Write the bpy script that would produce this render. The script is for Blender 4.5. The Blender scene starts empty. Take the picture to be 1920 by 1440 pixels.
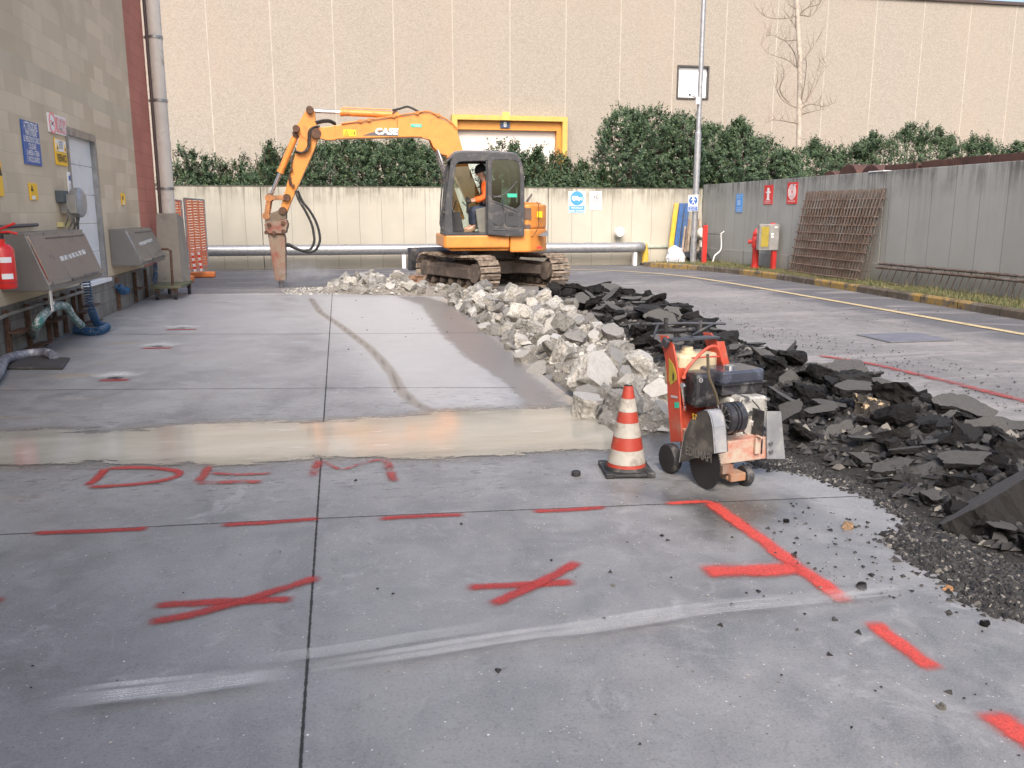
import bpy, bmesh, math, random
import numpy as np
from mathutils import Vector, Matrix, noise
R = math.radians
random.seed(7); rng = np.random.default_rng(7)
S = bpy.context.scene
COL = S.collection
# ------------------------------------------------------------------ camera
F = 1600.0; HC = 1.5; PIT = math.atan(320 / F); TH = R(11.36)
cam_d = bpy.data.cameras.new('camera'); cam = bpy.data.objects.new('camera', cam_d); COL.objects.link(cam)
cam_d.sensor_width = 36; cam_d.lens = 36 * F / 1920; cam_d.clip_end = 500; cam_d.clip_start = 0.05
cam.location = (0, 0, HC); cam.rotation_euler = (R(90) - PIT, 0, -TH)
S.camera = cam
# ------------------------------------------------------------------ sky, sun, exposure
W = bpy.data.worlds.new('World'); S.world = W; W.use_nodes = True
wn = W.node_tree.nodes; wl = W.node_tree.links
sky = wn.new('ShaderNodeTexSky'); sky.sky_type = 'NISHITA'; sky.sun_disc = False
SUN_EL, SUN_AZ = R(42), R(193)           # azimuth clockwise from +Y: the sun stands behind the camera
sky.sun_elevation = SUN_EL; sky.sun_rotation = SUN_AZ; sky.air_density = 1.0; sky.dust_density = 5.5; sky.ozone_density = 1.0
wn['Background'].inputs['Strength'].default_value = 0.15
wl.new(sky.outputs[0], wn['Background'].inputs[0])
sl = bpy.data.lights.new('sun', 'SUN'); sl.energy = 0.8; sl.angle = R(18); sl.color = (1, .97, .94)
so = bpy.data.objects.new('sun', sl); COL.objects.link(so)
sd = Vector((math.sin(SUN_AZ) * math.cos(SUN_EL), math.cos(SUN_AZ) * math.cos(SUN_EL), math.sin(SUN_EL)))
so.rotation_euler = sd.to_track_quat('Z', 'Y').to_euler(); so.location = sd * 60
S.view_settings.view_transform = 'Standard'; S.view_settings.look = 'None'; S.view_settings.gamma = 1
S.view_settings.exposure = 1.1
# ------------------------------------------------------------------ pixel rays (reference photograph is 1920 x 1440)
CV = Vector((0, 0, HC))
FH = Vector((math.sin(TH), math.cos(TH), 0)); RT = Vector((math.cos(TH), -math.sin(TH), 0))
FW = FH * math.cos(PIT) - Vector((0, 0, 1)) * math.sin(PIT); UP = RT.cross(FW)
def ray(x, y): return FW + RT * ((x - 960) / F) + UP * ((720 - y) / F)
def PL(x, y, P, n):
    d = ray(x, y); P = Vector(P); n = Vector(n)
    return CV + d * ((P - CV).dot(n) / d.dot(n))
def G(x, y, z=0.0): return PL(x, y, (0, 0, z), (0, 0, 1))
def pix(P):
    q = Vector(P) - CV; w = q.dot(FW)
    return 960 + F * q.dot(RT) / w, 720 - F * q.dot(UP) / w
def lat(l, d): return Vector((0, 0, 0)) + FH * d + RT * l          # lateral, depth on the ground
class Fr:
    """A local frame turned about z: x forward, y left."""
    def __init__(s, o, ang):
        s.M = Matrix.Translation(o) @ Matrix.Rotation(ang, 4, 'Z'); s.I = s.M.inverted()
    def on(s, x, y, ax, v):
        o = s.I @ CV; d = s.I.to_3x3() @ ray(x, y)
        return o + d * ((v - o[ax]) / d[ax])
    def xz(s, pts, v): return [(lambda q: (q.x, q.z))(s.on(a, b, 1, v)) for a, b in pts]
# ------------------------------------------------------------------ objects
WM = {}                                   # world matrix by object name
ID = Matrix.Identity(4)
def link(name, data, parent=None, M=None):
    o = bpy.data.objects.new(name, data); COL.objects.link(o)
    M = M if M is not None else (WM[parent.name] if parent else ID)
    WM[o.name] = M.copy()
    if parent: o.parent = parent; o.matrix_basis = WM[parent.name].inverted() @ M
    else: o.matrix_basis = M
    return o
def tag(o, label=None, cat=None, group=None, kind=None):
    if label: o['label'] = label
    if cat: o['category'] = cat
    if group: o['group'] = group
    if kind: o['kind'] = kind
    return o
def thing(name, label, cat, M=ID, group=None):
    return tag(link(name, None, None, M), label, cat, group)
class MB:
    def __init__(s): s.v = []; s.f = []; s.at = {}
    def add(s, v, f):
        n = len(s.v); s.v += [tuple(q) for q in v]; s.f += [tuple(i + n for i in q) for q in f]; return s
    def box(s, c, d, rot=None):
        x, y, z = d[0] / 2, d[1] / 2, d[2] / 2; c = Vector(c)
        vs = [Vector(q) for q in ((-x,-y,-z),(x,-y,-z),(x,y,-z),(-x,y,-z),(-x,-y,z),(x,-y,z),(x,y,z),(-x,y,z))]
        if rot is not None:
            m = rot if isinstance(rot, Matrix) else Matrix.Rotation(rot, 3, 'Z'); vs = [m @ q for q in vs]
        return s.add([q + c for q in vs], [(0,3,2,1),(4,5,6,7),(0,1,5,4),(1,2,6,5),(2,3,7,6),(3,0,4,7)])
    def bx(s, a, b): 
        return s.box([(a[i] + b[i]) / 2 for i in range(3)], [abs(b[i] - a[i]) for i in range(3)])
    def prism(s, pts, d):                   # 3-D ring extruded along vector d
        n = len(pts); p = [Vector(q) for q in pts]; d = Vector(d)
        nr = Vector((0, 0, 0))
        for i in range(n): nr += p[i].cross(p[(i + 1) % n])
        if nr.dot(d) > 0: p.reverse()
        v = p + [q + d for q in p]
        return s.add(v, [tuple(range(n)), tuple(range(2 * n - 1, n - 1, -1))] + [(i, i + n, (i + 1) % n + n, (i + 1) % n) for i in range(n)])
    def xz(s, pts, y0, y1): return s.prism([(a, y0, b) for a, b in pts], (0, y1 - y0, 0))
    def yz(s, pts, x0, x1): return s.prism([(x0, a, b) for a, b in pts], (x1 - x0, 0, 0))
    def xy(s, pts, z0, z1): return s.prism([(a, b, z0) for a, b in pts], (0, 0, z1 - z0))
    def ring(s, o, i, y0, y1):              # frame between two loops of (x,z)
        n = len(o); v = [(a, y, b) for y in (y0, y1) for L in (o, i) for a, b in L]; f = []
        for k in range(n):
            j = (k + 1) % n
            f += [(k, j, n + j, n + k), (2*n + k, 3*n + k, 3*n + j, 2*n + j), (k, 2*n + k, 2*n + j, j), (n + k, n + j, 3*n + j, 3*n + k)]
        return s.add(v, f)
    def tube(s, pts, r, n=10, caps=True):
        p = [Vector(q) for q in pts]; rr = r if isinstance(r, (list, tuple)) else [r] * len(p); m = len(p)
        ux = None; v = []
        for i in range(m):
            t = (p[min(i + 1, m - 1)] - p[max(i - 1, 0)]).normalized()
            if ux is None:
                ux = t.orthogonal().normalized()
            else: ux = (ux - t * ux.dot(t)).normalized()
            uy = t.cross(ux)
            v += [p[i] + (ux * math.cos(2 * math.pi * k / n) + uy * math.sin(2 * math.pi * k / n)) * rr[i] for k in range(n)]
        f = [(i * n + k, i * n + (k + 1) % n, (i + 1) * n + (k + 1) % n, (i + 1) * n + k) for i in range(m - 1) for k in range(n)]
        if caps: f += [tuple(range(n - 1, -1, -1)), tuple(range((m - 1) * n, m * n))]
        return s.add(v, f)
    def cyl(s, a, b, r, r2=None, n=20): return s.tube([a, b], [r, r if r2 is None else r2], n)
    def lathe(s, prof, c=(0,0,0), n=24, axis='z'):
        v = []; c = Vector(c)
        for r_, h in prof:
            for k in range(n):
                a = 2 * math.pi * k / n; q = (r_ * math.cos(a), r_ * math.sin(a), h)
                if axis == 'y': q = (q[0], q[2], q[1])
                if axis == 'x': q = (q[2], q[0], q[1])
                v.append(c + Vector(q))
        m = len(prof)
        return s.add(v, [(i*n + k, i*n + (k+1) % n, (i+1)*n + (k+1) % n, (i+1)*n + k) for i in range(m - 1) for k in range(n)] + [tuple(range(n-1,-1,-1)), tuple(range((m-1)*n, m*n))])
    def build(s, name, mt, parent=None, M=None, bev=0, smooth=None, subd=0):
        me = bpy.data.meshes.new(name); me.from_pydata(s.v, [], s.f); me.update()
        bm = bmesh.new(); bm.from_mesh(me); bmesh.ops.recalc_face_normals(bm, faces=bm.faces); bm.to_mesh(me); bm.free()
        me.materials.append(mt); o = link(name, me, parent, M)
        if bev:
            b = o.modifiers.new('b', 'BEVEL'); b.width = bev; b.segments = 2; b.limit_method = 'ANGLE'; b.angle_limit = R(40)
        if subd:
            b = o.modifiers.new('s', 'SUBSURF'); b.levels = b.render_levels = subd
        if smooth is not None:
            me.polygons.foreach_set('use_smooth', [True] * len(me.polygons)); me.set_sharp_from_angle(angle=R(smooth))
        return o
def curve(pts, n=6):                        # Catmull-Rom through 3-D points
    p = [Vector(q) for q in pts]; p = [p[0] * 2 - p[1]] + p + [p[-1] * 2 - p[-2]]; out = []
    for i in range(1, len(p) - 2):
        for k in range(n):
            t = k / n; a, b, c, d = p[i-1:i+3]
            out.append(.5 * ((2*b) + (c - a)*t + (2*a - 5*b + 4*c - d)*t*t + (3*b - a - 3*c + d)*t**3))
    return out + [p[-2]]
def npmesh(name, V, Fc, mt, parent=None, M=None, attrs=None, flat_=False):
    """big meshes: V (n,3), Fc (m,k) arrays"""
    me = bpy.data.meshes.new(name); m, k = Fc.shape
    me.vertices.add(len(V)); me.vertices.foreach_set('co', V.astype('f').ravel())
    me.loops.add(m * k); me.loops.foreach_set('vertex_index', Fc.astype('i').ravel())
    me.polygons.add(m); me.polygons.foreach_set('loop_start', np.arange(0, m * k, k, dtype='i'))
    me.update(calc_edges=True); me.validate()
    for nm, a in (attrs or {}).items():
        at = me.attributes.new(nm, 'FLOAT', 'POINT'); at.data.foreach_set('value', np.asarray(a, 'f'))
    if flat_: me.shade_flat()
    me.materials.append(mt)
    return link(name, me, parent, M)
# ------------------------------------------------------------------ materials
class N:
    def __init__(s, name):
        s.m = bpy.data.materials.new(name); s.m.use_nodes = True; s.t = s.m.node_tree
        s.b = s.t.nodes['Principled BSDF']; s.out = s.t.nodes['Material Output']
        s.tc = s.t.nodes.new('ShaderNodeTexCoord')
    def put(s, sock, v):
        if isinstance(v, bpy.types.NodeSocket): s.t.links.new(v, sock)
        elif isinstance(v, (tuple, list)) and len(v) == 3 and sock.type == 'RGBA': sock.default_value = (*v, 1)
        else: sock.default_value = v
    def nd(s, kind, ins=None, **kw):
        n = s.t.nodes.new('ShaderNode' + kind)
        if kind == 'TexVoronoi' and not (ins and 'Vector' in ins): s.t.links.new(s.tc.outputs['Object'], n.inputs['Vector'])
        for k, v in kw.items(): setattr(n, k, v)
        for k, v in (ins or {}).items(): s.put(n.inputs[k], v)
        return n
    def math(s, op, a, b=0.0, c=0.0, clamp=False):
        return s.nd('Math', {0: a, 1: b, 2: c}, operation=op, use_clamp=clamp).outputs[0]
    def noise(s, scale, detail=4, rough=.55, vec=None, sc3=None, dist=0):
        v = vec or s.tc.outputs['Object']
        if sc3: v = s.nd('Mapping', {0: v, 3: sc3}).outputs[0]
        return s.nd('TexNoise', {'Vector': v, 'Scale': scale, 'Detail': detail, 'Roughness': rough, 'Distortion': dist}).outputs[0]
    def step(s, v, lo, hi):
        return s.nd('MapRange', {0: v, 1: lo, 2: hi, 3: 0.0, 4: 1.0}, interpolation_type='SMOOTHSTEP').outputs[0]
    def lin(s, v, lo, hi, a, b): return s.nd('MapRange', {0: v, 1: lo, 2: hi, 3: a, 4: b}).outputs[0]
    def mix(s, f, a, b, mode='MIX'):
        n = s.nd('Mix', data_type='RGBA', blend_type=mode)
        s.put(n.inputs[0], f); s.put(n.inputs[6], a); s.put(n.inputs[7], b); return n.outputs[2]
    def attr(s, nm): return s.nd('Attribute', attribute_name=nm).outputs['Fac']
    def bump(s, h, st=.3, d=.01, nrm=None):
        n = s.nd('Bump', {'Strength': st, 'Distance': d, 'Height': h})
        if nrm: s.put(n.inputs['Normal'], nrm)
        s.t.links.new(n.outputs[0], s.b.inputs['Normal']); return n.outputs[0]
    def set(s, **kw):
        for k, v in kw.items(): s.put(s.b.inputs[{'col': 'Base Color', 'rough': 'Roughness', 'metal': 'Metallic', 'alpha': 'Alpha', 'spec': 'Specular IOR Level'}[k]], v)
        return s.m
_mc = {}
def mat(name, col, rough=.5, metal=0, var=.25, scale=5, bump=.15, bscale=60, dirt=None, damt=.5, dscale=3, bd=.003):
    if name in _mc: return _mc[name]
    n = N(name); a = n.noise(scale, 5, .6)
    c = n.mix(n.lin(a, .3, .7, 0, 1), tuple(x * (1 - var) for x in col), tuple(min(1, x * (1 + var * .5)) for x in col))
    rg = rough
    if dirt:
        k = n.step(n.noise(dscale, 8, .7, dist=.3), .62 - .35 * damt, .78 - .2 * damt)
        c = n.mix(k, c, dirt); rg = n.lin(k, 0, 1, rough, min(.95, rough + .35))
        if metal: n.set(metal=n.lin(k, 0, 1, metal, .1))
    elif metal: n.set(metal=metal)
    if bump: n.bump(n.noise(bscale, 4), bump, bd)
    _mc[name] = n.set(col=c, rough=rg); return _mc[name]
def glass_mat(name, tint=(.6, .72, .68), alpha=.35):
    n = N(name); t = n.nd('BsdfTransparent', {0: tint}); g = n.nd('BsdfGlossy', {0: (.9, .95, 1.), 'Roughness': .04})
    fr = n.nd('Fresnel', {0: 1.5}); f = n.math('ADD', n.math('MULTIPLY', fr.outputs[0], 1.0), .04)
    mx = n.nd('MixShader', {0: f, 1: t.outputs[0], 2: g.outputs[0]}); n.t.links.new(mx.outputs[0], n.out.inputs[0]); return n.m
BLACK = mat('black_rubber', (.025, .025, .027), .6, var=.4, dirt=(.16, .15, .14), damt=.3, dscale=9)
DARKP = mat('dark_grey_paint', (.045, .047, .055), .42, dirt=(.13, .12, .11), damt=.35, dscale=6)
ORANGE = mat('orange_machine_paint', (.70, .265, .055), .38, var=.12, dirt=(.34, .15, .06), damt=.28, dscale=4)
RUSTY = mat('rusty_pin_steel', (.12, .065, .042), .7, .3, var=.5, scale=20, bump=.4)
CHROME = mat('chromed_rod', (.75, .76, .78), .18, .95, var=.1)
STEEL = mat('weathered_steel', (.33, .33, .33), .4, .8, var=.3, dirt=(.2, .19, .18), damt=.3)
STAIN = mat('brushed_stainless_steel', (.205, .20, .195), .38, .5, var=.10, scale=2, dirt=(.15, .14, .125), damt=.3, dscale=2.5, bump=.05)
GALV = mat('galvanised_steel', (.36, .37, .39), .42, .6, var=.25, scale=14, dirt=(.3, .3, .3), damt=.3)
WHITEP = mat('white_paint', (.78, .78, .78), .4, var=.06)
REDP = mat('red_paint', (.55, .035, .03), .4, var=.2, dirt=(.2, .05, .04), damt=.2)
TRACKM = mat('muddy_track_steel', (.20, .155, .12), .75, .25, var=.4, scale=12, bump=.6, bscale=40, dirt=(.42, .35, .28), damt=.65, dscale=7)
UNDERM = mat('dusty_undercarriage_paint', (.085, .068, .058), .8, var=.4, dirt=(.19, .15, .12), damt=.5, bump=.4)
def flat(name, col, rough=.45): return mat(name, col, rough, var=.05, bump=0)
BLUE = flat('sign_blue', (.02, .10, .36)); LBLUE = flat('sign_light_blue', (.06, .28, .68)); SWHITE = flat('sign_white', (.78, .78, .78)); SRED = flat('sign_red', (.62, .03, .03))
SYEL = flat('sign_yellow', (.85, .50, .02)); INK = flat('sign_black', (.02, .02, .02)); PINK = flat('sign_faded_red', (.80, .27, .27)); GREEN = flat('sticker_green', (.03, .45, .30))
LGREY = flat('faded_lettering', (.42, .42, .44))
# ------------------------------------------------------------------ lettering and signs
def txt(s, h, mt, parent, M, x, y, z=.002, bold=.0, w=None, align='CENTER', shear=0, name='lettering', rot=0):
    cu = bpy.data.curves.new('t', 'FONT'); cu.body = s; cu.size = 1; cu.align_x = align; cu.align_y = 'CENTER'; cu.offset = bold; cu.shear = shear; cu.resolution_u = 3
    ob = bpy.data.objects.new('t', cu); me = bpy.data.meshes.new_from_object(ob); bpy.data.objects.remove(ob); bpy.data.curves.remove(cu)
    co = np.empty(len(me.vertices) * 3, 'f'); me.vertices.foreach_get('co', co); co = co.reshape(-1, 3)
    ext = co.max(0) - co.min(0); sy = h / .72; sx = sy if w is None else w / max(ext[0], 1e-6)
    co[:, 0] *= sx; co[:, 1] *= sy
    c, s_ = math.cos(rot), math.sin(rot); X = co[:, 0] * c - co[:, 1] * s_ + x; Y = co[:, 0] * s_ + co[:, 1] * c + y
    co[:, 0], co[:, 1], co[:, 2] = X, Y, z
    me.vertices.foreach_set('co', co.ravel()); me.materials.clear(); me.materials.append(mt); me.name = name
    return link(name, me, parent, M)
def fr3(O, Rv, Uv):
    Rv = Vector(Rv).normalized(); Uv = Vector(Uv).normalized(); Nv = Rv.cross(Uv); O = Vector(O)
    return Matrix(((Rv.x, Uv.x, Nv.x, O.x), (Rv.y, Uv.y, Nv.y, O.y), (Rv.z, Uv.z, Nv.z, O.z), (0, 0, 0, 1)))
def ell(mb, cx, cy, rx, ry, z0, z1, n=28, a0=0, a1=2 * math.pi):
    mb.xy([(cx + rx * math.cos(a0 + (a1 - a0) * k / n), cy + ry * math.sin(a0 + (a1 - a0) * k / n)) for k in range(n)], z0, z1); return mb
def annul(mb, cx, cy, r0, r1, z0, z1, n=32):
    v = [(cx + r_ * math.cos(2*math.pi*k/n), cy + r_ * math.sin(2*math.pi*k/n), z) for z in (z0, z1) for r_ in (r0, r1) for k in range(n)]; f = []
    for k in range(n):
        j = (k + 1) % n
        f += [(k, n+k, n+j, j), (2*n+k, 2*n+j, 3*n+j, 3*n+k), (k, j, 2*n+j, 2*n+k), (n+k, 3*n+k, 3*n+j, n+j)]
    return mb.add(v, f)
def plate(name, label, cat, M, w, h, mt, th=.012, group=None, bev=0):
    return tag(MB().bx((0, 0, 0), (w, h, th)).build(name, mt, None, M, bev=bev), label, cat, group)
XW, XR, YB, YF = -3.45, 10.75, 24.5, 38.0
def on_left(x0, y0, x1, y1):   # sign frame on left wall from top-left and bottom-right pixels
    a = PL(x0, y0, (XW, 0, 0), (1, 0, 0)); b = PL(x1, y1, (XW, 0, 0), (1, 0, 0))
    return fr3((XW + .004, a.y, b.z), (0, 1, 0), (0, 0, 1)), b.y - a.y, a.z - b.z
def on_back(x0, y0, x1, y1):
    a = PL(x0, y0, (0, YB, 0), (0, 1, 0)); b = PL(x1, y1, (0, YB, 0), (0, 1, 0))
    return fr3((a.x, YB - .004, b.z), (1, 0, 0), (0, 0, 1)), b.x - a.x, a.z - b.z
def on_right(x0, y0, x1, y1):
    a = PL(x0, y0, (XR, 0, 0), (1, 0, 0)); b = PL(x1, y1, (XR, 0, 0), (1, 0, 0))
    return fr3((XR - .004, a.y, b.z), (0, -1, 0), (0, 0, 1)), a.y - b.y, a.z - b.z
# ================================================================== GROUND
def sdist(P, X, Y):                        # signed distance to polygon, negative inside
    P = np.array(P, float); d = np.full(X.shape, 1e9); ins = np.zeros(X.shape, bool)
    for i in range(len(P)):
        a, b = P[i], P[(i + 1) % len(P)]; e = b - a
        t = np.clip(((X - a[0]) * e[0] + (Y - a[1]) * e[1]) / (e @ e + 1e-12), 0, 1)
        d = np.minimum(d, np.hypot(X - a[0] - t * e[0], Y - a[1] - t * e[1]))
        c = ((a[1] > Y) != (b[1] > Y)) & (X < (b[0] - a[0]) * (Y - a[1]) / (b[1] - a[1] + 1e-12) + a[0]); ins ^= c
    return np.where(ins, -d, d)
def ldist(P, X, Y):
    P = np.array(P, float); d = np.full(X.shape, 1e9)
    for i in range(len(P) - 1):
        a, b = P[i], P[i + 1]; e = b - a
        t = np.clip(((X - a[0]) * e[0] + (Y - a[1]) * e[1]) / (e @ e + 1e-12), 0, 1)
        d = np.minimum(d, np.hypot(X - a[0] - t * e[0], Y - a[1] - t * e[1]))
    return d
def gp(pts): return [tuple(G(*p)[:2]) for p in pts]
def gridmesh(x0, x1, y0, y1, st):
    nx, ny = int(round((x1 - x0) / st)) + 1, int(round((y1 - y0) / st)) + 1
    X, Y = np.meshgrid(np.linspace(x0, x1, nx), np.linspace(y0, y1, ny)); i = np.arange(nx * ny).reshape(ny, nx)
    Fc = np.stack([i[:-1, :-1], i[:-1, 1:], i[1:, 1:], i[1:, :-1]], -1).reshape(-1, 4)
    return X.ravel(), Y.ravel(), Fc
# --- asphalt, one sheet to the horizon
def asphalt_mat():
    n = N('worn_asphalt'); o = n.tc.outputs['Object']
    big = n.noise(.5, 6, .6, sc3=(1, .45, 1)); fine = n.noise(90, 3, .7); mid = n.noise(7, 6, .7)
    base = n.mix(n.lin(big, .3, .7, 0, 1), (.155, .15, .15), (.29, .278, .27))
    base = n.mix(n.lin(mid, .35, .7, 0, .6), base, (.115, .11, .112))
    sx = n.nd('SeparateXYZ', {0: o})
    x, y = sx.outputs[0], sx.outputs[1]
    wob = n.lin(n.noise(1.2, 5), 0, 1, -.5, .5)
    strip = n.step(n.math('ADD', x, wob), 7.75, 8.15)
    far = n.step(n.math('ADD', y, n.math('MULTIPLY', wob, 3.0)), 17.2, 19.5)
    dk = n.math('MAXIMUM', strip, n.math('MULTIPLY', far, .9))
    base = n.mix(n.math('MULTIPLY', dk, .85), base, n.mix(n.lin(mid, .3, .7, 0, 1), (.075, .078, .09), (.12, .12, .13)))
    sw = n.noise(1.1, 5, .6, sc3=(.35, 1.6, 1), dist=1.2)
    base = n.mix(n.math('MULTIPLY', n.step(sw, .52, .64), .6), base, (.30, .28, .27))
    base = n.mix(n.math('MULTIPLY', n.step(fine, .55, .75), .5), base, (.33, .32, .31))
    v = n.nd('TexVoronoi', {'Scale': 22}).outputs['Distance']
    base = n.mix(n.math('MULTIPLY', n.math('SUBTRACT', 1, n.step(v, .05, .1)), .8), base, (.5, .49, .46))
    rg = n.lin(mid, .3, .7, .55, .85)
    n.bump(fine, .5, .004); return n.set(col=base, rough=rg, spec=.35)
ASPH = asphalt_mat()
tag(MB().add([(-80, -40, -.006), (120, -40, -.006), (120, 160, -.006), (-80, 160, -.006)], [(0, 1, 2, 3)]).build('ground', ASPH), kind='structure')
# --- concrete apron with its wet and dirty patches and painted sheen
DRK = gp([(1073,768),(1035,742),(975,672),(905,612),(862,575),(800,556),(745,556),(790,572),(815,610),(835,632),(862,660),(905,690),(945,715),(975,742),(985,766)])
SHN = gp([(560,552),(790,552),(900,600),(960,650),(1060,740),(1060,790),(830,800),(720,800),(640,740),(590,650),(560,590)])
SAWW = gp([(1130,905),(1500,925),(1560,950),(1470,1010),(1330,1030),(1240,960),(1150,925)])
EDGE = gp([(800,556),(862,575),(905,612),(975,672),(1073,768),(1160,818),(1050,700),(960,625),(880,575),(845,562)])
WALLD = [(-3.5, -2), (-2.75, 4), (-2.9, 9), (-3.2, 13), (-3.5, 17)]
BACKW = gp([(340,552),(600,552),(830,556),(820,540),(400,536)])
TRAIL = gp([(583,560),(600,585),(640,612),(690,650),(715,676),(735,700),(750,730),(775,755),(810,772)])
PUDD_O = gp([(-120,800),(0,812),(100,806),(190,812),(253,806),(348,799),(380,795),(470,792),(560,793),(606,790),(680,786),(757,783),(830,771),(910,768),(987,767),(1073,766),(1240,818),(1240,850),(1110,843),(1000,850),(900,858),(760,860),(673,858),(602,859),(515,866),(420,874),(352,871),(277,870),(182,868),(60,872),(-120,868)])
def concrete_mat():
    n = N('power_floated_concrete')
    big = n.noise(.55, 7, .62, dist=.4); mid = n.noise(3.2, 8, .68, dist=.6); fine = n.noise(60, 4, .7)
    sm = n.noise(1.6, 6, .6, sc3=(1, .35, 1), dist=.8)
    c = n.mix(n.lin(big, .32, .68, 0, 1), (.098, .099, .102), (.262, .262, .262))
    c = n.mix(n.lin(mid, .35, .68, 0, .65), c, (.295, .295, .295))
    c = n.mix(n.math('MULTIPLY', n.step(sm, .5, .68), .6), c, (.125, .126, .13))
    bl = n.noise(2.1, 9, .75, dist=1.2)
    c = n.mix(n.math('MULTIPLY', n.step(bl, .56, .66), .55), c, (.35, .35, .352))
    cl = n.noise(8, 7, .7, dist=.8); c = n.mix(n.math('MULTIPLY', n.step(cl, .50, .66), .35), c, (.30, .302, .308)); c = n.mix(n.math('MULTIPLY', n.step(n.noise(6.3, 8, .75, dist=1.), .55, .66), .4), c, (.13, .13, .133))
    gn = n.noise(130, 3, .8); c = n.mix(n.math('MULTIPLY', n.step(gn, .50, .64), .4), c, (.34, .342, .348)); c = n.mix(n.math('MULTIPLY', n.step(n.noise(75, 3, .8), .53, .66), .45), c, (.09, .09, .092))
    rg = n.lin(mid, .3, .7, .36, .62)
    w = n.lin(n.noise(3.5, 8, .7), 0, 1, -.5, .5); w2 = n.lin(n.noise(14, 5, .7, sc3=(1, .5, 1)), 0, 1, -.12, .12)
    def reg(nm, k=.3, e0=-.03, e1=.04):
        return n.math('SUBTRACT', 1, n.step(n.math('ADD', n.math('ADD', n.attr(nm), n.math('MULTIPLY', w, k)), w2), e0, e1))
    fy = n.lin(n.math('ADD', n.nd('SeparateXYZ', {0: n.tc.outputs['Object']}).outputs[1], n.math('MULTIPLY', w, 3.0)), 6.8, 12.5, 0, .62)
    c = n.mix(fy, c, n.mix(n.lin(mid, .3, .7, 0, 1), (.33, .332, .34), (.47, .472, .48)))  # far slab paled in colour to stand for its wet reflection
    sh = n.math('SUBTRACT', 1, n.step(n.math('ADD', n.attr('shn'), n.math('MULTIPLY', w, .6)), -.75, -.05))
    c = n.mix(n.math('MULTIPLY', sh, .55), c, (.50, .505, .515)); rg = n.lin(sh, 0, 1, 0, 0) if False else n.mix(sh, rg, (.36, .36, .36))  # sky sheen on the wet film painted in as a paler colour
    dk = reg('drk', .3)
    c = n.mix(n.math('MULTIPLY', dk, .75), c, (.15, .14, .135)); rg = n.mix(dk, rg, (.3, .3, .3))
    ed = reg('edg', .2, -.1, .1)
    c = n.mix(n.math('MULTIPLY', ed, .8), c, (.40, .35, .29))
    sw = reg('saw', .6, -.34, .1)
    c = n.mix(n.math('MULTIPLY', sw, .9), c, (.062, .06, .058)); rg = n.mix(n.math('MULTIPLY', sw, .9), rg, (.2, .2, .2))
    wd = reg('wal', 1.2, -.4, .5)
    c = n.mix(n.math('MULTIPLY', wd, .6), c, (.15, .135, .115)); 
    oc = n.math('MULTIPLY', n.step(n.noise(1.3, 7, .7, sc3=(.7, 2.2, 1)), .56, .68), n.math('SUBTRACT', 1, n.step(n.attr('wal'), .2, 1.6)))
    c = n.mix(n.math('MULTIPLY', oc, .5), c, (.36, .27, .15))
    bw = reg('bck', .8, -.3, .3)
    c = n.mix(n.math('MULTIPLY', bw, .5), c, (.4, .4, .42)); rg = n.mix(bw, rg, (.25, .25, .25))
    tr = n.math('SUBTRACT', 1, n.step(n.math('ADD', n.attr('trl'), n.math('MULTIPLY', w, .07)), .035, .075))
    tr2 = n.math('SUBTRACT', 1, n.step(n.math('ADD', n.attr('trl'), n.math('MULTIPLY', w, .05)), .008, .03))
    c = n.mix(n.math('MULTIPLY', tr, .7), c, (.20, .175, .14)); c = n.mix(n.math('MULTIPLY', tr2, .6), c, (.09, .08, .07))
    # damp rim of the slurry and its flecked drying edge
    pd = n.math('ADD', n.attr('pud'), n.math('MULTIPLY', w, .25))
    fl = n.noise(16, 6, .75, sc3=(.55, 1.6, 1), dist=.7)
    fk = n.math('MULTIPLY', n.math('SUBTRACT', 1, n.step(n.attr('pud'), .2, 1.3)), n.step(fl, .555, .61))
    c = n.mix(n.math('MULTIPLY', fk, .8), c, (.085, .085, .085))
    rim = n.math('SUBTRACT', 1, n.step(pd, -.02, .22)); c = n.mix(n.math('MULTIPLY', rim, .75), c, (.105, .10, .095)); rg = n.mix(rim, rg, (.2, .2, .2))
    for sc, th_, col in ((7, .035, (.75, .75, .73)), (19, .07, (.72, .72, .70)), (31, .1, (.62, .62, .6)), (11.3, .04, (.04, .04, .04))):
        v = n.nd('TexVoronoi', {'Scale': sc, 'Vector': n.nd('Mapping', {0: n.tc.outputs['Object'], 1: (sc, sc * .7, 0)}).outputs[0]})
        ok = n.math('GREATER_THAN', n.nd('SeparateColor', {0: v.outputs['Color']}).outputs[0], .55)
        c = n.mix(n.math('MULTIPLY', n.math('MULTIPLY', ok, n.math('SUBTRACT', 1, n.step(v.outputs['Distance'], th_ * .6, th_))), .85), c, col)
    scr = n.noise(34, 3, .8, sc3=(.12, 1, 1), dist=2.5)
    c = n.mix(n.math('MULTIPLY', n.step(scr, .70, .74), .25), c, (.55, .55, .55))
    n.bump(n.math('ADD', fine, n.math('MULTIPLY', mid, 2)), .16, .003)
    return n.set(col=c, rough=rg, spec=.5)
X, Y, Fc = gridmesh(XW, 2.81, -4, 17.0, .06)
cx, cy = X[Fc].mean(1), Y[Fc].mean(1)
Fc = Fc[~((cx > 1.83) & (cy > 5.52))]
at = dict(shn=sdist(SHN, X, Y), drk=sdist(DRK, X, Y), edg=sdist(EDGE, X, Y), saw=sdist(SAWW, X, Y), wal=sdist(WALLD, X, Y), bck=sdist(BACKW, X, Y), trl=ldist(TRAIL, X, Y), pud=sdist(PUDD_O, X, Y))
CONC = concrete_mat()
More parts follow.
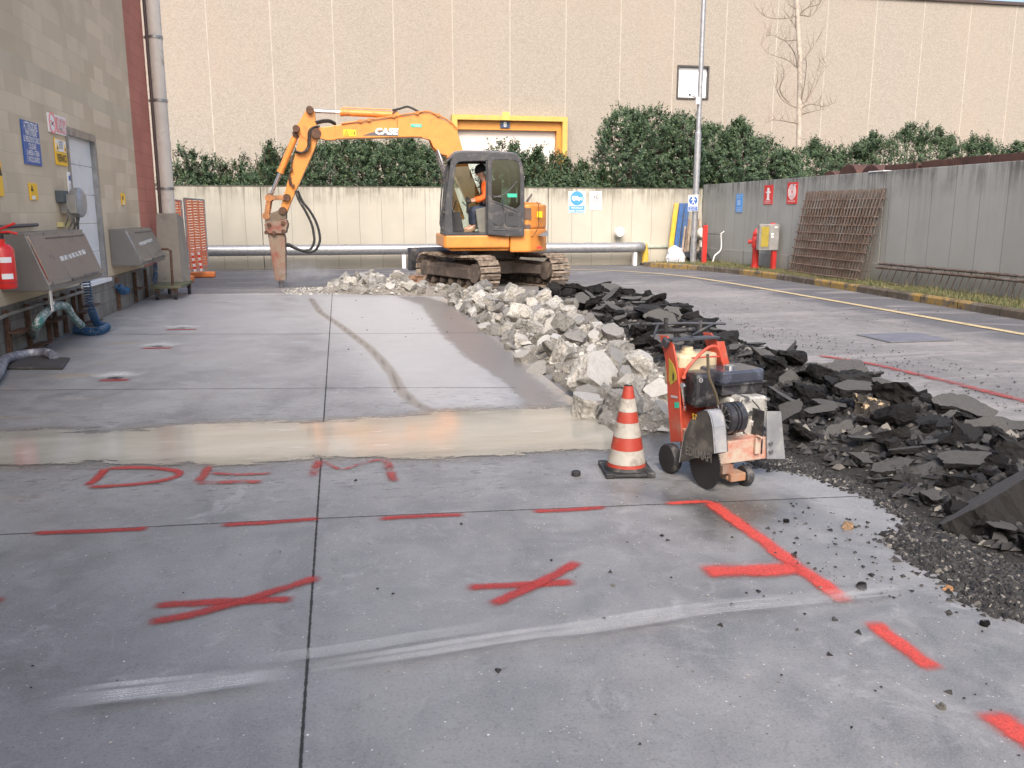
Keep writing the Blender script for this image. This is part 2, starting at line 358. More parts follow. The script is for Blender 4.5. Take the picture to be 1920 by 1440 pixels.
slab = tag(npmesh('concrete_pavement', np.stack([X, Y, np.zeros_like(X)], 1), Fc, CONC, attrs=at), kind='structure')
mb = MB()                                       # cut faces of the slab along the dig
mb.bx((1.75, 5.49, -.35), (1.833, 17.0, -.004)); mb.bx((1.75, 5.40, -.35), (2.80, 5.49, -.004)); mb.bx((2.72, 3.0, -.35), (2.808, 5.40, -.004))
tag(mb.build('pavement_edge', mat('cut_concrete', (.34, .31, .26), .8, var=.3, scale=14, bump=.5), slab), kind='structure')
# --- decal strips: v across, s along, e distance to the ends
def strip(name, pts, width, mt, z=.004, parent=None, world=False, st=.04, taper=None):
    P = pts if world else [G(*p) for p in pts]
    P = curve([Vector((p[0], p[1], 0)) for p in P], 8) if len(P) > 2 else [Vector((p[0], p[1], 0)) for p in P]
    L = [0.]
    for a, b in zip(P, P[1:]): L.append(L[-1] + (b - a).length)
    n = max(2, int(L[-1] / st)); V = []; at = dict(v=[], s=[], e=[])
    for i in range(n + 1):
        s_ = L[-1] * i / n; k = max(j for j in range(len(L)) if L[j] <= s_ + 1e-9); k = min(k, len(P) - 2)
        t = (s_ - L[k]) / max(L[k+1] - L[k], 1e-9); q = P[k].lerp(P[k+1], t)
        a, b = P[max(k - 1, 0)], P[min(k + 2, len(P) - 1)]; d = (b - a).normalized(); nr = Vector((-d.y, d.x, 0))
        w = width if not taper else width * (taper[0] + (taper[1] - taper[0]) * i / n)
        for j, vv in enumerate((-1, -.5, 0, .5, 1)):
            c = q + nr * (vv * w); V.append((c.x, c.y, z)); at['v'].append(vv); at['s'].append(s_); at['e'].append(min(s_, L[-1] - s_))
    i = np.arange(n * 5).reshape(n, 5); Fc = np.stack([i[:, :-1], i[:, 1:], i[:, 1:] + 5, i[:, :-1] + 5], -1).reshape(-1, 4)
    return npmesh(name, np.array(V), Fc, mt, parent, attrs=at)
def spray_mat(name, col, dens=1.0, fade=.06, wash=False):
    n = N(name); g = n.noise(240, 2, .7); m = n.noise(9, 5, .65)
    v = n.math('ABSOLUTE', n.attr('v')); r = n.math('ADD', v, n.math('MULTIPLY', n.math('SUBTRACT', m, .5), .7))
    core = n.math('SUBTRACT', 1, n.step(r, .12, .72)); halo = n.math('MULTIPLY', n.math('SUBTRACT', 1, n.step(v, .2, 1.0)), .42)
    lw = n.lin(n.noise(2.6, 5, .7), .3, .65, .55, 1.1); g2 = n.lin(n.noise(100, 3, .8), .35, .62, .62, 1.08)
    al = n.math('MINIMUM', n.math('ADD', n.math('MULTIPLY', core, n.math('MULTIPLY', lw, dens)), n.math('MULTIPLY', halo, n.step(g, .38, .62))), .96)
    al = n.math('MULTIPLY', n.math('MULTIPLY', al, g2), n.step(n.attr('e'), 0, fade))
    if wash: al = n.math('MULTIPLY', al, n.lin(n.step(n.noise(7, 4, .6), .40, .52), 0, 1, .35, 1))
    c = n.mix(n.lin(m, .3, .7, 0, 1), col, tuple(x * .8 for x in col))
    return n.set(col=c, rough=.6, alpha=al)
SPR = spray_mat('red_spray_paint', (.40, .038, .03), 1.15); SPRO = spray_mat('orange_red_spray_paint', (.62, .07, .05), 1.3); SPRF = spray_mat('faded_red_spray_paint', (.36, .055, .045), 1.0, wash=True)
def dust_mat(name, col=(.62, .62, .61), lo=.42, hi=.7, k=(.6, 14), amt=.8, fade=.45):
    n = N(name); cmb = n.nd('CombineXYZ', {0: n.math('MULTIPLY', n.attr('s'), k[0]), 1: n.math('MULTIPLY', n.attr('v'), k[1]), 2: 0}).outputs[0]
    a = n.nd('TexNoise', {'Vector': cmb, 'Scale': 1, 'Detail': 6, 'Roughness': .7, 'Distortion': .25}).outputs[0]
    f = n.noise(2.5, 5, .6); gr = n.noise(150, 2)
    v = n.math('ABSOLUTE', n.attr('v')); ed = n.math('MULTIPLY', n.math('SUBTRACT', 1, n.step(v, .45, 1)), n.step(n.attr('e'), 0, fade))
    al = n.math('MULTIPLY', n.math('MULTIPLY', n.step(a, lo, hi), ed), n.math('MULTIPLY', n.lin(f, .3, .65, .25, 1), n.lin(gr, .3, .6, .5, 1)))
    return n.set(col=col, rough=.8, alpha=n.math('MULTIPLY', al, amt))
def joint_mat():
    n = N('dark_joint'); m = n.noise(30, 4, .7)  # dark line colour of the pavement joints
    return n.set(col=(.03, .03, .03), rough=.9, alpha=n.math('MULTIPLY', n.step(n.math('ADD', n.math('ABSOLUTE', n.attr('v')), n.math('MULTIPLY', m, 1.3)), 1.55, .95), .9))
JNT = joint_mat()
for i, (p, w) in enumerate([([(-.16, .3), (-.15, 16.95)], .0075), ([(-3.4, 4.37), (-1.63, 4.245), (-.14, 4.17), (2.79, 3.94)], .006), ([(-3.4, 8.03), (-.16, 7.49), (1.48, 7.18)], .009),
        ([(-3.4, 11.6), (-.27, 11.0), (1.8, 10.7)], .013), ([(-3.4, 6.2), (-.2, 5.93), (1.8, 5.75)], .009)]):
    tag(strip('pavement_joint', p, w, JNT, .002, slab, world=True), kind='structure')
# --- slurry puddle
def puddle_mat():
    n = N('cream_cutting_slurry'); m = n.noise(1.2, 7, .65, sc3=(.5, 1.4, 1), dist=.5); f = n.noise(5, 9, .75, sc3=(.6, 1.5, 1)); t = n.noise(30, 5, .8)
    e = n.math('ADD', n.math('ADD', n.attr('pud'), n.math('MULTIPLY', n.math('SUBTRACT', f, .5), .55)), n.math('MULTIPLY', n.math('SUBTRACT', t, .5), .12))
    c = n.mix(n.lin(m, .35, .65, 0, 1), (.32, .305, .26), (.425, .41, .36))
    st = n.noise(1, 6, .7, sc3=(1.2, 9, 1), dist=.6)
    c = n.mix(n.math('MULTIPLY', n.step(st, .60, .70), .5), c, (.66, .64, .60))
    c = n.mix(n.math('MULTIPLY', n.step(n.noise(.8, 4), .5, .7), .25), c, (.38, .32, .25))
    v = n.nd('TexVoronoi', {'Scale': 24}).outputs['Distance']
    c = n.mix(n.math('MULTIPLY', n.math('SUBTRACT', 1, n.step(v, .03, .06)), .6), c, (.75, .75, .72))
    c = n.mix(n.math('MULTIPLY', n.math('SUBTRACT', 1, n.step(n.math('ADD', n.nd('SeparateXYZ', {0: n.tc.outputs['Object']}).outputs[0], n.math('MULTIPLY', m, 2.0)), -2.2, .2)), .55), c, (.27, .275, .24)); c = n.mix(n.math('MULTIPLY', n.step(n.noise(7, 8, .8, sc3=(.4, 1.8, 1), dist=1.4), .56, .66), .45), c, (.24, .23, .20))  # left end tinted grey-green for the wall's reflection, then darker swirls
    n.bump(n.noise(2.5, 4), .05, .004)
    return n.set(col=c, rough=n.lin(f, .3, .7, .05, .15), alpha=n.math('MULTIPLY', n.math('SUBTRACT', 1, n.step(e, -.01, .012)), n.lin(n.math('ADD', e, n.math('MULTIPLY', m, -.25)), -.35, -.02, .97, .62)), spec=.6)
X, Y, Fc = gridmesh(XW + .01, 1.83, 4.6, 6.9, .03); sdp = sdist(PUDD_O, X, Y)
keep = sdp[Fc].min(1) < .25; Fc = Fc[keep]
used, inv = np.unique(Fc, return_inverse=True)
tag(npmesh('puddle', np.stack([X[used], Y[used], np.full(len(used), .005)], 1), inv.reshape(-1, 4), puddle_mat(), attrs=dict(pud=sdp[used])), 'cream coloured slurry puddle lying across the grey concrete', kind='structure')
# --- red marking-out paint (each mark a thing)
def mark(label, strokes, w, mt=SPR, group=None, z=.0045):
    root = thing('paint_mark', label, 'paint mark', Matrix.Translation(G(*strokes[0][0])), group)
    for i, p in enumerate(strokes):
        o = strip('stroke', p, 1.65 * (w[i] if isinstance(w, list) else w), mt, z + .0018 * i)
        o.parent = root; o.matrix_basis = WM[root.name].inverted()
    return root
mark('red sprayed dash on the joint, leftmost below the letter D', [[(55,1001),(170,997),(285,992)]], .028)
mark('red sprayed dash on the joint, ending at the crossing with the long joint', [[(408,986),(500,981),(606,973)]], .028)
mark('red sprayed dash on the joint, first right of the crossing joints', [[(705,974),(790,969),(876,966)]], .028)
mark('red sprayed dash on the joint, just left of the bright red corner', [[(992,960),(1070,957),(1142,952)]], .028)
mark('bright red sprayed corner line with an arm pointing left, in front of the floor saw', [[(1243,946),(1290,943),(1330,942),(1342,950)], [(1328,942),(1375,975),(1430,1015),(1490,1062),(1540,1095),(1590,1135)], [(1312,1076),(1370,1072),(1430,1072),(1502,1064)]], [.024, .045, .065], SPRO)
mark('red sprayed dash on bare concrete beyond the end of the bright corner line', [[(1632,1163),(1680,1205),(1762,1262)]], .04, SPRO)
mark('bright red sprayed dash cut by the lower right edge', [[(1852,1330),(1890,1362),(1990,1430)]], .055, SPRO)
mark('red sprayed flat cross straddling the long joint', [[(280,1138),(400,1130),(558,1125)], [(268,1170),(380,1150),(500,1115),(606,1082)]], .033)
mark('red sprayed X mark on the concrete right of the long joint', [[(868,1103),(960,1099),(1085,1092)], [(915,1138),(990,1105),(1040,1080),(1088,1053)]], .033)
mark('end of a red sprayed line at the left edge of the concrete', [[(-90,1140),(-20,1130),(18,1124)]], .033)
mark('red sprayed letter D below the puddle', [[(200,878),(180,900),(160,913)], [(195,880),(260,878),(325,883),(335,893),(290,905),(220,912),(160,915)]], .03)
mark('half washed red sprayed letter E below the puddle', [[(392,872),(382,892),(368,906)], [(390,888),(440,891),(515,889)], [(362,907),(430,906),(498,905)]], [.032, .024, .032], SPRF)
mark('half washed red sprayed letter M across the long joint', [[(602,862),(592,878),(584,897)], [(605,864),(632,880),(648,880)], [(640,884),(690,868),(725,862)], [(722,862),(732,885),(740,907)]], [.034, .020, .018, .032], SPRF)
for p, l in (((293,653), 'red ring with white drilling dust, middle one of three near the cabinets'), ((338,618), 'red ring with white drilling dust, farthest of three near the cabinets'), ((212,713), 'red ring with white drilling dust, nearest of three near the cabinets')):
    c = G(*p); root = mark(l, [[(p[0] - 30, p[1] + 1), (p[0] + 34, p[1])]], .045, SPR)
    for k in range(7):
        a = R(k * 24 + 18); q = [c + Vector((0, .0, 0)), c + Vector((math.cos(a) * .26 * (1 + .4 * (k % 2)), .04 + math.sin(a) * .42, 0))]
        o = strip('drilling_dust', q, .09, _mc.setdefault('bdust', dust_mat('burst_dust', (.8, .8, .79), .25, .7, (3, 3), .8, .25)), .014 + .001 * k, world=True)
        o.parent = root; o.matrix_basis = WM[root.name].inverted()
CH = dust_mat('pale_dust_streak', (.68, .68, .67), .38, .62, (.5, 9), .68); CH3 = dust_mat('bright_dust_streak', (.66, .66, .655), .28, .60, (.5, 8), .9, .3); CH2 = dust_mat('faint_dust_streak', (.50, .50, .495), .32, .60, (.5, 7), .75)
for pts, w, m in (([(-40,1362),(40,1354),(120,1348)], .012, CH), ([(95,1316),(200,1298),(340,1284),(480,1266)], .022, CH3), ([(60,1338),(160,1325),(300,1308),(440,1290),(580,1272)], .055, CH3), ([(240,1325),(330,1312),(470,1288)], .03, CH3), ([(420,1254),(620,1232),(820,1200),(1000,1176)], .05, CH2), ([(540,1276),(760,1243),(1000,1206),(1260,1165)], .018, CH), ([(560,1262),(760,1230),(1000,1192),(1200,1165)], .018, CH),
        ([(560,1268),(760,1238),(1000,1200),(1100,1190),(1350,1150)], .06, CH2), ([(1000,1200),(1300,1155),(1560,1128),(1720,1105)], .07, CH2), ([(1440,1150),(1570,1128),(1650,1116),(1740,1100)], .03, CH), ([(1500,1138),(1600,1130),(1720,1122)], .012, CH), ([(1640,1140),(1720,1190),(1770,1210)], .03, CH2), ([(360,568),(400,566),(450,570)], .12, CH2)):
    tag(strip('dust_streak', pts, w, m, .016 + .002 * len(pts) + random.random() * .001, slab), kind='stuff')
# red line and yellow line on the road
mark('long faded red line sprayed on the asphalt beyond the black rubble', [[(1530,666),(1630,682),(1760,712),(1920,752),(2000,772)]], .06, SPRF)
def yellow_mat():
    n = N('worn_yellow_road_paint'); m = n.noise(12, 8, .75)
    al = n.math('MULTIPLY', n.step(m, .36, .46), n.math('SUBTRACT', 1, n.step(n.math('ABSOLUTE', n.attr('v')), .9, 1)))
    return n.set(col=n.mix(n.noise(30), (.46, .36, .19), (.58, .48, .30)), rough=.6, alpha=al)
yl = strip('yellow_road_line', [(5.0, 23.0), (6.1, 22.7), (7.2, 21.9), (8.0, 20.4), (8.35, 18.4), (8.45, 14), (8.45, 9), (8.45, 2), (8.45, -6)], .075, yellow_mat(), .003, None, world=True, st=.1)
tag(yl, 'worn yellow line painted on the road along the kerb', kind='structure')
mc = MB().box((6.78, 9.25, .004), (.78, .62, .012)); annul(mc, 6.78, 9.25, .12, .13, .0, .012)
root = thing('manhole_cover', 'pale rectangular manhole cover set in the grey asphalt', 'manhole cover', Matrix.Translation((6.78, 9.25, 0)))
MB().bx((-.39, -.3, -.002), (.39, .3, .008)).build('cover', mat('pale_cast_iron', (.21, .205, .235), .5, .3, bump=.8, bscale=90), root, bev=.002)
fm = MB(); 
for a, b in (((-.43, -.34), (.43, -.305)), ((-.43, .305), (.43, .34)), ((-.43, -.305), (-.395, .305)), ((.395, -.305), (.43, .305))): fm.bx((a[0], a[1], -.002), (b[0], b[1], .006))
fm.build('cover_frame', STEEL, root)
# --- verge, kerb
KP = [(8.6, 23.6), (8.9, 22.9), (9.3, 22.0), (9.75, 20.5), (9.95, 18.5), (9.9, 15.5), (9.75, 12.5), (9.62, 10.5), (9.6, 4), (9.6, -6)]
kc = [Vector((a, b, 0)) for a, b in KP]; kc = curve(kc, 4); kb = MB(); sec = [(0, -.01), (0, .10), (.03, .13), (.13, .13), (.13, -.01)]
for i in range(len(kc)):
    t = (kc[min(i+1, len(kc)-1)] - kc[max(i-1, 0)]).normalized(); nr = Vector((-t.y, t.x, 0))
    if nr.x < 0: nr = -nr
    for o_, h in sec: kb.v.append(tuple(kc[i] + nr * o_ + Vector((0, 0, h))))
for i in range(len(kc) - 1):
    for j in range(4): kb.f.append((i*5 + j, i*5 + j + 1, i*5 + j + 6, i*5 + j + 5))
def kerb_mat():
    n = N('painted_kerb'); sx = n.nd('SeparateXYZ', {0: n.tc.outputs['Object']}); y = sx.outputs[1]
    on = n.math('GREATER_THAN', n.math('FRACT', n.math('MULTIPLY', y, .30)), .5); m = n.noise(7, 9, .75)
    pc = n.mix(on, (.09, .07, .05), (.30, .19, .05)); a = n.step(m, .47, .60)
    gap = n.math('LESS_THAN', n.math('FRACT', n.math('MULTIPLY', y, 1.0)), .02)
    c = n.mix(a, pc, (.15, .13, .105)); c = n.mix(gap, c, (.02, .02, .02)); c = n.mix(n.step(n.noise(3, 6, .7), .5, .65), c, (.07, .06, .045))
    n.bump(n.noise(40, 6), .5, .005); return n.set(col=c, rough=.85)
tag(kb.build('kerb', kerb_mat()), 'weathered kerb with worn yellow and black paint', kind='structure')
vm = N('verge_soil'); vm = vm.set(col=vm.mix(vm.step(vm.noise(5, 8, .7), .42, .6), (.10, .085, .055), (.10, .13, .045)), rough=.95)
vb = MB(); n0 = len(kc)
for p in kc: vb.v += [(min(p.x + .12, XR - .01), p.y + (.05 if p.y > 22 else 0), .115), (XR, max(-6, min(24.4, p.y if p.y < 22 else p.y + .6)), .13)]
for i in range(n0 - 1): vb.f.append((2*i, 2*i+1, 2*i+3, 2*i+2))
vb.f.append((0, 1, 1, 0)) if False else None
tag(vb.build('verge', vm), kind='structure')
# grass: numberless blades
gx = []; 
def verge_in(n_):
    out = []
    while len(out) < n_:
        y = rng.uniform(5, 23.5); k = np.interp(y, [4, 10.5, 12.5, 15.5, 18.5, 20.5, 22, 22.9, 23.6], [9.6, 9.62, 9.75, 9.9, 9.95, 9.75, 9.3, 8.9, 8.6]); x = rng.uniform(k + .13, XR)
        if noise.noise(Vector((x * 1.3, y * .9, 0))) + rng.uniform(-.4, .5) > -.1: out.append((x, y))
    return np.array(out)
P = verge_in(26000); nb = len(P); h = rng.uniform(.02, .085, nb) * (1 + (rng.random(nb) > .97) * 1.6); a = rng.uniform(0, 6.28, nb); w = .004 + .004 * rng.random(nb); ln = rng.uniform(0, .05, nb)
V = np.zeros((nb, 3, 3)); V[:, 0, :2] = P - np.stack([np.cos(a), np.sin(a)], 1) * w[:, None]; V[:, 1, :2] = P + np.stack([np.cos(a), np.sin(a)], 1) * w[:, None]
V[:, 2, :2] = P + np.stack([np.sin(a), -np.cos(a)], 1) * ln[:, None]; V[:, :2, 2] = .118; V[:, 2, 2] = .12 + h
gm = N('dry_winter_grass'); rp = gm.nd('NewGeometry').outputs['Random Per Island']
gm = gm.set(col=gm.mix(rp, (.07, .10, .035), (.20, .17, .085)), rough=.8)
tag(npmesh('grass', V.reshape(-1, 3), np.arange(nb * 3).reshape(-1, 3), gm), 'thin winter grass growing on the narrow verge', kind='stuff')
# ================================================================== BUILDINGS AND WALLS
def block_mat(name, c1, c2, mortar, red=False, bw=.5, rh=.215, dirty=False):
    n = N(name); sx = n.nd('SeparateXYZ', {0: n.tc.outputs['Object']})
    v = n.nd('CombineXYZ', {0: sx.outputs[1], 1: sx.outputs[2], 2: 0}).outputs[0]
    def br(a, b, m, ms=.006):
        t = n.nd('TexBrick', {'Vector': v, 'Color1': a, 'Color2': b, 'Mortar': m, 'Scale': 1, 'Mortar Size': ms, 'Mortar Smooth': .2, 'Bias': 0, 'Brick Width': bw, 'Row Height': rh}); t.offset = .5; return t
    t = br(c1, c2, mortar, .004); c = t.outputs[0]
    pat = n.noise(.8, 3, .5)
    c = n.mix(n.math('MULTIPLY', n.step(pat, .45, .6), .35), c, tuple(x * .72 for x in c1))
    z = sx.outputs[2]; band = n.math('MULTIPLY', n.math('GREATER_THAN', z, 3.01), n.math('LESS_THAN', z, 3.225))
    if not red: c = n.mix(n.math('MULTIPLY', band, .5), c, (.52, .46, .35))
    c = n.mix(n.math('MULTIPLY', n.noise(1.5, 7, .7, sc3=(1, 1, .35)), .35), c, tuple(x * .6 for x in c1))
    if dirty: c = n.mix(n.math('MULTIPLY', n.step(n.noise(2.2, 8, .75, sc3=(1, 1, .5)), .42, .66), .75), c, (.085, .075, .062))
    h = n.math('ADD', n.math('MULTIPLY', t.outputs['Fac'], -1.0), n.math('MULTIPLY', n.noise(70, 5, .7), .5))
    n.bump(h, .35, .006); return n.set(col=c, rough=.9)
BLK = block_mat('buff_concrete_block', (.58, .465, .32), (.73, .60, .43), (.58, .47, .33))
REDB = block_mat('red_painted_block', (.48, .175, .12), (.54, .205, .145), (.33, .12, .085), True)
PLN = block_mat('rough_grey_plinth_block', (.20, .185, .16), (.29, .27, .235), (.075, .068, .057), True, .42, .19, True)
fac = thing('factory_building', 'long building of buff concrete blocks with red painted end, at the left edge', 'building', Matrix.Translation((XW, 5, 0)))
YE = 18.05; YD0, YD1, ZD0, ZD1 = 12.5, 13.92, .50, 2.62
wb = MB(); T = -.3
def wseg(y0, y1, z0, z1, m, x=XW): m.bx((x + T, y0, z0), (x, y1, z1))
ZP = .55
wseg(-12, YD0, ZP, 6.5, wb); wseg(YD0, YD1, ZD1, 6.5, wb); wseg(YD1, 16.5, ZP, 6.5, wb)
wb.build('wall', BLK, fac, ID)
rb = MB(); wseg(16.5, YE, .55, 6.5, rb); rb.build('red_wall_end', REDB, fac, ID)
pb = MB(); pb.bx((XW - .3, -12, -.1), (XW + .02, YD0, ZP)); pb.bx((XW - .3, YD0, -.1), (XW + .02, YD1, ZD0)); pb.bx((XW - .3, YD1, -.1), (XW + .02, YE, ZP)); pb.build('plinth', PLN, fac, ID)
eb = MB(); eb.bx((-18, YE - .3, -.1), (XW - .302, YE - .003, 6.5)); eb.bx((-18, -12, 6.2), (XW - .302, YE - .305, 6.45)); eb.build('end_wall', BLK, fac, ID)
cb = MB(); cb.bx((XW - .32, -12, 6.502), (XW + .06, YE + .03, 6.65)); cb.build('coping', GALV, fac, ID)
dr = MB(); 
for k in range(5):
    z0 = ZD0 + .06 + k * (ZD1 - ZD0 - .12) / 5; z1 = ZD0 + .06 + (k + 1) * (ZD1 - ZD0 - .12) / 5 - .006
    dr.bx((XW - .10, YD0 + .07, z0), (XW - .05, YD1 - .07, z1))
cn = MB(); cn.bx((XW + .005, -12, 4.15), (-.85, .4, 4.35)); cn.bx((-1.05, -11.9, 0), (-.9, -11.7, 4.149)).bx((-1.05, -6, 0), (-.9, -5.8, 4.149)); cn.build('unseen_shade_canopy', GALV, fac, ID)  # canopy added out of view to shade the near left slab
door = dr.build('door', mat('white_door_panel', (.68, .68, .67), .45, var=.05, dirt=(.5, .5, .48), damt=.15), fac, ID, bev=.004)
df = MB(); df.bx((XW - .12, YD0, ZD0 + .05), (XW + .02, YD0 + .07, ZD1 - .10)); df.bx((XW - .12, YD1 - .07, ZD0 + .05), (XW + .02, YD1, ZD1 - .1)); df.bx((XW - .12, YD0, ZD1 - .1), (XW + .02, YD1, ZD1))
df.build('door_frame', STEEL, door, ID)
MB().bx((XW - .12, YD0 - .02, ZD0 + .0), (XW + .06, YD1 + .05, ZD0 + .05)).build('door_sill', WHITEP, door, ID)
# rainwater pipe on the corner
RP = mat('cream_pvc_pipe', (.56, .52, .47), .45, var=.15, scale=2, dirt=(.30, .25, .2), damt=.25, dscale=2)
pc = Vector((XW + .17, 18.2, 0)); dp = thing('drainpipe', 'thick cream rainwater pipe running down the red corner of the block building', 'drainpipe', Matrix.Translation(pc))
MB().cyl((0, 0, .62), (0, 0, 6.45), .145, n=28).build('pipe', RP, dp, smooth=40)
for z in (1.95, 3.6, 4.75, 5.9):
    MB().cyl((0, 0, z), (0, 0, z + .05), .158, n=28).bx((-.19, -.02, z), (-.12, .02, z + .05)).build('pipe_clamp', STEEL, dp, smooth=40)
MB().cyl((0, 0, 2.70), (0, 0, 2.9), .153, n=28).build('pipe_socket', RP, dp, smooth=40)
MB().cyl((-.11, -.13, .4), (-.11, -.13, 6.45), .03, n=10).build('side_conduit', mat('dark_brown_conduit', (.08, .05, .045), .5), dp)
# --- board-marked precast walls
def fence_mat(name, col, dcol, ax, ztop, per=.61):
    n = N(name); sx = n.nd('SeparateXYZ', {0: n.tc.outputs['Object']}); u, z = sx.outputs[ax], sx.outputs[2]
    big = n.noise(.6, 6, .6); c = n.mix(n.lin(big, .35, .65, 0, 1), tuple(x * .86 for x in col), col)
    s3 = (1, 1, .09) ; st = n.noise(3.2, 7, .72, sc3=s3); st2 = n.noise(10, 6, .7, sc3=(1, 1, .05))
    top = n.lin(z, ztop - 1.7, ztop, 0, 1); top2 = n.lin(z, ztop - .55, ztop, 0, 1)
    c = n.mix(n.math('MULTIPLY', n.step(st, .5, .68), n.math('MULTIPLY', top, .55)), c, dcol)
    c = n.mix(n.math('MULTIPLY', n.step(n.math('ADD', st2, n.math('MULTIPLY', n.noise(2.3, 3), .5)), .62, .9), n.math('MULTIPLY', top2, .9)), c, tuple(x * .45 for x in dcol))
    c = n.mix(n.math('MULTIPLY', n.step(n.noise(6, 8, .75), .60, .72), .25), c, tuple(x * .55 for x in col))
    c = n.mix(n.math('MULTIPLY', n.math('SUBTRACT', 1, n.lin(z, .0, .35, 0, 1)), .5), c, dcol)
    fr = n.math('FRACT', n.math('DIVIDE', n.math('ADD', u, n.math('MULTIPLY', n.noise(1.2, 2), .03)), per)); g = n.math('LESS_THAN', fr, .028)
    fp = n.math('FLOOR', n.math('DIVIDE', u, per)); wn_ = n.nd('TexWhiteNoise', {'W': fp}, noise_dimensions='1D').outputs[0]
    c = n.mix(n.math('MULTIPLY', wn_, .16), c, dcol)
    c = n.mix(n.math('MULTIPLY', g, .45), c, tuple(x * .4 for x in dcol))
    h = n.math('ADD', n.math('MULTIPLY', g, -3.0), n.noise(35, 6, .7)); n.bump(h, .4, .006)
    return n.set(col=c, rough=.88)
BW = thing('boundary_wall', 'pale cream board-marked concrete wall across the back of the yard', 'wall', Matrix.Translation((3, YB, 0)))
BM = fence_mat('cream_board_marked_concrete', (.50, .475, .405), (.30, .28, .22), 0, 2.22)
def pan(y0, x0, x1, z1, nm='wall_panel'):
    MB().bx((x0, y0, -.1), (x1, y0 + .2, z1)).build(nm, BM, BW, ID, bev=.008)
pan(YB, -9, -2.02, 2.21); pan(YB, -2.0, 5.98, 2.21); pan(YB, 6.0, 10.74, 2.22)
MB().bx((-9, YB - .012, 2.212), (10.7, YB + .2, 2.235)).build('wall_coping', mat('dark_mortar_cap', (.12, .11, .09), .9), BW, ID)
RW = thing('boundary_wall', 'grey streaked board-marked concrete wall along the right side of the yard', 'wall', Matrix.Translation((XR, 15, 0)))
RM = fence_mat('grey_board_marked_concrete', (.34, .345, .325), (.19, .19, .175), 1, 2.3, .62)
for y0, y1 in ((15.69, 24.49), (6.0, 15.67), (-4, 5.98)): MB().bx((XR, y0, -.1), (XR + .22, y1, 2.33)).build('wall_panel', RM, RW, ID, bev=.008)
MB().bx((XR - .03, -4, -.1), (XR - .002, 24.49, .50)).build('wall_footing', fence_mat('grey_footing_concrete', (.33, .33, .305), (.17, .17, .15), 1, 2.3, 2.4), RW, ID)
# --- warehouse
def agg_mat():
    n = N('exposed_aggregate_panel'); sp = n.nd('TexVoronoi', {'Scale': 30}); hs = n.nd('SeparateColor', {0: sp.outputs['Color']}).outputs[0]
    fine = n.noise(75, 1, .8); big = n.noise(.22, 5, .6, sc3=(1, 1, .6))
    c = n.mix(n.step(hs, .1, .9), (.27, .247, .215), (.35, .324, .285)); c = n.mix(n.math('MULTIPLY', n.step(fine, .56, .66), .4), c, (.22, .17, .125))
    sx = n.nd('SeparateXYZ', {0: n.tc.outputs['Object']}); k = n.math('FLOOR', n.math('DIVIDE', n.math('SUBTRACT', sx.outputs[0], -4.84), 2.477))
    w = n.nd('TexWhiteNoise', {'W': k}, noise_dimensions='1D').outputs[0]
    c = n.mix(n.math('MULTIPLY', w, .12), c, (.33, .255, .19)); c = n.mix(n.math('MULTIPLY', n.step(big, .45, .62), .16), c, (.40, .30, .24))
    c = n.mix(n.math('MULTIPLY', n.step(n.noise(1.0, 6, .7, sc3=(1, 1, .08)), .55, .75), .2), c, (.33, .25, .18))
    n.bump(fine, .5, .01); return n.set(col=c, rough=.9)
WH = thing('warehouse', 'large windowless warehouse of sunlit beige aggregate panels behind the yard wall', 'building', Matrix.Translation((12, YF, 0)))
ZT = 11.25; AG = agg_mat()
a = PL(862, 240, (0, YF, 0), (0, 1, 0)); b = PL(1042, 244, (0, YF, 0), (0, 1, 0)); DX0, DX1, DZ = PL(846, 300, (0, YF, 0), (0,1,0)).x, PL(1058, 300, (0, YF, 0), (0,1,0)).x, PL(950, 219, (0, YF, 0), (0,1,0)).z
wa = PL(1270, 122, (0, YF, 0), (0, 1, 0)); wz = PL(1327, 187, (0, YF, 0), (0, 1, 0)); WX0, WX1, WZ0, WZ1 = wa.x, wz.x, wz.z, wa.z
m = MB(); y0, y1 = YF, YF + .4
m.bx((-25, y0, 0), (DX0, y1, ZT)); m.bx((DX0, y0, DZ), (DX1, y1, ZT)); m.bx((DX1, y0, 0), (WX0, y1, ZT)); m.bx((WX0, y0, 0), (WX1, y1, WZ0)); m.bx((WX0, y0, WZ1), (WX1, y1, ZT)); m.bx((WX1, y0, 0), (60, y1, ZT))
m.bx((-25, y1 + .01, 0), (-24.6, y1 + 30, ZT)); m.bx((59.6, y1 + .01, 0), (60, y1 + 30, ZT)); m.bx((-25, y1 + .01, ZT - .3), (60, y1 + 30, ZT - .05))
m.build('wall', AG, WH, ID)
jm = MB(); JX = [-4.84 + 2.477 * k for k in range(-8, 26)]
for x in JX:
    lo = DZ + .02 if DX0 < x < DX1 else 0
    if WX0 < x < WX1: jm.bx((x - .025, YF - .004, 0), (x + .025, YF + .01, WZ0)); lo = WZ1
    jm.bx((x - .022, YF - .004, lo), (x + .022, YF + .01, ZT))
jm.build('panel_joint', mat('pale_joint_sealant', (.42, .385, .335), .8, var=.2, scale=2), WH, ID)
MB().bx((-25.1, YF - .12, ZT + .002), (60, YF + .5, ZT + .14)).build('roof_trim', mat('dark_brown_flashing', (.07, .05, .045), .5), WH, ID)
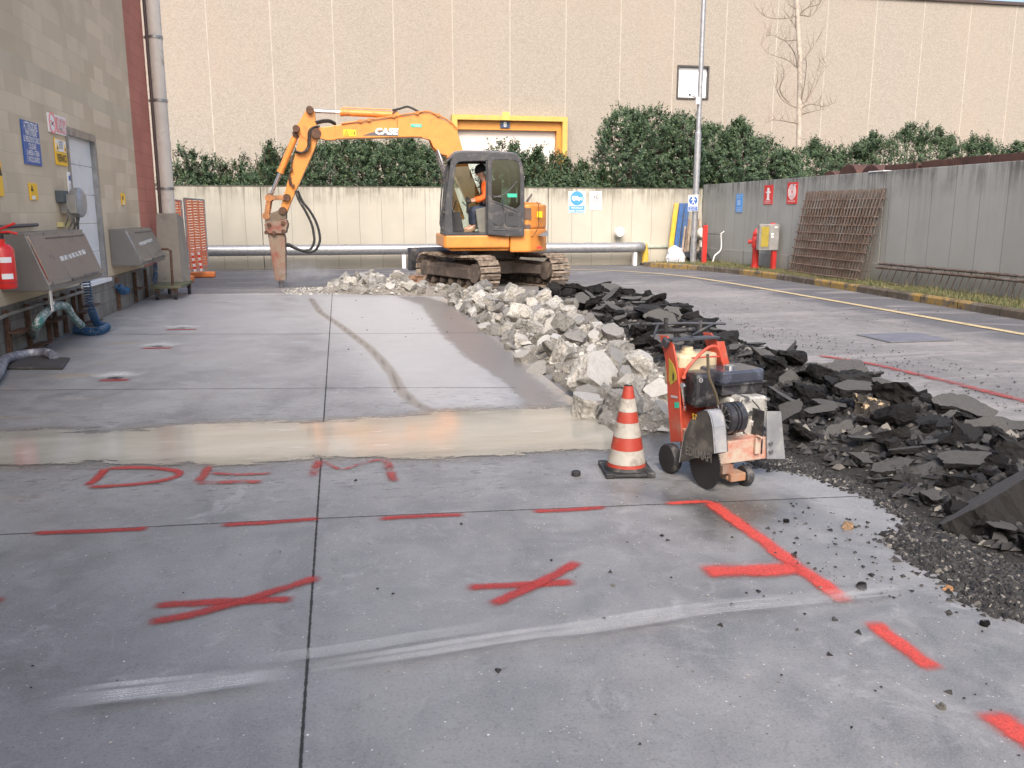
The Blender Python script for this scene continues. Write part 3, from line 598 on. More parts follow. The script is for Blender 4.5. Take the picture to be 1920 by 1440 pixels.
# door portal of the warehouse
YP = mat('yellow_portal_paint', (.58, .38, .09), .5, var=.1, dirt=(.42, .34, .16), damt=.3, dscale=3); OP = mat('orange_portal_paint', (.58, .25, .045), .5, var=.1)
pt = MB(); t_ = .22
pt.bx((DX0, YF - .5, 0), (DX0 + t_, YF - .002, DZ - .20)); pt.bx((DX1 - t_, YF - .5, 0), (DX1, YF - .002, DZ - .20)); pt.bx((DX0, YF - .5, DZ - .20), (DX1, YF - .002, DZ))
po = pt.build('door_portal', YP, WH, ID)
q = MB(); q.bx((DX0 + t_ + .003, YF - .25, DZ - .58), (DX1 - t_ - .003, YF + .1, DZ - .203)); q.bx((DX1 - t_ - .2, YF - .25, 0), (DX1 - t_ - .003, YF + .1, DZ - .583)); q.build('inner_frame', OP, po, ID)
q = MB()
for k in range(9): q.bx((DX0 + t_ + .003, YF + .02, k * .56), (DX1 - t_ - .205, YF + .08, k * .56 + .552))
q.build('door', mat('white_sectional_door', (.66, .61, .58), .5, var=.05), WH, ID, bev=.006)
c = PL(949, 226, (0, YF - .55, 0), (0, 1, 0)); MB().bx((c.x - .15, YF - .56, DZ - .19), (c.x + .15, YF - .502, DZ + .14)).build('portal_lamp', flat('yellow_lamp_box', (.85, .62, .12)), po, ID)
PM = fr3((c.x - .21, YF - .29, DZ - .50), (1, 0, 0), (0, 0, 1)); np_ = MB().bx((0, 0, 0), (.42, .28, .02)).build('number_plate', flat('plate_navy', (.03, .06, .13)), WH, PM); txt('8', .21, SWHITE, np_, PM, .21, .14, .022, bold=.02)
wf = MB(); e = .07
wf.bx((WX0, YF - .06, WZ0), (WX0 + e, YF + .2, WZ1)); wf.bx((WX1 - e, YF - .06, WZ0), (WX1, YF + .2, WZ1)); wf.bx((WX0 + e, YF - .06, WZ0), (WX1 - e, YF + .2, WZ0 + e)); wf.bx((WX0 + e, YF - .06, WZ1 - e), (WX1 - e, YF + .2, WZ1))
win = wf.build('window', mat('dark_window_frame', (.06, .055, .055), .5), WH, ID)
MB().bx((WX0 + e, YF + .1, WZ0 + e), (WX1 - e, YF + .12, WZ1 - e)).build('pane', mat('plain_white_pane', (.85, .87, .90), .2, var=.02, bump=0), win, ID)  # pane in one even white
# ================================================================== PLANTING
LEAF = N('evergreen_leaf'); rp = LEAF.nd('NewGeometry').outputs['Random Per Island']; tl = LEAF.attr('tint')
_c = LEAF.mix(rp, (.02, .043, .03), (.068, .11, .055)); _c = LEAF.mix(LEAF.math('MULTIPLY', LEAF.math('GREATER_THAN', rp, .93), .8), _c, (.12, .16, .075)); _c = LEAF.mix(LEAF.math('MULTIPLY', tl, .55), _c, (.075, .125, .045))  # a few leaves coloured paler as painted highlights
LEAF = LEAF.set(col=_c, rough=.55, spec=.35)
DRYL = N('dry_twig_leaf'); DRYL = DRYL.set(col=(.14, .095, .06), rough=.8)
BARK = mat('brown_bark', (.11, .085, .065), .9, var=.4, scale=20, bump=.6)
def shrub_crown(cx, cy, z0, z1, rx, ry, nspray, seed, leaf=.085, shoots=.25, pointy=0.):
    r = np.random.default_rng(seed); Vv = []; T = []
    H = z1 - z0; n = nspray
    th = r.uniform(0, 2*np.pi, n); u = r.uniform(-.95, 1, n); rad = r.uniform(.35, 1, n) ** .45
    prof = np.sqrt(np.clip(1 - np.abs(u) ** 2.6, 0, 1)) * (1 - pointy * np.clip(u, 0, 1))
    lump = 1 + .16 * np.sin(3 * th + seed) * np.cos(4 * u + seed) + .10 * np.sin(7 * th + 2.3 * seed + 5 * u)
    px = cx + np.cos(th) * prof * rad * rx * lump; py = cy + np.sin(th) * prof * rad * ry * lump
    pz = z0 + H * .5 + u * H * .5 * (.80 + .2 * rad) * (1 - .10 * np.abs(np.sin(5 * th + seed)))
    d = np.stack([np.cos(th) * prof, np.sin(th) * prof, .55 + .8 * np.clip(u, -.3, 1)], 1) + r.normal(0, .35, (n, 3)); d /= np.linalg.norm(d, axis=1)[:, None]
    sl_ = np.where(r.random(n) < shoots, r.uniform(.2, .42, n), r.uniform(.1, .24, n))
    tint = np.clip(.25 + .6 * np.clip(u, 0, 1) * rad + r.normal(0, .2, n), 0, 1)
    for k in range(11):
        t = (k + .5) / 11; base = np.stack([px, py, pz], 1) + d * (sl_ * t)[:, None]
        a = k * 2.4 + r.uniform(0, .8, n); e1 = np.cross(d, [0.3, .2, 1]); e1 /= np.linalg.norm(e1, axis=1)[:, None] + 1e-9; e2 = np.cross(d, e1)
        o = e1 * np.cos(a)[:, None] + e2 * np.sin(a)[:, None]; ld = o * .8 + d * .65 + r.normal(0, .15, (n, 3)); ld /= np.linalg.norm(ld, axis=1)[:, None]
        sd_ = np.cross(ld, d); sd_ /= np.linalg.norm(sd_, axis=1)[:, None] + 1e-9
        L = leaf * r.uniform(.7, 1.25, n)[:, None]; w = L * .24
        mid = base + ld * L * .5
        Vv.append(np.stack([base, mid + sd_ * w, base + ld * L - d * L * .12, mid - sd_ * w], 1)); T.append(np.repeat(tint, 4))
    V = np.concatenate(Vv).reshape(-1, 3); return V, np.arange(len(V)).reshape(-1, 4), np.concatenate(T)
def shrub(label, cx, cy, ztop, rx, ry, nspray, seed, group, zb=1.7, pointy=.2, cat='shrub', dry=0, leaf=.085, shoots=.25, name='evergreen_shrub', trunk=True, spikes=0, spike_h=.4):
    root = thing(name, label, cat, Matrix.Translation((cx, cy, 0)), group)
    V, Fc, T = shrub_crown(cx, cy, zb, ztop - (spike_h if spikes else 0), rx, ry, nspray, seed, leaf, shoots, pointy); V = V - np.array([cx, cy, 0])
    SP = []
    r5 = random.Random(seed * 3 + 1)
    for k in range(spikes):
        sx_ = cx + r5.uniform(-.6, .6) * rx; sy_ = cy + r5.uniform(-.5, .3) * ry; hh = spike_h * r5.uniform(.5, 1.0)
        V2, F2, T2 = shrub_crown(sx_, sy_, ztop - spike_h - .35, ztop - spike_h + hh, .13, .13, 42, seed * 7 + k, leaf, .2, .55); SP.append((V2 - np.array([cx, cy, 0]), F2, T2))
    for V2, F2, T2 in SP: Fc = np.concatenate([Fc, F2 + len(V)]); V = np.concatenate([V, V2]); T = np.concatenate([T, T2])
    npmesh('crown', V, Fc, LEAF, root, None, dict(tint=T))
    tb = MB(); r = random.Random(seed)
    for k in range(4):
        a = k * 1.6 + r.random(); tb.tube([(.05 * math.cos(a), .05 * math.sin(a), -.05), (.12 * math.cos(a), .12 * math.sin(a), zb * .6), (rx * .3 * math.cos(a), ry * .3 * math.sin(a), zb + (ztop - zb) * .45), (rx * .55 * math.cos(a), ry * .55 * math.sin(a), zb + (ztop - zb) * .8)], [.035, .03, .02, .008], 6)
    tb.build('trunk', BARK, root)
    if dry:
        dv = MB()
        for k in range(dry):
            a = r.uniform(math.pi, 2 * math.pi); z = r.uniform(zb + .3, ztop - .4); p0 = Vector((rx * .85 * math.cos(a), ry * .95 * math.sin(a), z)); 
            dv.tube([p0, p0 + Vector((r.uniform(-.12, .12), -.08, r.uniform(.1, .25))), p0 + Vector((r.uniform(-.25, .25), -.14, r.uniform(.2, .5)))], [.006, .005, .002], 4, False)
        dv.build('dry_twigs', DRYL.m if isinstance(DRYL, N) else DRYL, root)
    return root
LOW = [(338,272,36,'first shrub of the low hedge beside the drainpipe'),(378,292,34,'sparse low shrub second from the drainpipe'),(422,292,36,'low shrub with a pale gap on its left, third from the drainpipe'),(460,288,36,'low shrub just left of the machine arm link'),(492,264,30,'upright pointed shrub left of the tilted machine arm'),(522,262,30,'pointed shrub behind the upper machine arm'),
 (558,270,38,'low shrub directly behind the tilted machine arm'),(600,264,40,'dark hedge shrub just right of the machine arm'),(645,262,40,'dark hedge shrub under the yellow boom label'),(690,262,40,'dark hedge shrub under the boom lettering'),(735,262,40,'dark hedge shrub under the middle of the boom'),(778,262,40,'dark hedge shrub under the green boom sticker'),(820,276,40,'hedge shrub with dry stems just left of the cab')]
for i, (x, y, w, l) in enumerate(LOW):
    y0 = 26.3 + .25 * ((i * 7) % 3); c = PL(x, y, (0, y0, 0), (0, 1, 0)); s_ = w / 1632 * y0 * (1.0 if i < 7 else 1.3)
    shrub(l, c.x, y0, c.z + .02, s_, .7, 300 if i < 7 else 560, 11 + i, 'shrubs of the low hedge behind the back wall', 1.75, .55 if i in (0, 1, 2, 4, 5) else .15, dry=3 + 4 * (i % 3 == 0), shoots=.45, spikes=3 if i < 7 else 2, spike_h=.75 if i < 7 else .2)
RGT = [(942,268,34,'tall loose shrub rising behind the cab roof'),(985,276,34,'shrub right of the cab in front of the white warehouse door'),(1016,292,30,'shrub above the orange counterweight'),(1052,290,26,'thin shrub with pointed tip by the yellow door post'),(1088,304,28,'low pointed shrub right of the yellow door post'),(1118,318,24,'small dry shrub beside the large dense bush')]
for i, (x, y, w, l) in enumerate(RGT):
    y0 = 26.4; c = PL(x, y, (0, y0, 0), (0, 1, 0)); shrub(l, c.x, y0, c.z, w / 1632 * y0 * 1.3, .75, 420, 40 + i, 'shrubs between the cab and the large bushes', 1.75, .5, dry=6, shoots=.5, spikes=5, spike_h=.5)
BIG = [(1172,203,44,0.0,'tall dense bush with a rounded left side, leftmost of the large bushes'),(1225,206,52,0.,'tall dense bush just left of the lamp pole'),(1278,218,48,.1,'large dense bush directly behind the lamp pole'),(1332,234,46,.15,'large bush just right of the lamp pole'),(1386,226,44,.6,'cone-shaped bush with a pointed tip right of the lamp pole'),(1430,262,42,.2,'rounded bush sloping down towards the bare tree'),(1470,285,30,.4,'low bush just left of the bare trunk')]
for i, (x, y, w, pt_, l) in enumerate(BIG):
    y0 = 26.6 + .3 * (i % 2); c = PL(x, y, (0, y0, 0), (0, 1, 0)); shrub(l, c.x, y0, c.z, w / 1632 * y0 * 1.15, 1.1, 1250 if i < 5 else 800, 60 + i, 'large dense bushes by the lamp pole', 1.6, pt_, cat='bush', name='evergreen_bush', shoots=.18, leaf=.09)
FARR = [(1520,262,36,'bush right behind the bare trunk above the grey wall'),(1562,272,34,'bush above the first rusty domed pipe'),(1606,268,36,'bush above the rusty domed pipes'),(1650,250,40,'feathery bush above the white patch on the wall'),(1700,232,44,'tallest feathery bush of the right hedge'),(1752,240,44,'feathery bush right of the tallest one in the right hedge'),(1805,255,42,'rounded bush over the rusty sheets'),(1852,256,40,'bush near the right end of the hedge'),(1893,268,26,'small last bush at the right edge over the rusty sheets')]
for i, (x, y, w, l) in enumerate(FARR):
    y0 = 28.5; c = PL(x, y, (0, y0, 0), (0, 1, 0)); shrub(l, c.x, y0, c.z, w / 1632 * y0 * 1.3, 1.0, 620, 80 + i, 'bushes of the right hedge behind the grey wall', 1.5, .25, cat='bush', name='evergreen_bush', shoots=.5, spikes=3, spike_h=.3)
# bare tree
PB = mat('pale_peeling_bark', (.46, .40, .34), .85, var=.4, scale=6, bump=.5); TB = mat('grey_twig', (.26, .21, .17), .9)
ty = 31.0; tp = lambda x, y, dy=0: PL(x, y, (0, ty + dy, 0), (0, 1, 0))
b0 = tp(1497, 290); tree = thing('bare_tree', 'bare leafless tree with a pale trunk in front of the warehouse', 'tree', Matrix.Translation((b0.x, ty, 0)))
MB().tube(curve([(b0.x, ty, -.1), b0, tp(1499, 200), tp(1500, 120), tp(1497, 60), tp(1494, 0), tp(1493, -90)], 4), [.105] * 5 + [.10] * 4 + [.095] * 4 + [.09] * 4 + [.085] * 4 + [.08] * 3 + [.06], 10).build('trunk', PB, tree, ID, smooth=60)
LIMB = [[(1500,205),(1470,190),(1455,165),(1462,150)],[(1500,205),(1520,195),(1545,200),(1566,192)],[(1500,196),(1512,188),(1524,160),(1540,110),(1548,120)],[(1502,215),(1520,210),(1545,205)],[(1495,128),(1475,112),(1440,100),(1425,82)],[(1495,128),(1490,100),(1470,75),(1462,85)],[(1494,75),(1470,76),(1450,66),(1436,68)],
 [(1493,30),(1470,35),(1440,33),(1424,22)],[(1493,18),(1478,5),(1480,-14)],[(1498,28),(1515,14),(1535,8),(1545,-10)],[(1498,28),(1520,30),(1530,20)],[(1500,198),(1508,160),(1512,120),(1510,108)],[(1512,190),(1530,160),(1542,130),(1552,125)],[(1498,232),(1475,228),(1450,225),(1436,232)],[(1499,120),(1516,100),(1535,72)],[(1496,-10),(1470,-30),(1450,-60)],[(1498,-20),(1520,-45),(1535,-80)],[(1478,192),(1462,170),(1470,140),(1465,120)],[(1496,60),(1488,45),(1470,20)]]
for i, L in enumerate(LIMB):
    dy = [0, -.3, -.7, -1.0, -1.2] if i % 2 else [0, .3, .6, .9, 1.2]; P = [tp(x, y, dy[k]) for k, (x, y) in enumerate(L)]; P = curve(P, 4); lb = MB(); m_ = len(P)
    lb.tube(P, [.022 * (1 - .85 * k / m_) for k in range(m_)], 6)
    r = random.Random(i)
    for k in range(1, m_, 1):
        q = P[k]; d = Vector((r.uniform(-.5, .5), r.uniform(-.3, .3), r.uniform(.1, .7))); lb.tube([q, q + d * .45, q + d * .9 + Vector((0, 0, .12))], [.010, .007, .003], 4, False)
    lb.build('limb', TB, tree, ID)
# ================================================================== LEFT WALL: signs, cabinets, fittings
M, w, h = on_left(36, 223, 77, 312)
s = plate('wall_sign', 'tall blue sign with six white lines headed ATTENZIONE on the block wall', 'sign', M, w, h, BLUE)
for k, (t_, hh, ww) in enumerate([('ATTENZIONE', .085, .78), ('PRIMA DI INIZIARE', .062, .66), ('LE OPERAZIONI DI SCARICO', .066, .94), ('COLLEGARE', .062, .44), ('LA MESSA A TERRA', .062, .74), ('E VINCOLO RAPIDO', .062, .72)]):
    txt(t_, hh, SWHITE, s, M, w * .5, h * (.88 - .152 * k), .014, .02, w * ww)
M, w, h = on_left(86, 210, 124, 256)
s = plate('wall_sign', 'white and faded red no smoking sign reading VIETATO FUMARE', 'sign', M, w, h, SWHITE)
MB().bx((w * .40, .02, .0125), (w - .02, h - .02, .015)).build('red_field', PINK, s, M)
txt('VIETATO', .085, SWHITE, s, M, w * .69, h * .68, .018, .02, w * .5); txt('FUMARE', .085, SWHITE, s, M, w * .69, h * .32, .018, .02, w * .5)
a = MB(); annul(a, w * .21, h * .5, w * .14, w * .18, .0125, .016); a.prism([(w*.10, h*.60, .0125), (w*.13, h*.64, .0125), (w*.32, h*.38, .0125), (w*.29, h*.34, .0125)], (0, 0, .003)); a.build('prohibition_ring', PINK, s, M)
MB().prism([(w*.13, h*.40, .017), (w*.15, h*.37, .017), (w*.27, h*.56, .017), (w*.25, h*.59, .017)], (0, 0, .003)).build('cigarette_symbol', INK, s, M)
M, w, h = on_left(99, 258, 125, 312)
s = plate('wall_sign', 'small yellow sign reading VERNICI under a white panel with warning triangles', 'sign', M, w, h, SYEL)
MB().bx((0.01, h * .52, .0125), (w - .01, h - .01, .015)).build('white_panel', SWHITE, s, M)
a = MB()
for cx_ in (.16, .84): a.prism([(w * (cx_ - .11), h * .56, .016), (w * (cx_ + .11), h * .56, .016), (w * cx_, h * .86, .016)], (0, 0, .003))
a.build('warning_triangles', SYEL, s, M); a = MB()
for cx_ in (.16, .84): ell(a, w * cx_, h * .64, w * .035, h * .05, .0195, .021)
a.build('triangle_symbols', INK, s, M)
for k, t_ in enumerate(('LAVORI', 'IN CORSO', 'SOSTA')): txt(t_, .03, INK, s, M, w * .5, h * (.88 - k * .11), .017, 0, w * .36)
txt('VERNICI', h * .28, INK, s, M, w * .5, h * .26, .014, .03, w * .84)
M, w, h = on_left(-14, 300, 5.5, 368); s = plate('wall_sign', 'yellow warning sign cut by the left edge of the photo', 'sign', M, w, h, SYEL)
a = MB().prism([(w*.55, h*.58, .0125), (w*.98, h*.58, .0125), (w*.78, h*.86, .0125)], (0, 0, .003)); a.build('warning_triangle', INK, s, M)
M, w, h = on_left(52, 343, 69.5, 375); s = plate('wall_sign', 'small orange-yellow warning sticker with a black triangle above the first cabinet', 'sticker', M, w, h, SYEL)
MB().prism([(w*.12, h*.52, .0125), (w*.45, h*.52, .0125), (w*.28, h*.88, .0125)], (0, 0, .003)).build('warning_triangle', INK, s, M); MB().bx((w*.18, .005, .0125), (w*.6, h*.25, .015)).build('white_label', SWHITE, s, M)
M, w, h = on_left(225.5, 362, 234.5, 384); s = plate('wall_sign', 'small yellow sticker between the white door and the red wall end', 'sticker', M, w, h, SYEL)
MB().bx((w*.15, h*.45, .0125), (w*.4, h*.75, .015)).build('warning_triangle', INK, s, M); a = MB(); annul(a, w*.45, h*.13, .02, .04, .0125, .015); a.build('white_ring', SWHITE, s, M)
M, w, h = on_left(123.5, 322, 134.5, 366); s = plate('wall_sign', 'narrow white information sheet beside the white door', 'sign', M, w, h, SWHITE)
a = MB(); ell(a, w*.5, h*.74, w*.3, h*.12, .0125, .014); a.build('printed_symbol', BLUE, s, M); a = MB()
for k in range(5): a.bx((w*.2, h*(.1 + .09*k), .0125), (w*.8, h*(.13 + .09*k), .014))
a.build('printed_lines', LGREY, s, M)
# stainless cabinets with sloping lids
def cabinet(label, y0, y1, zb, zt, db, dt, peel):
    root = thing('steel_cabinet', label, 'cabinet', Matrix.Translation((XW, y0, 0)), 'stainless hose cabinets on the block wall')
    x0 = XW + .004
    m = MB().prism([(x0, y0, zb), (x0 + db, y0, zb), (x0 + db, y0, zb + .05), (x0 + dt, y0, zt - .03), (x0 + dt, y0, zt), (x0, y0, zt)], (0, y1 - y0, 0)); m.build('body', STAIN, root, ID, bev=.006)
    a = Vector((x0 + db, 0, zb + .055)); b = Vector((x0 + dt, 0, zt - .035)); d = (b - a); L = d.length; d.normalize(); nr = Vector((d.z, 0, -d.x)).normalized()
    if nr.x < 0: nr = -nr
    ML = fr3((a.x, y0 + .02, a.z), (0, 1, 0), d)       # local: x along wall, y up the slope, z outwards
    W_ = y1 - y0 - .04
    lid = MB().bx((0.0, .03, .004), (W_, L * .97, .018)).build('lid', STAIN, root, ML, bev=.004)
    MB().bx((-.012, .0, -.004), (-.002, L, .02)).build('edge_highlight', CHROME, lid, ML)  # chrome strip added as the bright highlight along the lid edge
    MB().bx((0, -.01, .002), (W_, .028, .05)).build('lid_lip', STAIN, lid, ML, bev=.003)
    MB().bx((W_ * .25, L * .91, .019), (W_ * .95, L * .935, .026)).build('hinge', DARKP, lid, ML)
    MB().bx((W_ * .3, -.012, .03), (W_ * .82, .012, .06)).cyl((W_ * .55, .01, .05), (W_ * .85, .01, .05), .012, n=8).build('handle', DARKP, lid, ML)
    n = N('peeling_white_sticker') if 'peel' not in _mc else None
    if n: _mc['peel'] = n.set(col=(.66, .66, .64), rough=.7, alpha=n.step(n.noise(28, 6, .8), .44, .5))
    a_ = MB(); r = random.Random(int(y0 * 10))
    for k in range(7):
        u = W_ * (peel[0] + k * peel[2]); v_ = L * (peel[1] + .012 * k); a_.bx((u, v_, .0185), (u + W_ * peel[2] * .78, v_ + L * .10, .0195))
    a_.build('peeling_label', _mc['peel'], lid, ML)
    return root
cb1 = cabinet('stainless cabinet with a sloping lid beside the fire extinguisher', 9.75, 11.82, .70, 1.30, .46, .28, (.33, .42, .075))
cb2 = cabinet('stainless cabinet with a sloping lid between the white door and the trolley', 14.25, 16.1, .70, 1.26, .44, .24, (.2, .5, .085))
for y, z in ((10.0, 1.33),): pass
mp = MB(); mp.tube([(XW + .05, 9.3, 1.36), (XW + .05, 10.9, 1.37)], .02, 8); tag(mp.build('thin_rail', DARKP), 'thin dark rail on the wall above the first cabinet', 'rail')
v_ = thing('pipe_valve', 'steel valve and fitting under the near end of the first cabinet', 'valve', Matrix.Translation((XW + .4, 9.95, .7)))
MB().cyl((0, 0, 0), (0, 0, -.12), .022).cyl((0, 0, -.12), (0, 0, -.16), .035).cyl((0, 0, -.16), (0, 0, -.23), .02).build('fitting', CHROME, v_)
MB().box((-.08, 0, -.14), (.2, .03, .012)).build('lever', DARKP, v_)
# pipe along the plinth
pp = [PL(x, y, (XW + .06, 0, 0), (1, 0, 0)) for x, y in ((-30, 610), (10, 592), (75, 570), (120, 558), (160, 545))]
tag(MB().tube(pp, .022, 8).build('wall_pipe', mat('grey_painted_pipe', (.22, .20, .17), .6)), 'thin grey pipe running along the grey plinth', 'pipe')
br = thing('hose_bracket', 'row of rusty steel hose brackets fixed to the grey plinth', 'bracket', Matrix.Translation((XW, 11, 0)))
for (x, y) in ((8, 612), (48, 606), (85, 590), (100, 610), (118, 595), (135, 575), (150, 600), (220, 570), (272, 545), (252, 555)):
    q = PL(x, y, (XW + .02, 0, 0), (1, 0, 0)); MB().box((XW + .05, q.y, .27), (.045, .045, .50)).build('upright', RUSTY, br, ID)
for (x, y) in ((30, 620), (70, 645), (95, 600), (110, 595), (150, 585), (165, 572), (170, 605), (255, 540), (60, 655)):
    q = PL(x, y, (XW + .1, 0, 0), (1, 0, 0)); MB().box((XW + .15, q.y, max(.06, q.z)), (.14, .34, .02)).build('arm', RUSTY, br, ID)
# hoses
HG = N('worn_green_hose'); HG = HG.set(col=HG.mix(HG.step(HG.noise(22, 6, .8, sc3=(1, .6, 1)), .46, .56), (.035, .15, .13), (.42, .43, .42)), rough=.45)
hp = [G(57, 635, .06)] + [PL(x, y, (XW + .32, 0, 0), (1, 0, 0)) for x, y in ((68, 612), (84, 588), (104, 574), (124, 575), (136, 594), (152, 610))]
hs = thing('green_hose', 'thick worn green and white hose arched out of the plinth under the first cabinet', 'hose', Matrix.Translation(hp[0]))
MB().tube(curve(hp, 8), .047, 14).build('hose', HG, hs, ID, smooth=60)
MB().lathe([(.05, 0), (.085, .0), (.085, .05), (.06, .06), (.06, .11)], hp[0] + Vector((0, 0, -.05)), 16).build('coupling', RUSTY, hs, ID, smooth=30)
def helix(pts, r, pitch, n=12):
    P = curve([Vector(p) for p in pts], 10); L = [0.]
    for a, b in zip(P, P[1:]): L.append(L[-1] + (b - a).length)
    out = []; m_ = int(L[-1] / pitch * n); u0 = Vector((1, 0, 0))
    for i in range(m_):
        s_ = L[-1] * i / m_; k = max(j for j in range(len(L) - 1) if L[j] <= s_ + 1e-9); t = (s_ - L[k]) / max(1e-6, L[k+1] - L[k]); q = P[k].lerp(P[k+1], t); d = (P[k+1] - P[k]).normalized()
        u = (u0 - d * u0.dot(d)); u = u.normalized() if u.length > .1 else d.orthogonal().normalized(); v2 = d.cross(u); a_ = 2 * math.pi * i / n
        out.append(q + (u * math.cos(a_) + v2 * math.sin(a_)) * r)
    return out
BLH = mat('blue_plastic_hose', (.025, .085, .18), .35, var=.3)
sp_ = [PL(162, 527, (XW + .3, 0, 0), (1, 0, 0)), PL(166, 555, (XW + .3, 0, 0), (1, 0, 0)), PL(173, 585, (XW + .32, 0, 0), (1, 0, 0)), G(184, 608, .06), G(200, 613, .05), G(178, 622, .05), G(140, 618, .05)]
tag(MB().tube(helix(sp_, .045, .035), .007, 5).build('coiled_air_hose', BLH), 'blue coiled air hose hanging from the first cabinet to the ground', 'hose')
sp_ = [PL(291, 490, (XW + .35, 0, 0), (1, 0, 0)), PL(292, 512, (XW + .35, 0, 0), (1, 0, 0)), PL(290, 528, (XW + .35, 0, 0), (1, 0, 0))]
tag(MB().tube(helix(sp_, .035, .04), .007, 5).build('coiled_air_hose', BLH), 'short blue coiled hose hanging from the second cabinet', 'hose')
tag(MB().tube(helix([PL(222, 535, (XW + .1, 0, 0), (1, 0, 0)), PL(230, 546, (XW + .12, 0, 0), (1, 0, 0)), PL(238, 544, (XW + .12, 0, 0), (1, 0, 0))], .05, .03), .008, 5).build('blue_rope', BLH), 'bundle of blue rope on a bracket below the wall between door and second cabinet', 'rope')
GH = mat('grey_ribbed_hose', (.16, .16, .19), .5, var=.4, dirt=(.5, .5, .5), damt=.4, dscale=14)
tag(MB().tube(curve([G(-40, 745, .05), G(-5, 700, .06), G(8, 676, .07), G(30, 668, .06), G(60, 663, .06), G(85, 662, .06), G(101, 668, .05)], 8), .05, 12).build('grey_hose', GH, smooth=60), 'grey ribbed hose lying on the dark rubber mat at the left edge', 'hose')
mt_ = MB().prism([tuple(G(*p, z=.003)) for p in ((14, 693), (118, 693), (131, 674), (36, 672))], (0, 0, .022)); tag(mt_.build('rubber_mat', mat('dark_rubber_mat', (.05, .046, .043), .7, dirt=(.12, .11, .1), damt=.4), bev=.004), 'dark rubber mat on the concrete under the grey hose', 'mat')
# fire extinguisher
ex0 = PL(6, 540, (XW + .12, 0, 0), (1, 0, 0)); ex = thing('fire_extinguisher', 'red fire extinguisher hanging on the wall at the left edge', 'fire extinguisher', Matrix.Translation((XW + .13, 9.2, .0)))
ze = PL(6, 541, (0, 9.2, 0), (0, 1, 0)); xe = PL(6, 541, (0, 9.2, 0), (0, 1, 0)).x; zt_ = PL(6, 456, (0, 9.2, 0), (0, 1, 0)).z; ME = Matrix.Translation((PL(7, 500, (0, 9.2, 0), (0, 1, 0)).x, 9.2, ze.z)); He = zt_ - ze.z; re_ = .105
MB().lathe([(re_ * .9, 0), (re_, .02), (re_, He * .86), (re_ * .75, He * .95), (.035, He), (.035, He + .04)], (0, 0, 0), 28).build('cylinder', mat('extinguisher_red', (.62, .025, .02), .25, var=.08, bump=0), ex, ME, smooth=40)
MB().lathe([(re_ + .002, He * .13), (re_ + .002, He * .15)], (0, 0, 0), 28).build('band', mat('dark_red_band', (.3, .02, .02), .4), ex, ME)
lb = MB(); nseg = 8
for k in range(nseg):
    a0 = -math.pi * .5 + .1 + k * .12; lb.add([((re_ + .0025) * math.cos(a), (re_ + .0025) * math.sin(a), z) for a, z in ((a0, He * .22), (a0 + .121, He * .22), (a0 + .121, He * .70), (a0, He * .70))], [(0, 1, 2, 3)])
lab = lb.build('label', SWHITE, ex, ME); l2 = MB()
for k in range(nseg):
    a0 = -math.pi * .5 + .1 + k * .12; l2.add([((re_ + .0035) * math.cos(a), (re_ + .0035) * math.sin(a), z) for a, z in ((a0, He * .34), (a0 + .121, He * .34), (a0 + .121, He * .58), (a0, He * .58))], [(0, 1, 2, 3)])
l2.build('label_print', SRED, lab, ME)
MB().cyl((0, 0, He + .04), (0, 0, He + .08), .03).box((.02, -.02, He + .1), (.14, .03, .03)).build('valve_head', INK, ex, ME)
MB().tube([(-.02, -.02, He + .12), (.08, -.04, He + .16), (.16, -.05, He + .19)], .012, 8).tube([(-.02, -.02, He + .1), (.09, -.04, He + .11), (.17, -.05, He + .09)], .012, 8).build('lever', SRED, ex, ME)
tag(MB().box((XW + .06, 9.33, 1.11), (.32, .012, .27), Matrix.Rotation(R(8), 3, 'Y')).build('paper_tag', mat('old_cream_card', (.55, .48, .33), .8)), 'old cream card fixed behind the fire extinguisher', 'card')
# electrical fittings by the door
ef = thing('earthing_unit', 'grey round reel housing with a dark box and cables beside the white door', 'electrical unit', Matrix.Translation((XW, 12.3, 1.6)))
q = lambda x, y, o=.06: PL(x, y, (XW + o, 0, 0), (1, 0, 0))
a = q(112, 357); b = q(125, 380); MB().bx((XW, a.y, b.z), (XW + .09, b.y, a.z)).build('dark_box', mat('slate_plastic', (.07, .09, .10), .4), ef, ID, bev=.006)
c = q(140, 380, .12); MB().lathe([(.17, -.07), (.19, -.04), (.19, .04), (.15, .07), (.04, .075)], (XW + .16, c.y, c.z), 26, 'x').build('reel_housing', GALV, ef, ID, smooth=35)
MB().box((XW + .1, c.y - .12, c.z - .02), (.2, .22, .24)).build('junction_body', mat('grey_cast_housing', (.28, .27, .25), .5), ef, ID, bev=.01)
cm = MB(); r = random.Random(3)
for k in range(6):
    s0 = q(124 + 3 * k, 388 + (k % 3) * 4, .1); e0 = q(122 + 5 * k, 425 + (k * 7) % 14, .06); mid = (s0 + e0) / 2 + Vector((.05, r.uniform(-.15, .15), 0)); cm.tube(curve([s0, mid, e0], 6), .009, 6)
cm.build('cables', mat('mixed_grey_cable', (.16, .15, .13), .5), ef, ID)
a = q(116, 417); b = q(130, 425); MB().bx((XW, a.y, b.z), (XW + .07, b.y, a.z)).build('yellow_junction_box', mat('faded_yellow_plastic', (.55, .48, .22), .5), ef, ID, bev=.004)
MB().cyl(q(146, 395, .1), q(147, 440, .05), .012).build('conduit', INK, ef, ID)
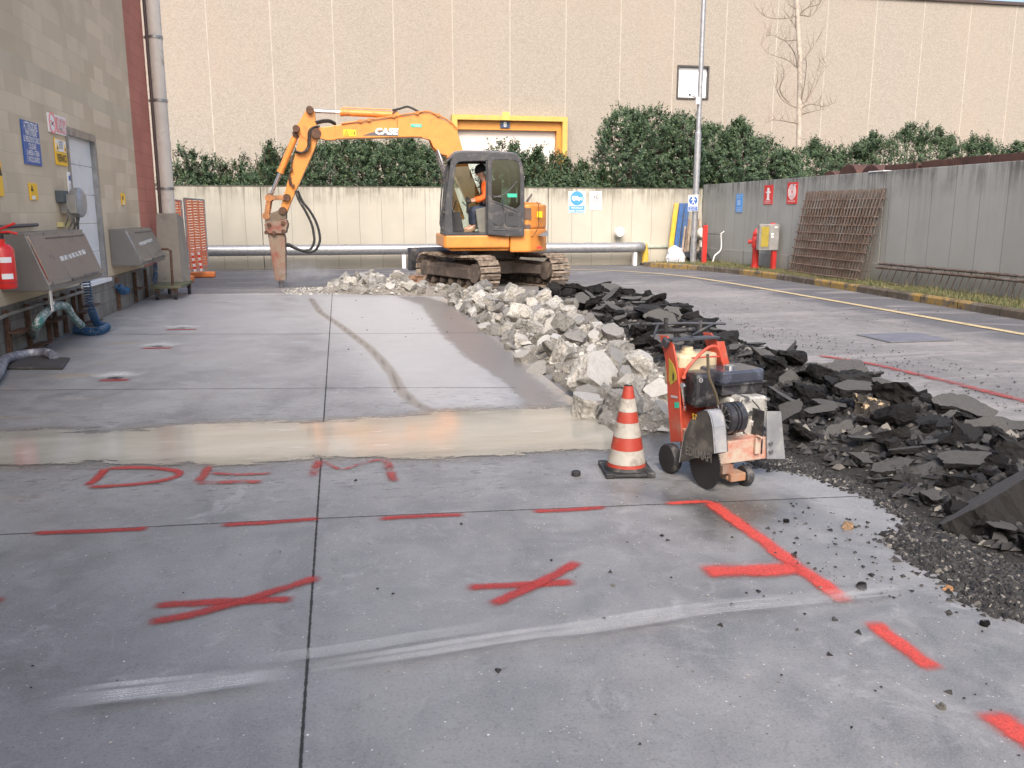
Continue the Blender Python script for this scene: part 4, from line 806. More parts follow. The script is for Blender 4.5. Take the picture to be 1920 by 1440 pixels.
# trolley with board
tr0 = Vector((-3.0, 16.6, 0)); tl_ = thing('trolley', 'rusty four-wheeled platform trolley with a bent tube handle under the grey board', 'trolley', Matrix.Translation(tr0))
def Tt(x, y, Y): return PL(x, y, (0, Y, 0), (0, 1, 0))
pa, pb_ = Tt(283, 537, 16.0), Tt(340, 537, 16.0); MB().bx((pa.x, 15.95, .20), (pb_.x, 17.2, .25)).build('platform', mat('green_mossy_wood', (.14, .15, .08), .9, dirt=(.2, .17, .13), damt=.5), tl_, ID, bev=.005)
h0 = [Tt(324, 548, 15.98), Tt(323, 520, 15.98), Tt(320, 470, 15.98), Tt(314, 467, 15.98), Tt(303, 467, 15.98)]; MB().tube(h0, .022, 8).build('handle', RUSTY, tl_, ID, smooth=60)
for x, y in ((pb_.x - .1, 16.0), (pb_.x - .05, 17.1), (pa.x + .1, 16.0), (pa.x + .1, 17.1)):
    cw = MB().lathe([(.02, -.02), (.075, -.02), (.075, .02), (.02, .02)], (x, y, .075), 16, 'x').build('caster', BLACK, tl_, ID)
    MB().box((x, y, .155), (.07, .05, .085)).build('caster_fork', RUSTY, cw, ID)
bd = MB(); A_ = [Tt(293, 400, 17.25), Tt(331, 400, 17.25)]; B_ = [Tt(296, 540, 16.75), Tt(343, 549, 16.75)]
B_[0].z = B_[1].z = .256; bd.prism([A_[0], A_[1], B_[1], B_[0]], (0, .03, 0)); bd.prism([A_[1] + Vector((.003, 0, 0)), A_[1] + Vector((.06, .25, -.1)), B_[1] + Vector((.10, .25, 0)), B_[1] + Vector((.003, 0, 0))], (.01, .02, 0))
tag(bd.build('grey_board', mat('weathered_grey_board', (.22, .20, .17), .8, var=.12, scale=2, dirt=(.16, .145, .125), damt=.35, dscale=2)), 'tall weathered grey panel standing on the trolley against the rainwater pipe', 'board')
# orange mesh barriers
def mesh_mat():
    n = N('orange_barrier_netting'); sx = n.nd('SeparateXYZ', {0: n.tc.outputs['Object']})
    u = n.math('FRACT', n.math('MULTIPLY', sx.outputs[0], 12)); v = n.math('FRACT', n.math('MULTIPLY', n.math('ADD', sx.outputs[2], n.math('MULTIPLY', n.noise(3), .08)), 17))
    k = n.math('MAXIMUM', n.math('LESS_THAN', u, .25), n.math('LESS_THAN', v, .74)); return n.set(col=(.75, .19, .08), rough=.6, alpha=k)
NET = mesh_mat(); OP2 = mat('orange_plastic_foot', (.75, .22, .06), .5, dirt=(.45, .2, .1), damt=.3)
def barrier(label, xa, xb, y0, y1, ztop, ya, yb):
    root = thing('mesh_barrier', label, 'barrier', Matrix.Translation((xa, ya, 0)), 'orange netting barriers beside the drainpipe')
    P = [Vector((xa, ya, 0)), Vector((xb, yb, 0))]; d = P[1] - P[0]; fm = MB(); zb_ = .22
    fm.tube([P[0] + Vector((0, 0, .05)), P[0] + Vector((0, 0, ztop))], .022, 8).tube([P[1] + Vector((0, 0, .25)), P[1] + Vector((0, 0, ztop - .02))], .022, 8).tube([P[0] + Vector((0, 0, ztop)), P[1] + Vector((0, 0, ztop - .02))], .02, 8).tube([P[0] + Vector((0, 0, zb_)), P[1] + Vector((0, 0, zb_ + .05))], .02, 8)
    fm.build('frame', GALV, root, ID)
    n = 26; V = []; 
    for i in range(n + 1):
        for j in range(n + 1):
            q = P[0] + d * (i / n); z = zb_ + (ztop - zb_) * j / n; V.append((q.x, q.y - .03 + .045 * math.sin(i * .9 + j * .4) * (1 - j / n), z + .03 * math.sin(i * 1.3) * (1 - j / n)))
    i = np.arange((n + 1) ** 2).reshape(n + 1, n + 1); Fc = np.stack([i[:-1, :-1], i[1:, :-1], i[1:, 1:], i[:-1, 1:]], -1).reshape(-1, 4); npmesh('netting', np.array(V), Fc, NET, root, ID)
    f_ = MB(); f_.bx((P[1].x - .6, P[1].y - .15, 0), (P[1].x + .15, P[1].y + .15, .13)); f_.build('foot', OP2, root, ID, bev=.03)
a = PL(345, 372, (0, 20.6, 0), (0, 1, 0)); b = PL(382, 379, (0, 21.6, 0), (0, 1, 0)); 
barrier('orange netting barrier panel farther from the drainpipe, sagging at its foot', a.x, b.x, 0, 0, a.z, 20.6, 21.6)
a2 = PL(308, 374, (0, 19.9, 0), (0, 1, 0)); b2 = PL(341, 376, (0, 20.3, 0), (0, 1, 0)); barrier('orange netting barrier panel partly hidden behind the drainpipe and board', a2.x, b2.x - .02, 0, 0, a2.z, 19.9, 20.3)
tn = N('red_white_tape'); z_ = tn.nd('SeparateXYZ', {0: tn.tc.outputs['Object']}).outputs[2]; tn = tn.set(col=tn.mix(tn.math('GREATER_THAN', tn.math('FRACT', tn.math('MULTIPLY', z_, 8)), .5), (.7, .05, .03), (.75, .75, .75)), rough=.5)
for k in range(3):
    c = PL(348 + 12 * k, 500, (0, 20.3 + .3 * k, 0), (0, 1, 0)); tap = MB().prism([c + Vector((0, 0, .35)), c + Vector((.05, 0, .33)), c + Vector((.09, .01, -.1)), c + Vector((.03, .01, -.12))], (0, .004, 0)); tag(tap.build('barrier_tape', tn), 'strip of red and white tape hanging on the orange netting, ' + ('leftmost of three', 'middle of three', 'rightmost of three')[k], 'tape', 'tape strips on the orange netting')
if 0: tn = N('red_white_tape'); z_ = tn.nd('SeparateXYZ', {0: tn.tc.outputs['Object']}).outputs[2]; tn = tn.set(col=tn.mix(tn.math('GREATER_THAN', tn.math('FRACT', tn.math('MULTIPLY', z_, 8)), .5), (.7, .05, .03), (.75, .75, .75)), rough=.5)
# ================================================================== BACK WALL
M, w, h = on_back(1066, 358.5, 1097, 400); s = plate('wall_sign', 'white and blue sign with a lorry symbol reading VEICOLI A PASSO D\'UOMO', 'sign', M, w, h, SWHITE)
a = MB(); ell(a, w*.5, h*.68, w*.40, w*.40, .0125, .015, 36); a.bx((.02, .02, .0125), (w - .02, h*.34, .015)); a.build('blue_field', LBLUE, s, M)
a = MB(); a.bx((w*.2, h*.60, .016), (w*.55, h*.78, .018)); a.bx((w*.56, h*.60, .016), (w*.70, h*.72, .018)); ell(a, w*.32, h*.59, .022, .022, .0185, .02, 14); ell(a, w*.6, h*.59, .022, .022, .0185, .02, 14); ell(a, w*.79, h*.72, .015, .018, .016, .018, 12); a.bx((w*.77, h*.58, .016), (w*.81, h*.69, .018)); a.build('lorry_symbol', SWHITE, s, M)
txt('VEICOLI A', h * .085, SWHITE, s, M, w*.5, h*.25, .017, .02, w*.74); txt('PASSO D\'UOMO', h * .09, SWHITE, s, M, w*.5, h*.11, .017, .02, w*.88)
M, w, h = on_back(1105.5, 359, 1127.5, 393); s = plate('wall_sign', 'white speed limit sign with 10 in a red ring beside the lorry sign', 'sign', M, w, h, SWHITE)
a = MB(); annul(a, w*.5, h*.68, w*.30, w*.37, .0125, .015); a.build('red_ring', PINK, s, M); txt('10', h * .2, INK, s, M, w*.5, h*.68, .0165, .02, w*.38)
for k, t_ in enumerate(("VELOCITA'", 'MASSIMA', 'CONSENTITA')): txt(t_, h*.065, INK, s, M, w*.5, h*(.33 - k*.115), .0165, .0, w*(.7 if k < 2 else .85))
M, w, h = on_right(1431.5, 348, 1446.8, 385)[0:3]
def rsign(px, mtl, label, cat='sign'): 
    M, w, h = on_right(*px); return plate('wall_sign', label, cat, M, w, h, mtl), M, w, h
s, M, w, h = rsign((1434.5, 347.5, 1448.5, 383), SRED, 'red sign with a white hydrant symbol on the grey wall')
a = MB(); a.bx((w*.38, h*.27, .0125), (w*.62, h*.78, .015)); ell(a, w*.5, h*.79, w*.15, h*.07, .0155, .017); a.bx((w*.2, h*.6, .0125), (w*.379, h*.66, .015)); a.bx((w*.621, h*.6, .0125), (w*.8, h*.66, .015)); a.bx((w*.3, h*.225, .0125), (w*.7, h*.268, .015)); a.build('hydrant_symbol', SWHITE, s, M)
txt('IDRANTE', h*.07, SWHITE, s, M, w*.5, h*.15, .015, .01, w*.72); txt('SOPRASUOLO', h*.055, SWHITE, s, M, w*.5, h*.06, .015, 0, w*.78)
s, M, w, h = rsign((1478, 342.5, 1494.5, 382), SRED, 'red sign with a white hose reel spiral on the grey wall')
for r0 in (.08, .165, .25, .335): a = annul(MB(), w*.5, h*.56, w*r0, w*(r0 + .05), .0125, .015); a.build('hose_reel_symbol', SWHITE, s, M)
MB().bx((w*.5, h*.86, .0125), (w*.88, h*.90, .015)).build('hose_end_symbol', SWHITE, s, M); txt('IDRANTE', h*.07, SWHITE, s, M, w*.5, h*.12, .015, .01, w*.7)
s, M, w, h = rsign((1381.5, 364, 1391.5, 398), LBLUE, 'narrow blue sign with white writing on the grey wall near the corner')
a = MB().bx((w*.25, h*.38, .0125), (w*.75, h*.68, .014)); a.build('printed_symbol', flat('pale_blue_print', (.30, .45, .72)), s, M)
for k, (t_, y_) in enumerate((('DISPENSER', .92), ('ACQUA', .80), ('PULSANTE', .24), ('GAS', .14), ('ESTERNO', .05))): txt(t_, h*.055, SWHITE, s, M, w*.5, h*y_, .015, 0, w*.75)
# big galvanised pipe along the back wall
zc = (PL(900, 456.5, (0, 24.0, 0), (0, 1, 0)).z + PL(900, 476, (0, 24.0, 0), (0, 1, 0)).z) / 2; rc = .145; yc = 24.05
x0, x1 = PL(386, 470, (0, yc, 0), (0, 1, 0)).x - .3, PL(1200, 468, (0, yc, 0), (0, 1, 0)).x
bp = thing('galvanised_duct', 'long galvanised duct lying low along the cream back wall', 'pipe', Matrix.Translation((x0, yc, 0)))
MB().tube(curve([(x0, yc, zc), (x1 - .2, yc, zc)], 3) + [Vector((x1 - .06, yc, zc)), Vector((x1 + .05, yc + .04, zc)), Vector((x1 + .1, yc + .16, zc)), Vector((x1 + .11, YB - .005, zc))], rc, 24).build('duct', GALV, bp, ID, smooth=50)
jm = MB()
for k in range(9):
    xx = x0 + .6 + k * 1.45
    if xx < x1 - .3: jm.tube([(xx, yc, zc), (xx + .05, yc, zc)], rc + .008, 24)
jm.build('duct_collars', GALV, bp, ID, smooth=40)
for px_ in (757, 1190):
    c = PL(px_, 480, (0, yc, 0), (0, 1, 0)); MB().bx((c.x - .05, yc - .07, 0), (c.x + .05, yc + .07, zc - rc)).build('support_leg', WHITEP, bp, ID)
tag(MB().bx((x1 + .12, YB - .06, .50), (10.72, YB - .003, .56)).build('wall_ledge', mat('pale_green_pipe', (.42, .48, .42), .5)), 'thin pale green pipe low on the back wall right of the duct', 'pipe')
yb_ = thing('pipe_guard', 'yellow guard with a black foot beside the end of the duct', 'guard', Matrix.Translation((x1 + .2, 24.2, 0)))
c = PL(1211, 480, (0, 24.15, 0), (0, 1, 0)); MB().tube([(c.x, 24.2, .06), (c.x, 24.2, .35), (c.x, 24.2, .62)], [.10, .09, .05], 12).build('guard', mat('faded_yellow_plastic_guard', (.62, .42, .06), .5), yb_, ID); MB().cyl((c.x, 24.2, 0), (c.x, 24.2, .06), .14).build('foot', BLACK, yb_, ID)
def lampw(label, px, py, Y, ax='y'):
    c = PL(px, py, (0, Y, 0), (0, 1, 0)); root = thing('wall_lamp', label, 'wall lamp', Matrix.Translation(c), 'round white bulkhead lamps')
    MB().lathe([(.0, -.12), (.13, -.11), (.155, -.06), (.155, .0), (.10, .06)], c, 24, 'y').build('lamp_globe', mat('cream_plastic_globe', (.70, .68, .60), .4, var=.05), root, ID, smooth=40)
    MB().bx((c.x - .06, c.y + .05, c.z - .2), (c.x + .06, YB - .001 if Y < YB else Y + .2, c.z - .1)).build('bracket', STEEL, root, ID)
    MB().tube([(c.x + .02, YB - .04 if ax == 'y' else c.y + .05, c.z - .15), (c.x + .02, YB - .04 if ax == 'y' else c.y + .05, c.z - .4)], .014, 6).build('cable', SWHITE, root, ID)
lampw('round cream bulkhead lamp on the back wall above the duct', 1161, 435, YB - .22)
lampw('round cream bulkhead lamp half hidden by the red post in the corner', 1316, 437, 23.6, 'x')
# planks leaning in the corner
def plank(label, p0, p1, wpx, mt_, group, d0=.35, th=.05):
    """stands at Y YB-d0, leans on the wall; p0 foot pixel, p1 top pixel (left edge); wpx width in px"""
    z1 = PL(p1[0], p1[1], (0, YB - .12, 0), (0, 1, 0)); a = PL(p0[0], p0[1], (0, YB - d0, 0), (0, 1, 0)); a.z = max(a.z, .0)
    w_ = wpx / 1632 * (YB - .2); m = MB().prism([a, a + Vector((w_, 0, 0)), z1 + Vector((w_, 0, 0)), z1], (0, .02 if th < .05 else .05, 0))
    return tag(m.build('plank', mt_, bev=.004), label, 'plank', group)
YLW = mat('yellow_shuttering_panel', (.72, .42, .03), .5, dirt=(.4, .3, .15), damt=.35); BLP = mat('blue_painted_board', (.035, .12, .33), .5, dirt=(.12, .16, .22), damt=.35); WD = mat('weathered_timber', (.27, .20, .145), .85, var=.45, scale=8, dirt=(.14, .11, .09), damt=.4); WD2 = mat('pale_timber', (.40, .32, .24), .85, var=.35, scale=6)
gname = 'boards leaning in the wall corner'
plank('yellow board leaning at the left of the corner boards', (1250, 497), (1265, 381), 9, YLW, gname, .55)
plank('blue board leaning next to the yellow board', (1260, 496), (1275, 381), 9, BLP, gname, .50); plank('blue board leaning second right of the yellow board', (1271, 496), (1285, 381), 10, BLP, gname, .47)
for i, (a_, b_, w_, m_, l) in enumerate([((1276, 484), (1285, 410), 4, WD2, 'pale timber plank leftmost of the brown planks'), ((1281, 484), (1290, 410), 5, WD, 'brown timber plank second among the planks by the lamp pole'), ((1287, 484), (1293, 411), 4, WD2, 'pale timber plank just left of the lamp pole'), ((1302, 484), (1307, 411), 5, WD, 'brown timber plank just right of the lamp pole'), ((1307, 482), (1312, 410), 3, WD2, 'thin pale timber plank rightmost by the lamp pole')]): plank(l, a_, b_, w_, m_, gname, .8 + .02 * i, .04)
# lamp pole
pp0 = G(1299, 500); pp0.z = 0; lp = thing('lamp_pole', 'tall galvanised lamp pole with a camera and a pedestrian sign', 'lamp pole', Matrix.Translation(pp0))
def vz(x, y): return PL(x, y, pp0, FH).z
zj = vz(1308, 250)
MB().tube([pp0, pp0 + Vector((0, 0, zj))], .088, 20).tube([pp0 + Vector((0, 0, zj)), pp0 + Vector((0, 0, zj + .04))], [.088, .068], 20).tube([pp0 + Vector((0, 0, zj + .04)), pp0 + Vector((0, 0, 10.5))], [.066, .055], 20).build('pole', GALV, lp, ID, smooth=50)
zc_ = vz(1304, 182); cm_ = MB().tube([pp0 + Vector((-.10, -.05, zc_)), pp0 + Vector((-.36, -.16, zc_ + .03))], .035, 14); cc = cm_.build('security_camera', WHITEP, lp, ID, smooth=40)
MB().cyl(pp0 + Vector((-.355, -.157, zc_ + .03)), pp0 + Vector((-.38, -.168, zc_ + .032)), .03).build('lens', INK, cc, ID); MB().bx(pp0 + Vector((-.14, -.12, zc_ - .2)), pp0 + Vector((-.04, -.04, zc_ - .02))).build('camera_bracket', WHITEP, cc, ID)
a = PL(1291, 365.5, pp0 - FH * .11, FH); b = PL(1308, 396, pp0 - FH * .11, FH); M = fr3((a.x, a.y, b.z), RT, (0, 0, 1)); w, h = (Vector((b.x, b.y, 0)) - Vector((a.x, a.y, 0))).length, a.z - b.z
s = MB().bx((0, 0, 0), (w, h, .012)).build('pedestrian_sign', SWHITE, lp, M); a = MB(); ell(a, w*.5, h*.66, w*.44, w*.44, .0125, .014, 32); a.bx((.01, .012, .0125), (w - .01, h*.30, .014)); a.build('blue_field', BLUE, s, M)
a = MB(); ell(a, w*.5, h*.85, .028, .03, .0145, .016, 14); a.prism([(w*.44, h*.80, .0145), (w*.56, h*.80, .0145), (w*.55, h*.62, .0145), (w*.45, h*.62, .0145)], (0, 0, .002))
for q_ in ([(w*.45, h*.62), (w*.52, h*.62), (w*.40, h*.45), (w*.34, h*.46)], [(w*.5, h*.619), (w*.56, h*.619), (w*.68, h*.47), (w*.60, h*.45)], [(w*.44, h*.79), (w*.44, h*.74), (w*.28, h*.66), (w*.26, h*.70)], [(w*.56, h*.79), (w*.56, h*.74), (w*.70, h*.66), (w*.74, h*.70)]): a.prism([(x, y, .0165) for x, y in q_], (0, 0, .002))
a.build('walking_figure', SWHITE, s, M); txt('PERCORSO', h*.07, SWHITE, s, M, w*.5, h*.20, .015, .0, w*.7); txt('PEDONALE', h*.07, SWHITE, s, M, w*.5, h*.09, .015, 0, w*.7)
# bags and dark heap at the pole
def crumple(c, d, seed, amp=.25, n=3):
    bm = bmesh.new(); bmesh.ops.create_icosphere(bm, subdivisions=n, radius=1)
    for v in bm.verts:
        q = noise.noise_vector(v.co * 1.8 + Vector((seed, 0, 0))) * amp + noise.noise_vector(v.co * 5 + Vector((0, seed, 0))) * amp * .45; v.co += q
        v.co = Vector((v.co.x * d[0], v.co.y * d[1], max(v.co.z, -.6) * d[2])) + Vector(c)
    m = MB(); m.v = [tuple(v.co) for v in bm.verts]; m.f = [tuple(v.index for v in f.verts) for f in bm.faces]; bm.free(); return m
cbag = G(1266, 499); tag(crumple(cbag + Vector((0, 0, .2)), (.26, .22, .34), 3, .5).build('plastic_bag', mat('white_plastic_sack', (.66, .67, .74), .35, var=.1, bump=0)), 'crumpled white plastic sack at the foot of the yellow and blue boards', 'bag')
cb_ = G(1298, 498); tag(crumple(cb_ + Vector((.12, .1, .15)), (.45, .3, .28), 9, .4).build('black_sack', mat('black_plastic_sack', (.03, .03, .035), .35, bump=.3)), 'dark plastic sheeting heaped round the foot of the lamp pole', 'sheeting')
# red post, hydrant, hose cabinet
rp0 = G(1319, 502); rp0 = Vector((rp0.x, rp0.y, 0)); zt2 = PL(1322, 422, rp0, FH).z
RP2 = thing('red_post', 'slim red post at the start of the kerb by the lamp pole', 'post', Matrix.Translation(rp0)); MB().bx(rp0 + Vector((-.06, -.05, 0)), rp0 + Vector((.06, .05, zt2))).build('post', REDP, RP2, ID, bev=.006); MB().cyl(rp0 + Vector((0, 0, zt2)), rp0 + Vector((0, 0, zt2 + .05)), .02).build('cap', DARKP, RP2, ID)
sm = MB().tube([rp0 + Vector((.08, 0, .95)), rp0 + Vector((.5, .1, .93)), rp0 + Vector((.62, .1, 1.0))], .02, 8); sm.build('side_arm', STEEL, RP2, ID)
wp = MB().tube(curve([rp0 + Vector((.62, .3, .95)), rp0 + Vector((.64, .3, .5)), rp0 + Vector((.45, .3, .3)), rp0 + Vector((.4, .3, .02))], 5), .02, 8); tag(wp.build('white_conduit', WHITEP), 'white conduit pipe running down behind the red post', 'conduit')
hy = G(1415, 504, .12); hyd = thing('fire_hydrant', 'red pillar fire hydrant on the grass verge', 'hydrant', Matrix.Translation(hy)); Hh = PL(1417, 448, hy, FH).z - .12
k_ = Hh / 1.0
MB().lathe([(.115, 0), (.115, .05), (.085, .06), (.08, .52), (.10, .55), (.11, .60), (.11, .78), (.085, .82), (.095, .84), (.095, .9), (.06, .95), (.04, 1.0)], hy, 22).build('barrel', REDP, hyd, ID, smooth=35)
for a_ in (0, 2.1, 4.2):
    d = Vector((math.cos(a_ + .4), math.sin(a_ + .4), 0)); MB().cyl(hy + d * .08 + Vector((0, 0, .68)), hy + d * .17 + Vector((0, 0, .68)), .05, n=14).cyl(hy + d * .17 + Vector((0, 0, .68)), hy + d * .19 + Vector((0, 0, .68)), .058, n=14).build('outlet', REDP, hyd, ID)
hc = G(1449, 506, .12); cab_ = thing('hose_cabinet', 'grey hose cabinet with a yellow window on a red post beside the hydrant', 'hose cabinet', Matrix.Translation(hc))
MB().bx(hc + Vector((-.05, -.05, 0)), hc + Vector((.05, .05, PL(1450, 470, hc, FH).z - .12))).build('post', REDP, cab_, ID)
a = PL(1425, 420, hc - FH * .1, FH); b = PL(1459, 469, hc - FH * .1, FH); Mc = fr3((a.x, a.y, b.z), RT, (0, 0, 1)); w = (Vector((b.x, b.y)) - Vector((a.x, a.y))).length; h = a.z - b.z
MB().bx((0, 0, -.22), (w, h, 0)).build('box', mat('grey_enamel', (.27, .265, .26), .45), cab_, Mc, bev=.008)
MB().bx((w * .04, h * .08, .001), (w * .52, h * .95, .012)).build('window_frame', STEEL, cab_, Mc); MB().bx((w * .09, h * .13, .0125), (w * .47, h * .90, .016)).build('window', mat('yellowed_pane', (.36, .28, .05), .25, dirt=(.2, .16, .05), damt=.4), cab_, Mc)
MB().bx((w * .60, h * .58, .001), (w * .72, h * .65, .006)).bx((w * .60, h * .48, .001), (w * .72, h * .55, .006)).bx((w*.76, h*.86, .001), (w*.9, h*.9, .004)).build('stickers', SWHITE, cab_, Mc); MB().bx((w * .6, h + .001, -.12), (w * .8, h + .03, -.05)).build('red_lamp', SRED, cab_, Mc)
# rebar mesh sheets leaning on the right wall
REB = mat('rusty_reinforcing_bar', (.12, .08, .06), .8, .2, var=.5, scale=9, dirt=(.17, .15, .14), damt=.6, dscale=5)
REB0 = mat('bright_rusty_bar', (.17, .11, .08), .8, .1, var=.4, scale=4, dirt=(.20, .18, .165), damt=.5, dscale=2)
def Rw(x, y, o=.06): return PL(x, y, (XR - o, 0, 0), (1, 0, 0))
Yn, Yf = Rw(1655, 362).y, Rw(1512, 365).y; zt3 = Rw(1655, 362).z
bN, bF = G(1600, 529, .13), G(1478, 512, .13)
tops = [Rw(1512, 366), Rw(1657, 361)]
reb = thing('rebar_mesh', 'stack of rusty reinforcement mesh sheets leaning on the grey wall', 'steel mesh', Matrix.Translation(bN))
nV = 26; nH = 10
for L_ in range(6):
    m = MB(); off = Vector((.0 + .035 * L_, .03 * L_ * (-1) ** L_, 0)); 
    def P3(u, v): return (bF.lerp(bN, u)).lerp(tops[0].lerp(tops[1], u), v) + off * (1 - v * .8)
    for i in range(nV): u = i / (nV - 1); m.tube([P3(u, 0), P3(u, 1.0) + Vector((0, 0, .08))], .007, 5)
    for j in range(nH): v = .03 + j / nH * 1.0; m.tube([P3(-.03, v), P3(1.03, v)], .015 if L_ == 0 else .006, 5)
    m.build('mesh_sheet', REB if L_ else REB0, reb, ID)
# concrete-reinforcing ladder girders
lg = thing('lattice_girder', 'two long rusty lattice girders lying on edge against the grey wall', 'steel girder', Matrix.Translation(G(1750, 545, .12)))
for name_, (pa_, pb2, zo) in (('girder_top', ((1648, 494), (1925, 519), 0)), ('girder_lower', ((1643, 501), (1925, 529), .03))):
    m = MB().tube([Rw(*pa_, .14 + zo * 3), Rw(pb2[0] + 60, pb2[1] + 5, .14 + zo * 3)], .026, 8); m.build('girder_chord', REB, lg, ID)
m = MB()
for k in range(26):
    x = 1660 + k * 12.5; y0 = 495 + (x - 1648) * .09; a = Rw(x, y0, .14); q_ = Rw(x - 16, y0 + 34 + (x - 1648) * .03, .2)
    m.tube([a, q_], .009, 5)
    if k % 2 == 0: m.tube([a, Rw(x - 2, y0 + 7, .22)], .009, 5)
m.build('girder_lacing', REB, lg, ID)
m = MB().tube([Rw(1650, 530, .2), Rw(1990, 576, .2)], .02, 6); m.build('girder_foot', REB, lg, ID)
# rusty steel behind the right wall
RST = mat('brown_rusty_plate', (.085, .04, .032), .75, .1, var=.4, scale=4, bump=.4, dirt=(.12, .06, .04), damt=.4)
for i, (x, y, r_) in enumerate(((1548, 320, .34), (1583, 308, .42), (1625, 309, .42))):
    top = PL(x, y, (XR + .6, 0, 0), (1, 0, 0)); c = Vector((XR + .7, top.y, top.z - r_)); root = thing('rusty_pipe', ['small rusty pipe end left of the other two above the grey wall', 'rusty domed pipe end, middle of three above the grey wall', 'rusty domed pipe end, right of three beside the white patch'][i], 'steel pipe', Matrix.Translation(c), 'rusty pipes showing over the grey wall')
    MB().lathe([(r_ * .96, 0), (r_, 0), (r_, 1.6), (r_ * .96, 1.6)], c, 30, 'x').build('pipe_shell', RST, root, ID, smooth=40)
    MB().bx((c.x + .1, c.y - r_ * .8, -.1), (c.x + 1.4, c.y + r_ * .8, c.z - r_ + .12)).build('cradle', RST, root, ID)
for i, (xa, xb, ya, yb2) in enumerate(((1658, 1719, 310, 305), (1726, 1789, 303, 297), (1789, 1856, 296, 290), (1857, 1990, 290, 280))):
    P0, P1 = PL(xa, ya, (XR + .35, 0, 0), (1, 0, 0)), PL(xb, yb2, (XR + .35, 0, 0), (1, 0, 0)); zt4 = (P0.z + P1.z) / 2
    m = MB().bx((XR + .35, P1.y, 1.2), (XR + .40, P0.y - .02, zt4)).bx((XR + .401, P1.y + .05, zt4 - .06), (XR + .9, P0.y - .07, zt4 - .01)).bx((XR + .5, P1.y + .2, -.1), (XR + .6, P1.y + .3, 1.9)).bx((XR + .5, P0.y - .3, -.1), (XR + .6, P0.y - .2, 1.9))
    tag(m.build('rusty_steel_sheet', RST, bev=.006), ['rusty steel sheet over the grey wall, nearest the white patch', 'rusty steel sheet over the grey wall, second from the white patch', 'rusty steel sheet over the grey wall, third from the white patch', 'rusty steel sheet over the grey wall at the right edge of the photo'][i], 'steel sheet', 'rusty steel sheets showing over the grey wall')
c = Rw(1648, 322, -.05); tag(MB().box((XR + .08, c.y, 2.335), (.2, .5, .02)).build('white_mortar_patch', SWHITE), 'white patch of spilt mortar on top of the grey wall', 'mortar patch')
# ================================================================== EXCAVATOR
SC = lat(-.45, 18.3); AL = R(9)
fwd = -RT * math.cos(AL) - FH * math.sin(AL)
E = Fr(SC, math.atan2(fwd.y, fwd.x))
exc = thing('excavator', 'orange tracked excavator with open grey cab door and a red hydraulic hammer', 'excavator', E.M)
YN = 1.12                                      # near (left) side of the machine
def ex(pts, y): return E.xz(pts, y)
# --- undercarriage in its own heading
ua = R(34); uf = (RT * math.sin(ua) - FH * math.cos(ua)); U = Fr(SC, math.atan2(uf.y, uf.x))
def track(y, nm_near):
    L2, r_, zc = 1.33, .315, .335; cx_ = L2 - r_
    def per(s_, rr):                           # point on the stadium, s in 0..1
        st = 2 * cx_; ar = math.pi * rr; T_ = 2 * st + 2 * ar; q = (s_ % 1) * T_
        if q < st: return (-cx_ + q, zc - rr, 0, -1)
        q -= st
        if q < ar: a = -math.pi / 2 + q / rr; return (cx_ + rr * math.cos(a), zc + rr * math.sin(a), math.cos(a), math.sin(a))
        q -= ar
        if q < st: return (cx_ - q, zc + rr - .03 * math.sin(math.pi * q / st), 0, 1)
        q -= st; a = math.pi / 2 + q / rr; return (-cx_ + rr * math.cos(a), zc + rr * math.sin(a), math.cos(a), math.sin(a))
    m = MB(); n = 44; w = .225
    for k in range(n):
        x, z, nx, nz = per(k / n, r_); tx, tz = -nz, nx; rot = Matrix(((tx, 0, nx), (0, 1, 0), (tz, 0, nz)))
        if rot.determinant() < 0: rot = Matrix(((-tx, 0, nx), (0, 1, 0), (-tz, 0, nz)))
        c = Vector((x, y, z)); N_ = Vector((nx, 0, nz)); Tv = Vector((tx, 0, tz))
        m.box(c + N_ * .008, (.105, 2 * w, .018), rot); m.box(c + N_ * .027 + Tv * .032, (.016, 2 * w - .006, .024), rot); m.box(c + N_ * .022, (.012, 2 * w - .006, .014), rot); m.box(c + N_ * .022 - Tv * .03, (.012, 2 * w - .006, .014), rot)
        m.box(c - N_ * .03, (.09, .07, .05), rot)
    tr = m.build('track', TRACKM, exc, U.M)
    s_ = 1 if y > 0 else -1
    m = MB().xz([(-.98, .20), (.92, .20), (.98, .30), (.9, .46), (.3, .50), (-.5, .50), (-.98, .44)], y - .14, y + .14); m.xz([(-.95, .22), (.85, .22), (.85, .42), (-.95, .42)], y + .142, y + .20); m.xz([(-.95, .22), (.85, .22), (.85, .42), (-.95, .42)], y - .20, y - .142)
    m.build('track_frame', UNDERM, tr, U.M, bev=.01)
    for x, rr, nm in ((-cx_, .25, 'sprocket'), (cx_, .26, 'idler')):
        MB().lathe([(.05, -.20), (rr * .72, -.19), (rr * .72, -.05), (rr, -.045), (rr, .045), (rr * .72, .05), (rr * .72, .19), (.05, .20)], (x, y, zc), 26, 'y').build(nm, UNDERM, tr, U.M, smooth=30)
    for k in range(5): MB().cyl((-.72 + k * .36, y - .15, .12), (-.72 + k * .36, y + .15, .12), .07, n=14).build('roller', UNDERM, tr, U.M)
    return tr
tA, tB = (-.86, .86); track(tA, 0); track(tB, 1)
m = MB().bx((-.42, -.66, .26), (.42, .66, .52)); m.xz([(-.3, .52), (.3, .52), (.42, .60), (-.42, .60)], -.5, .5)
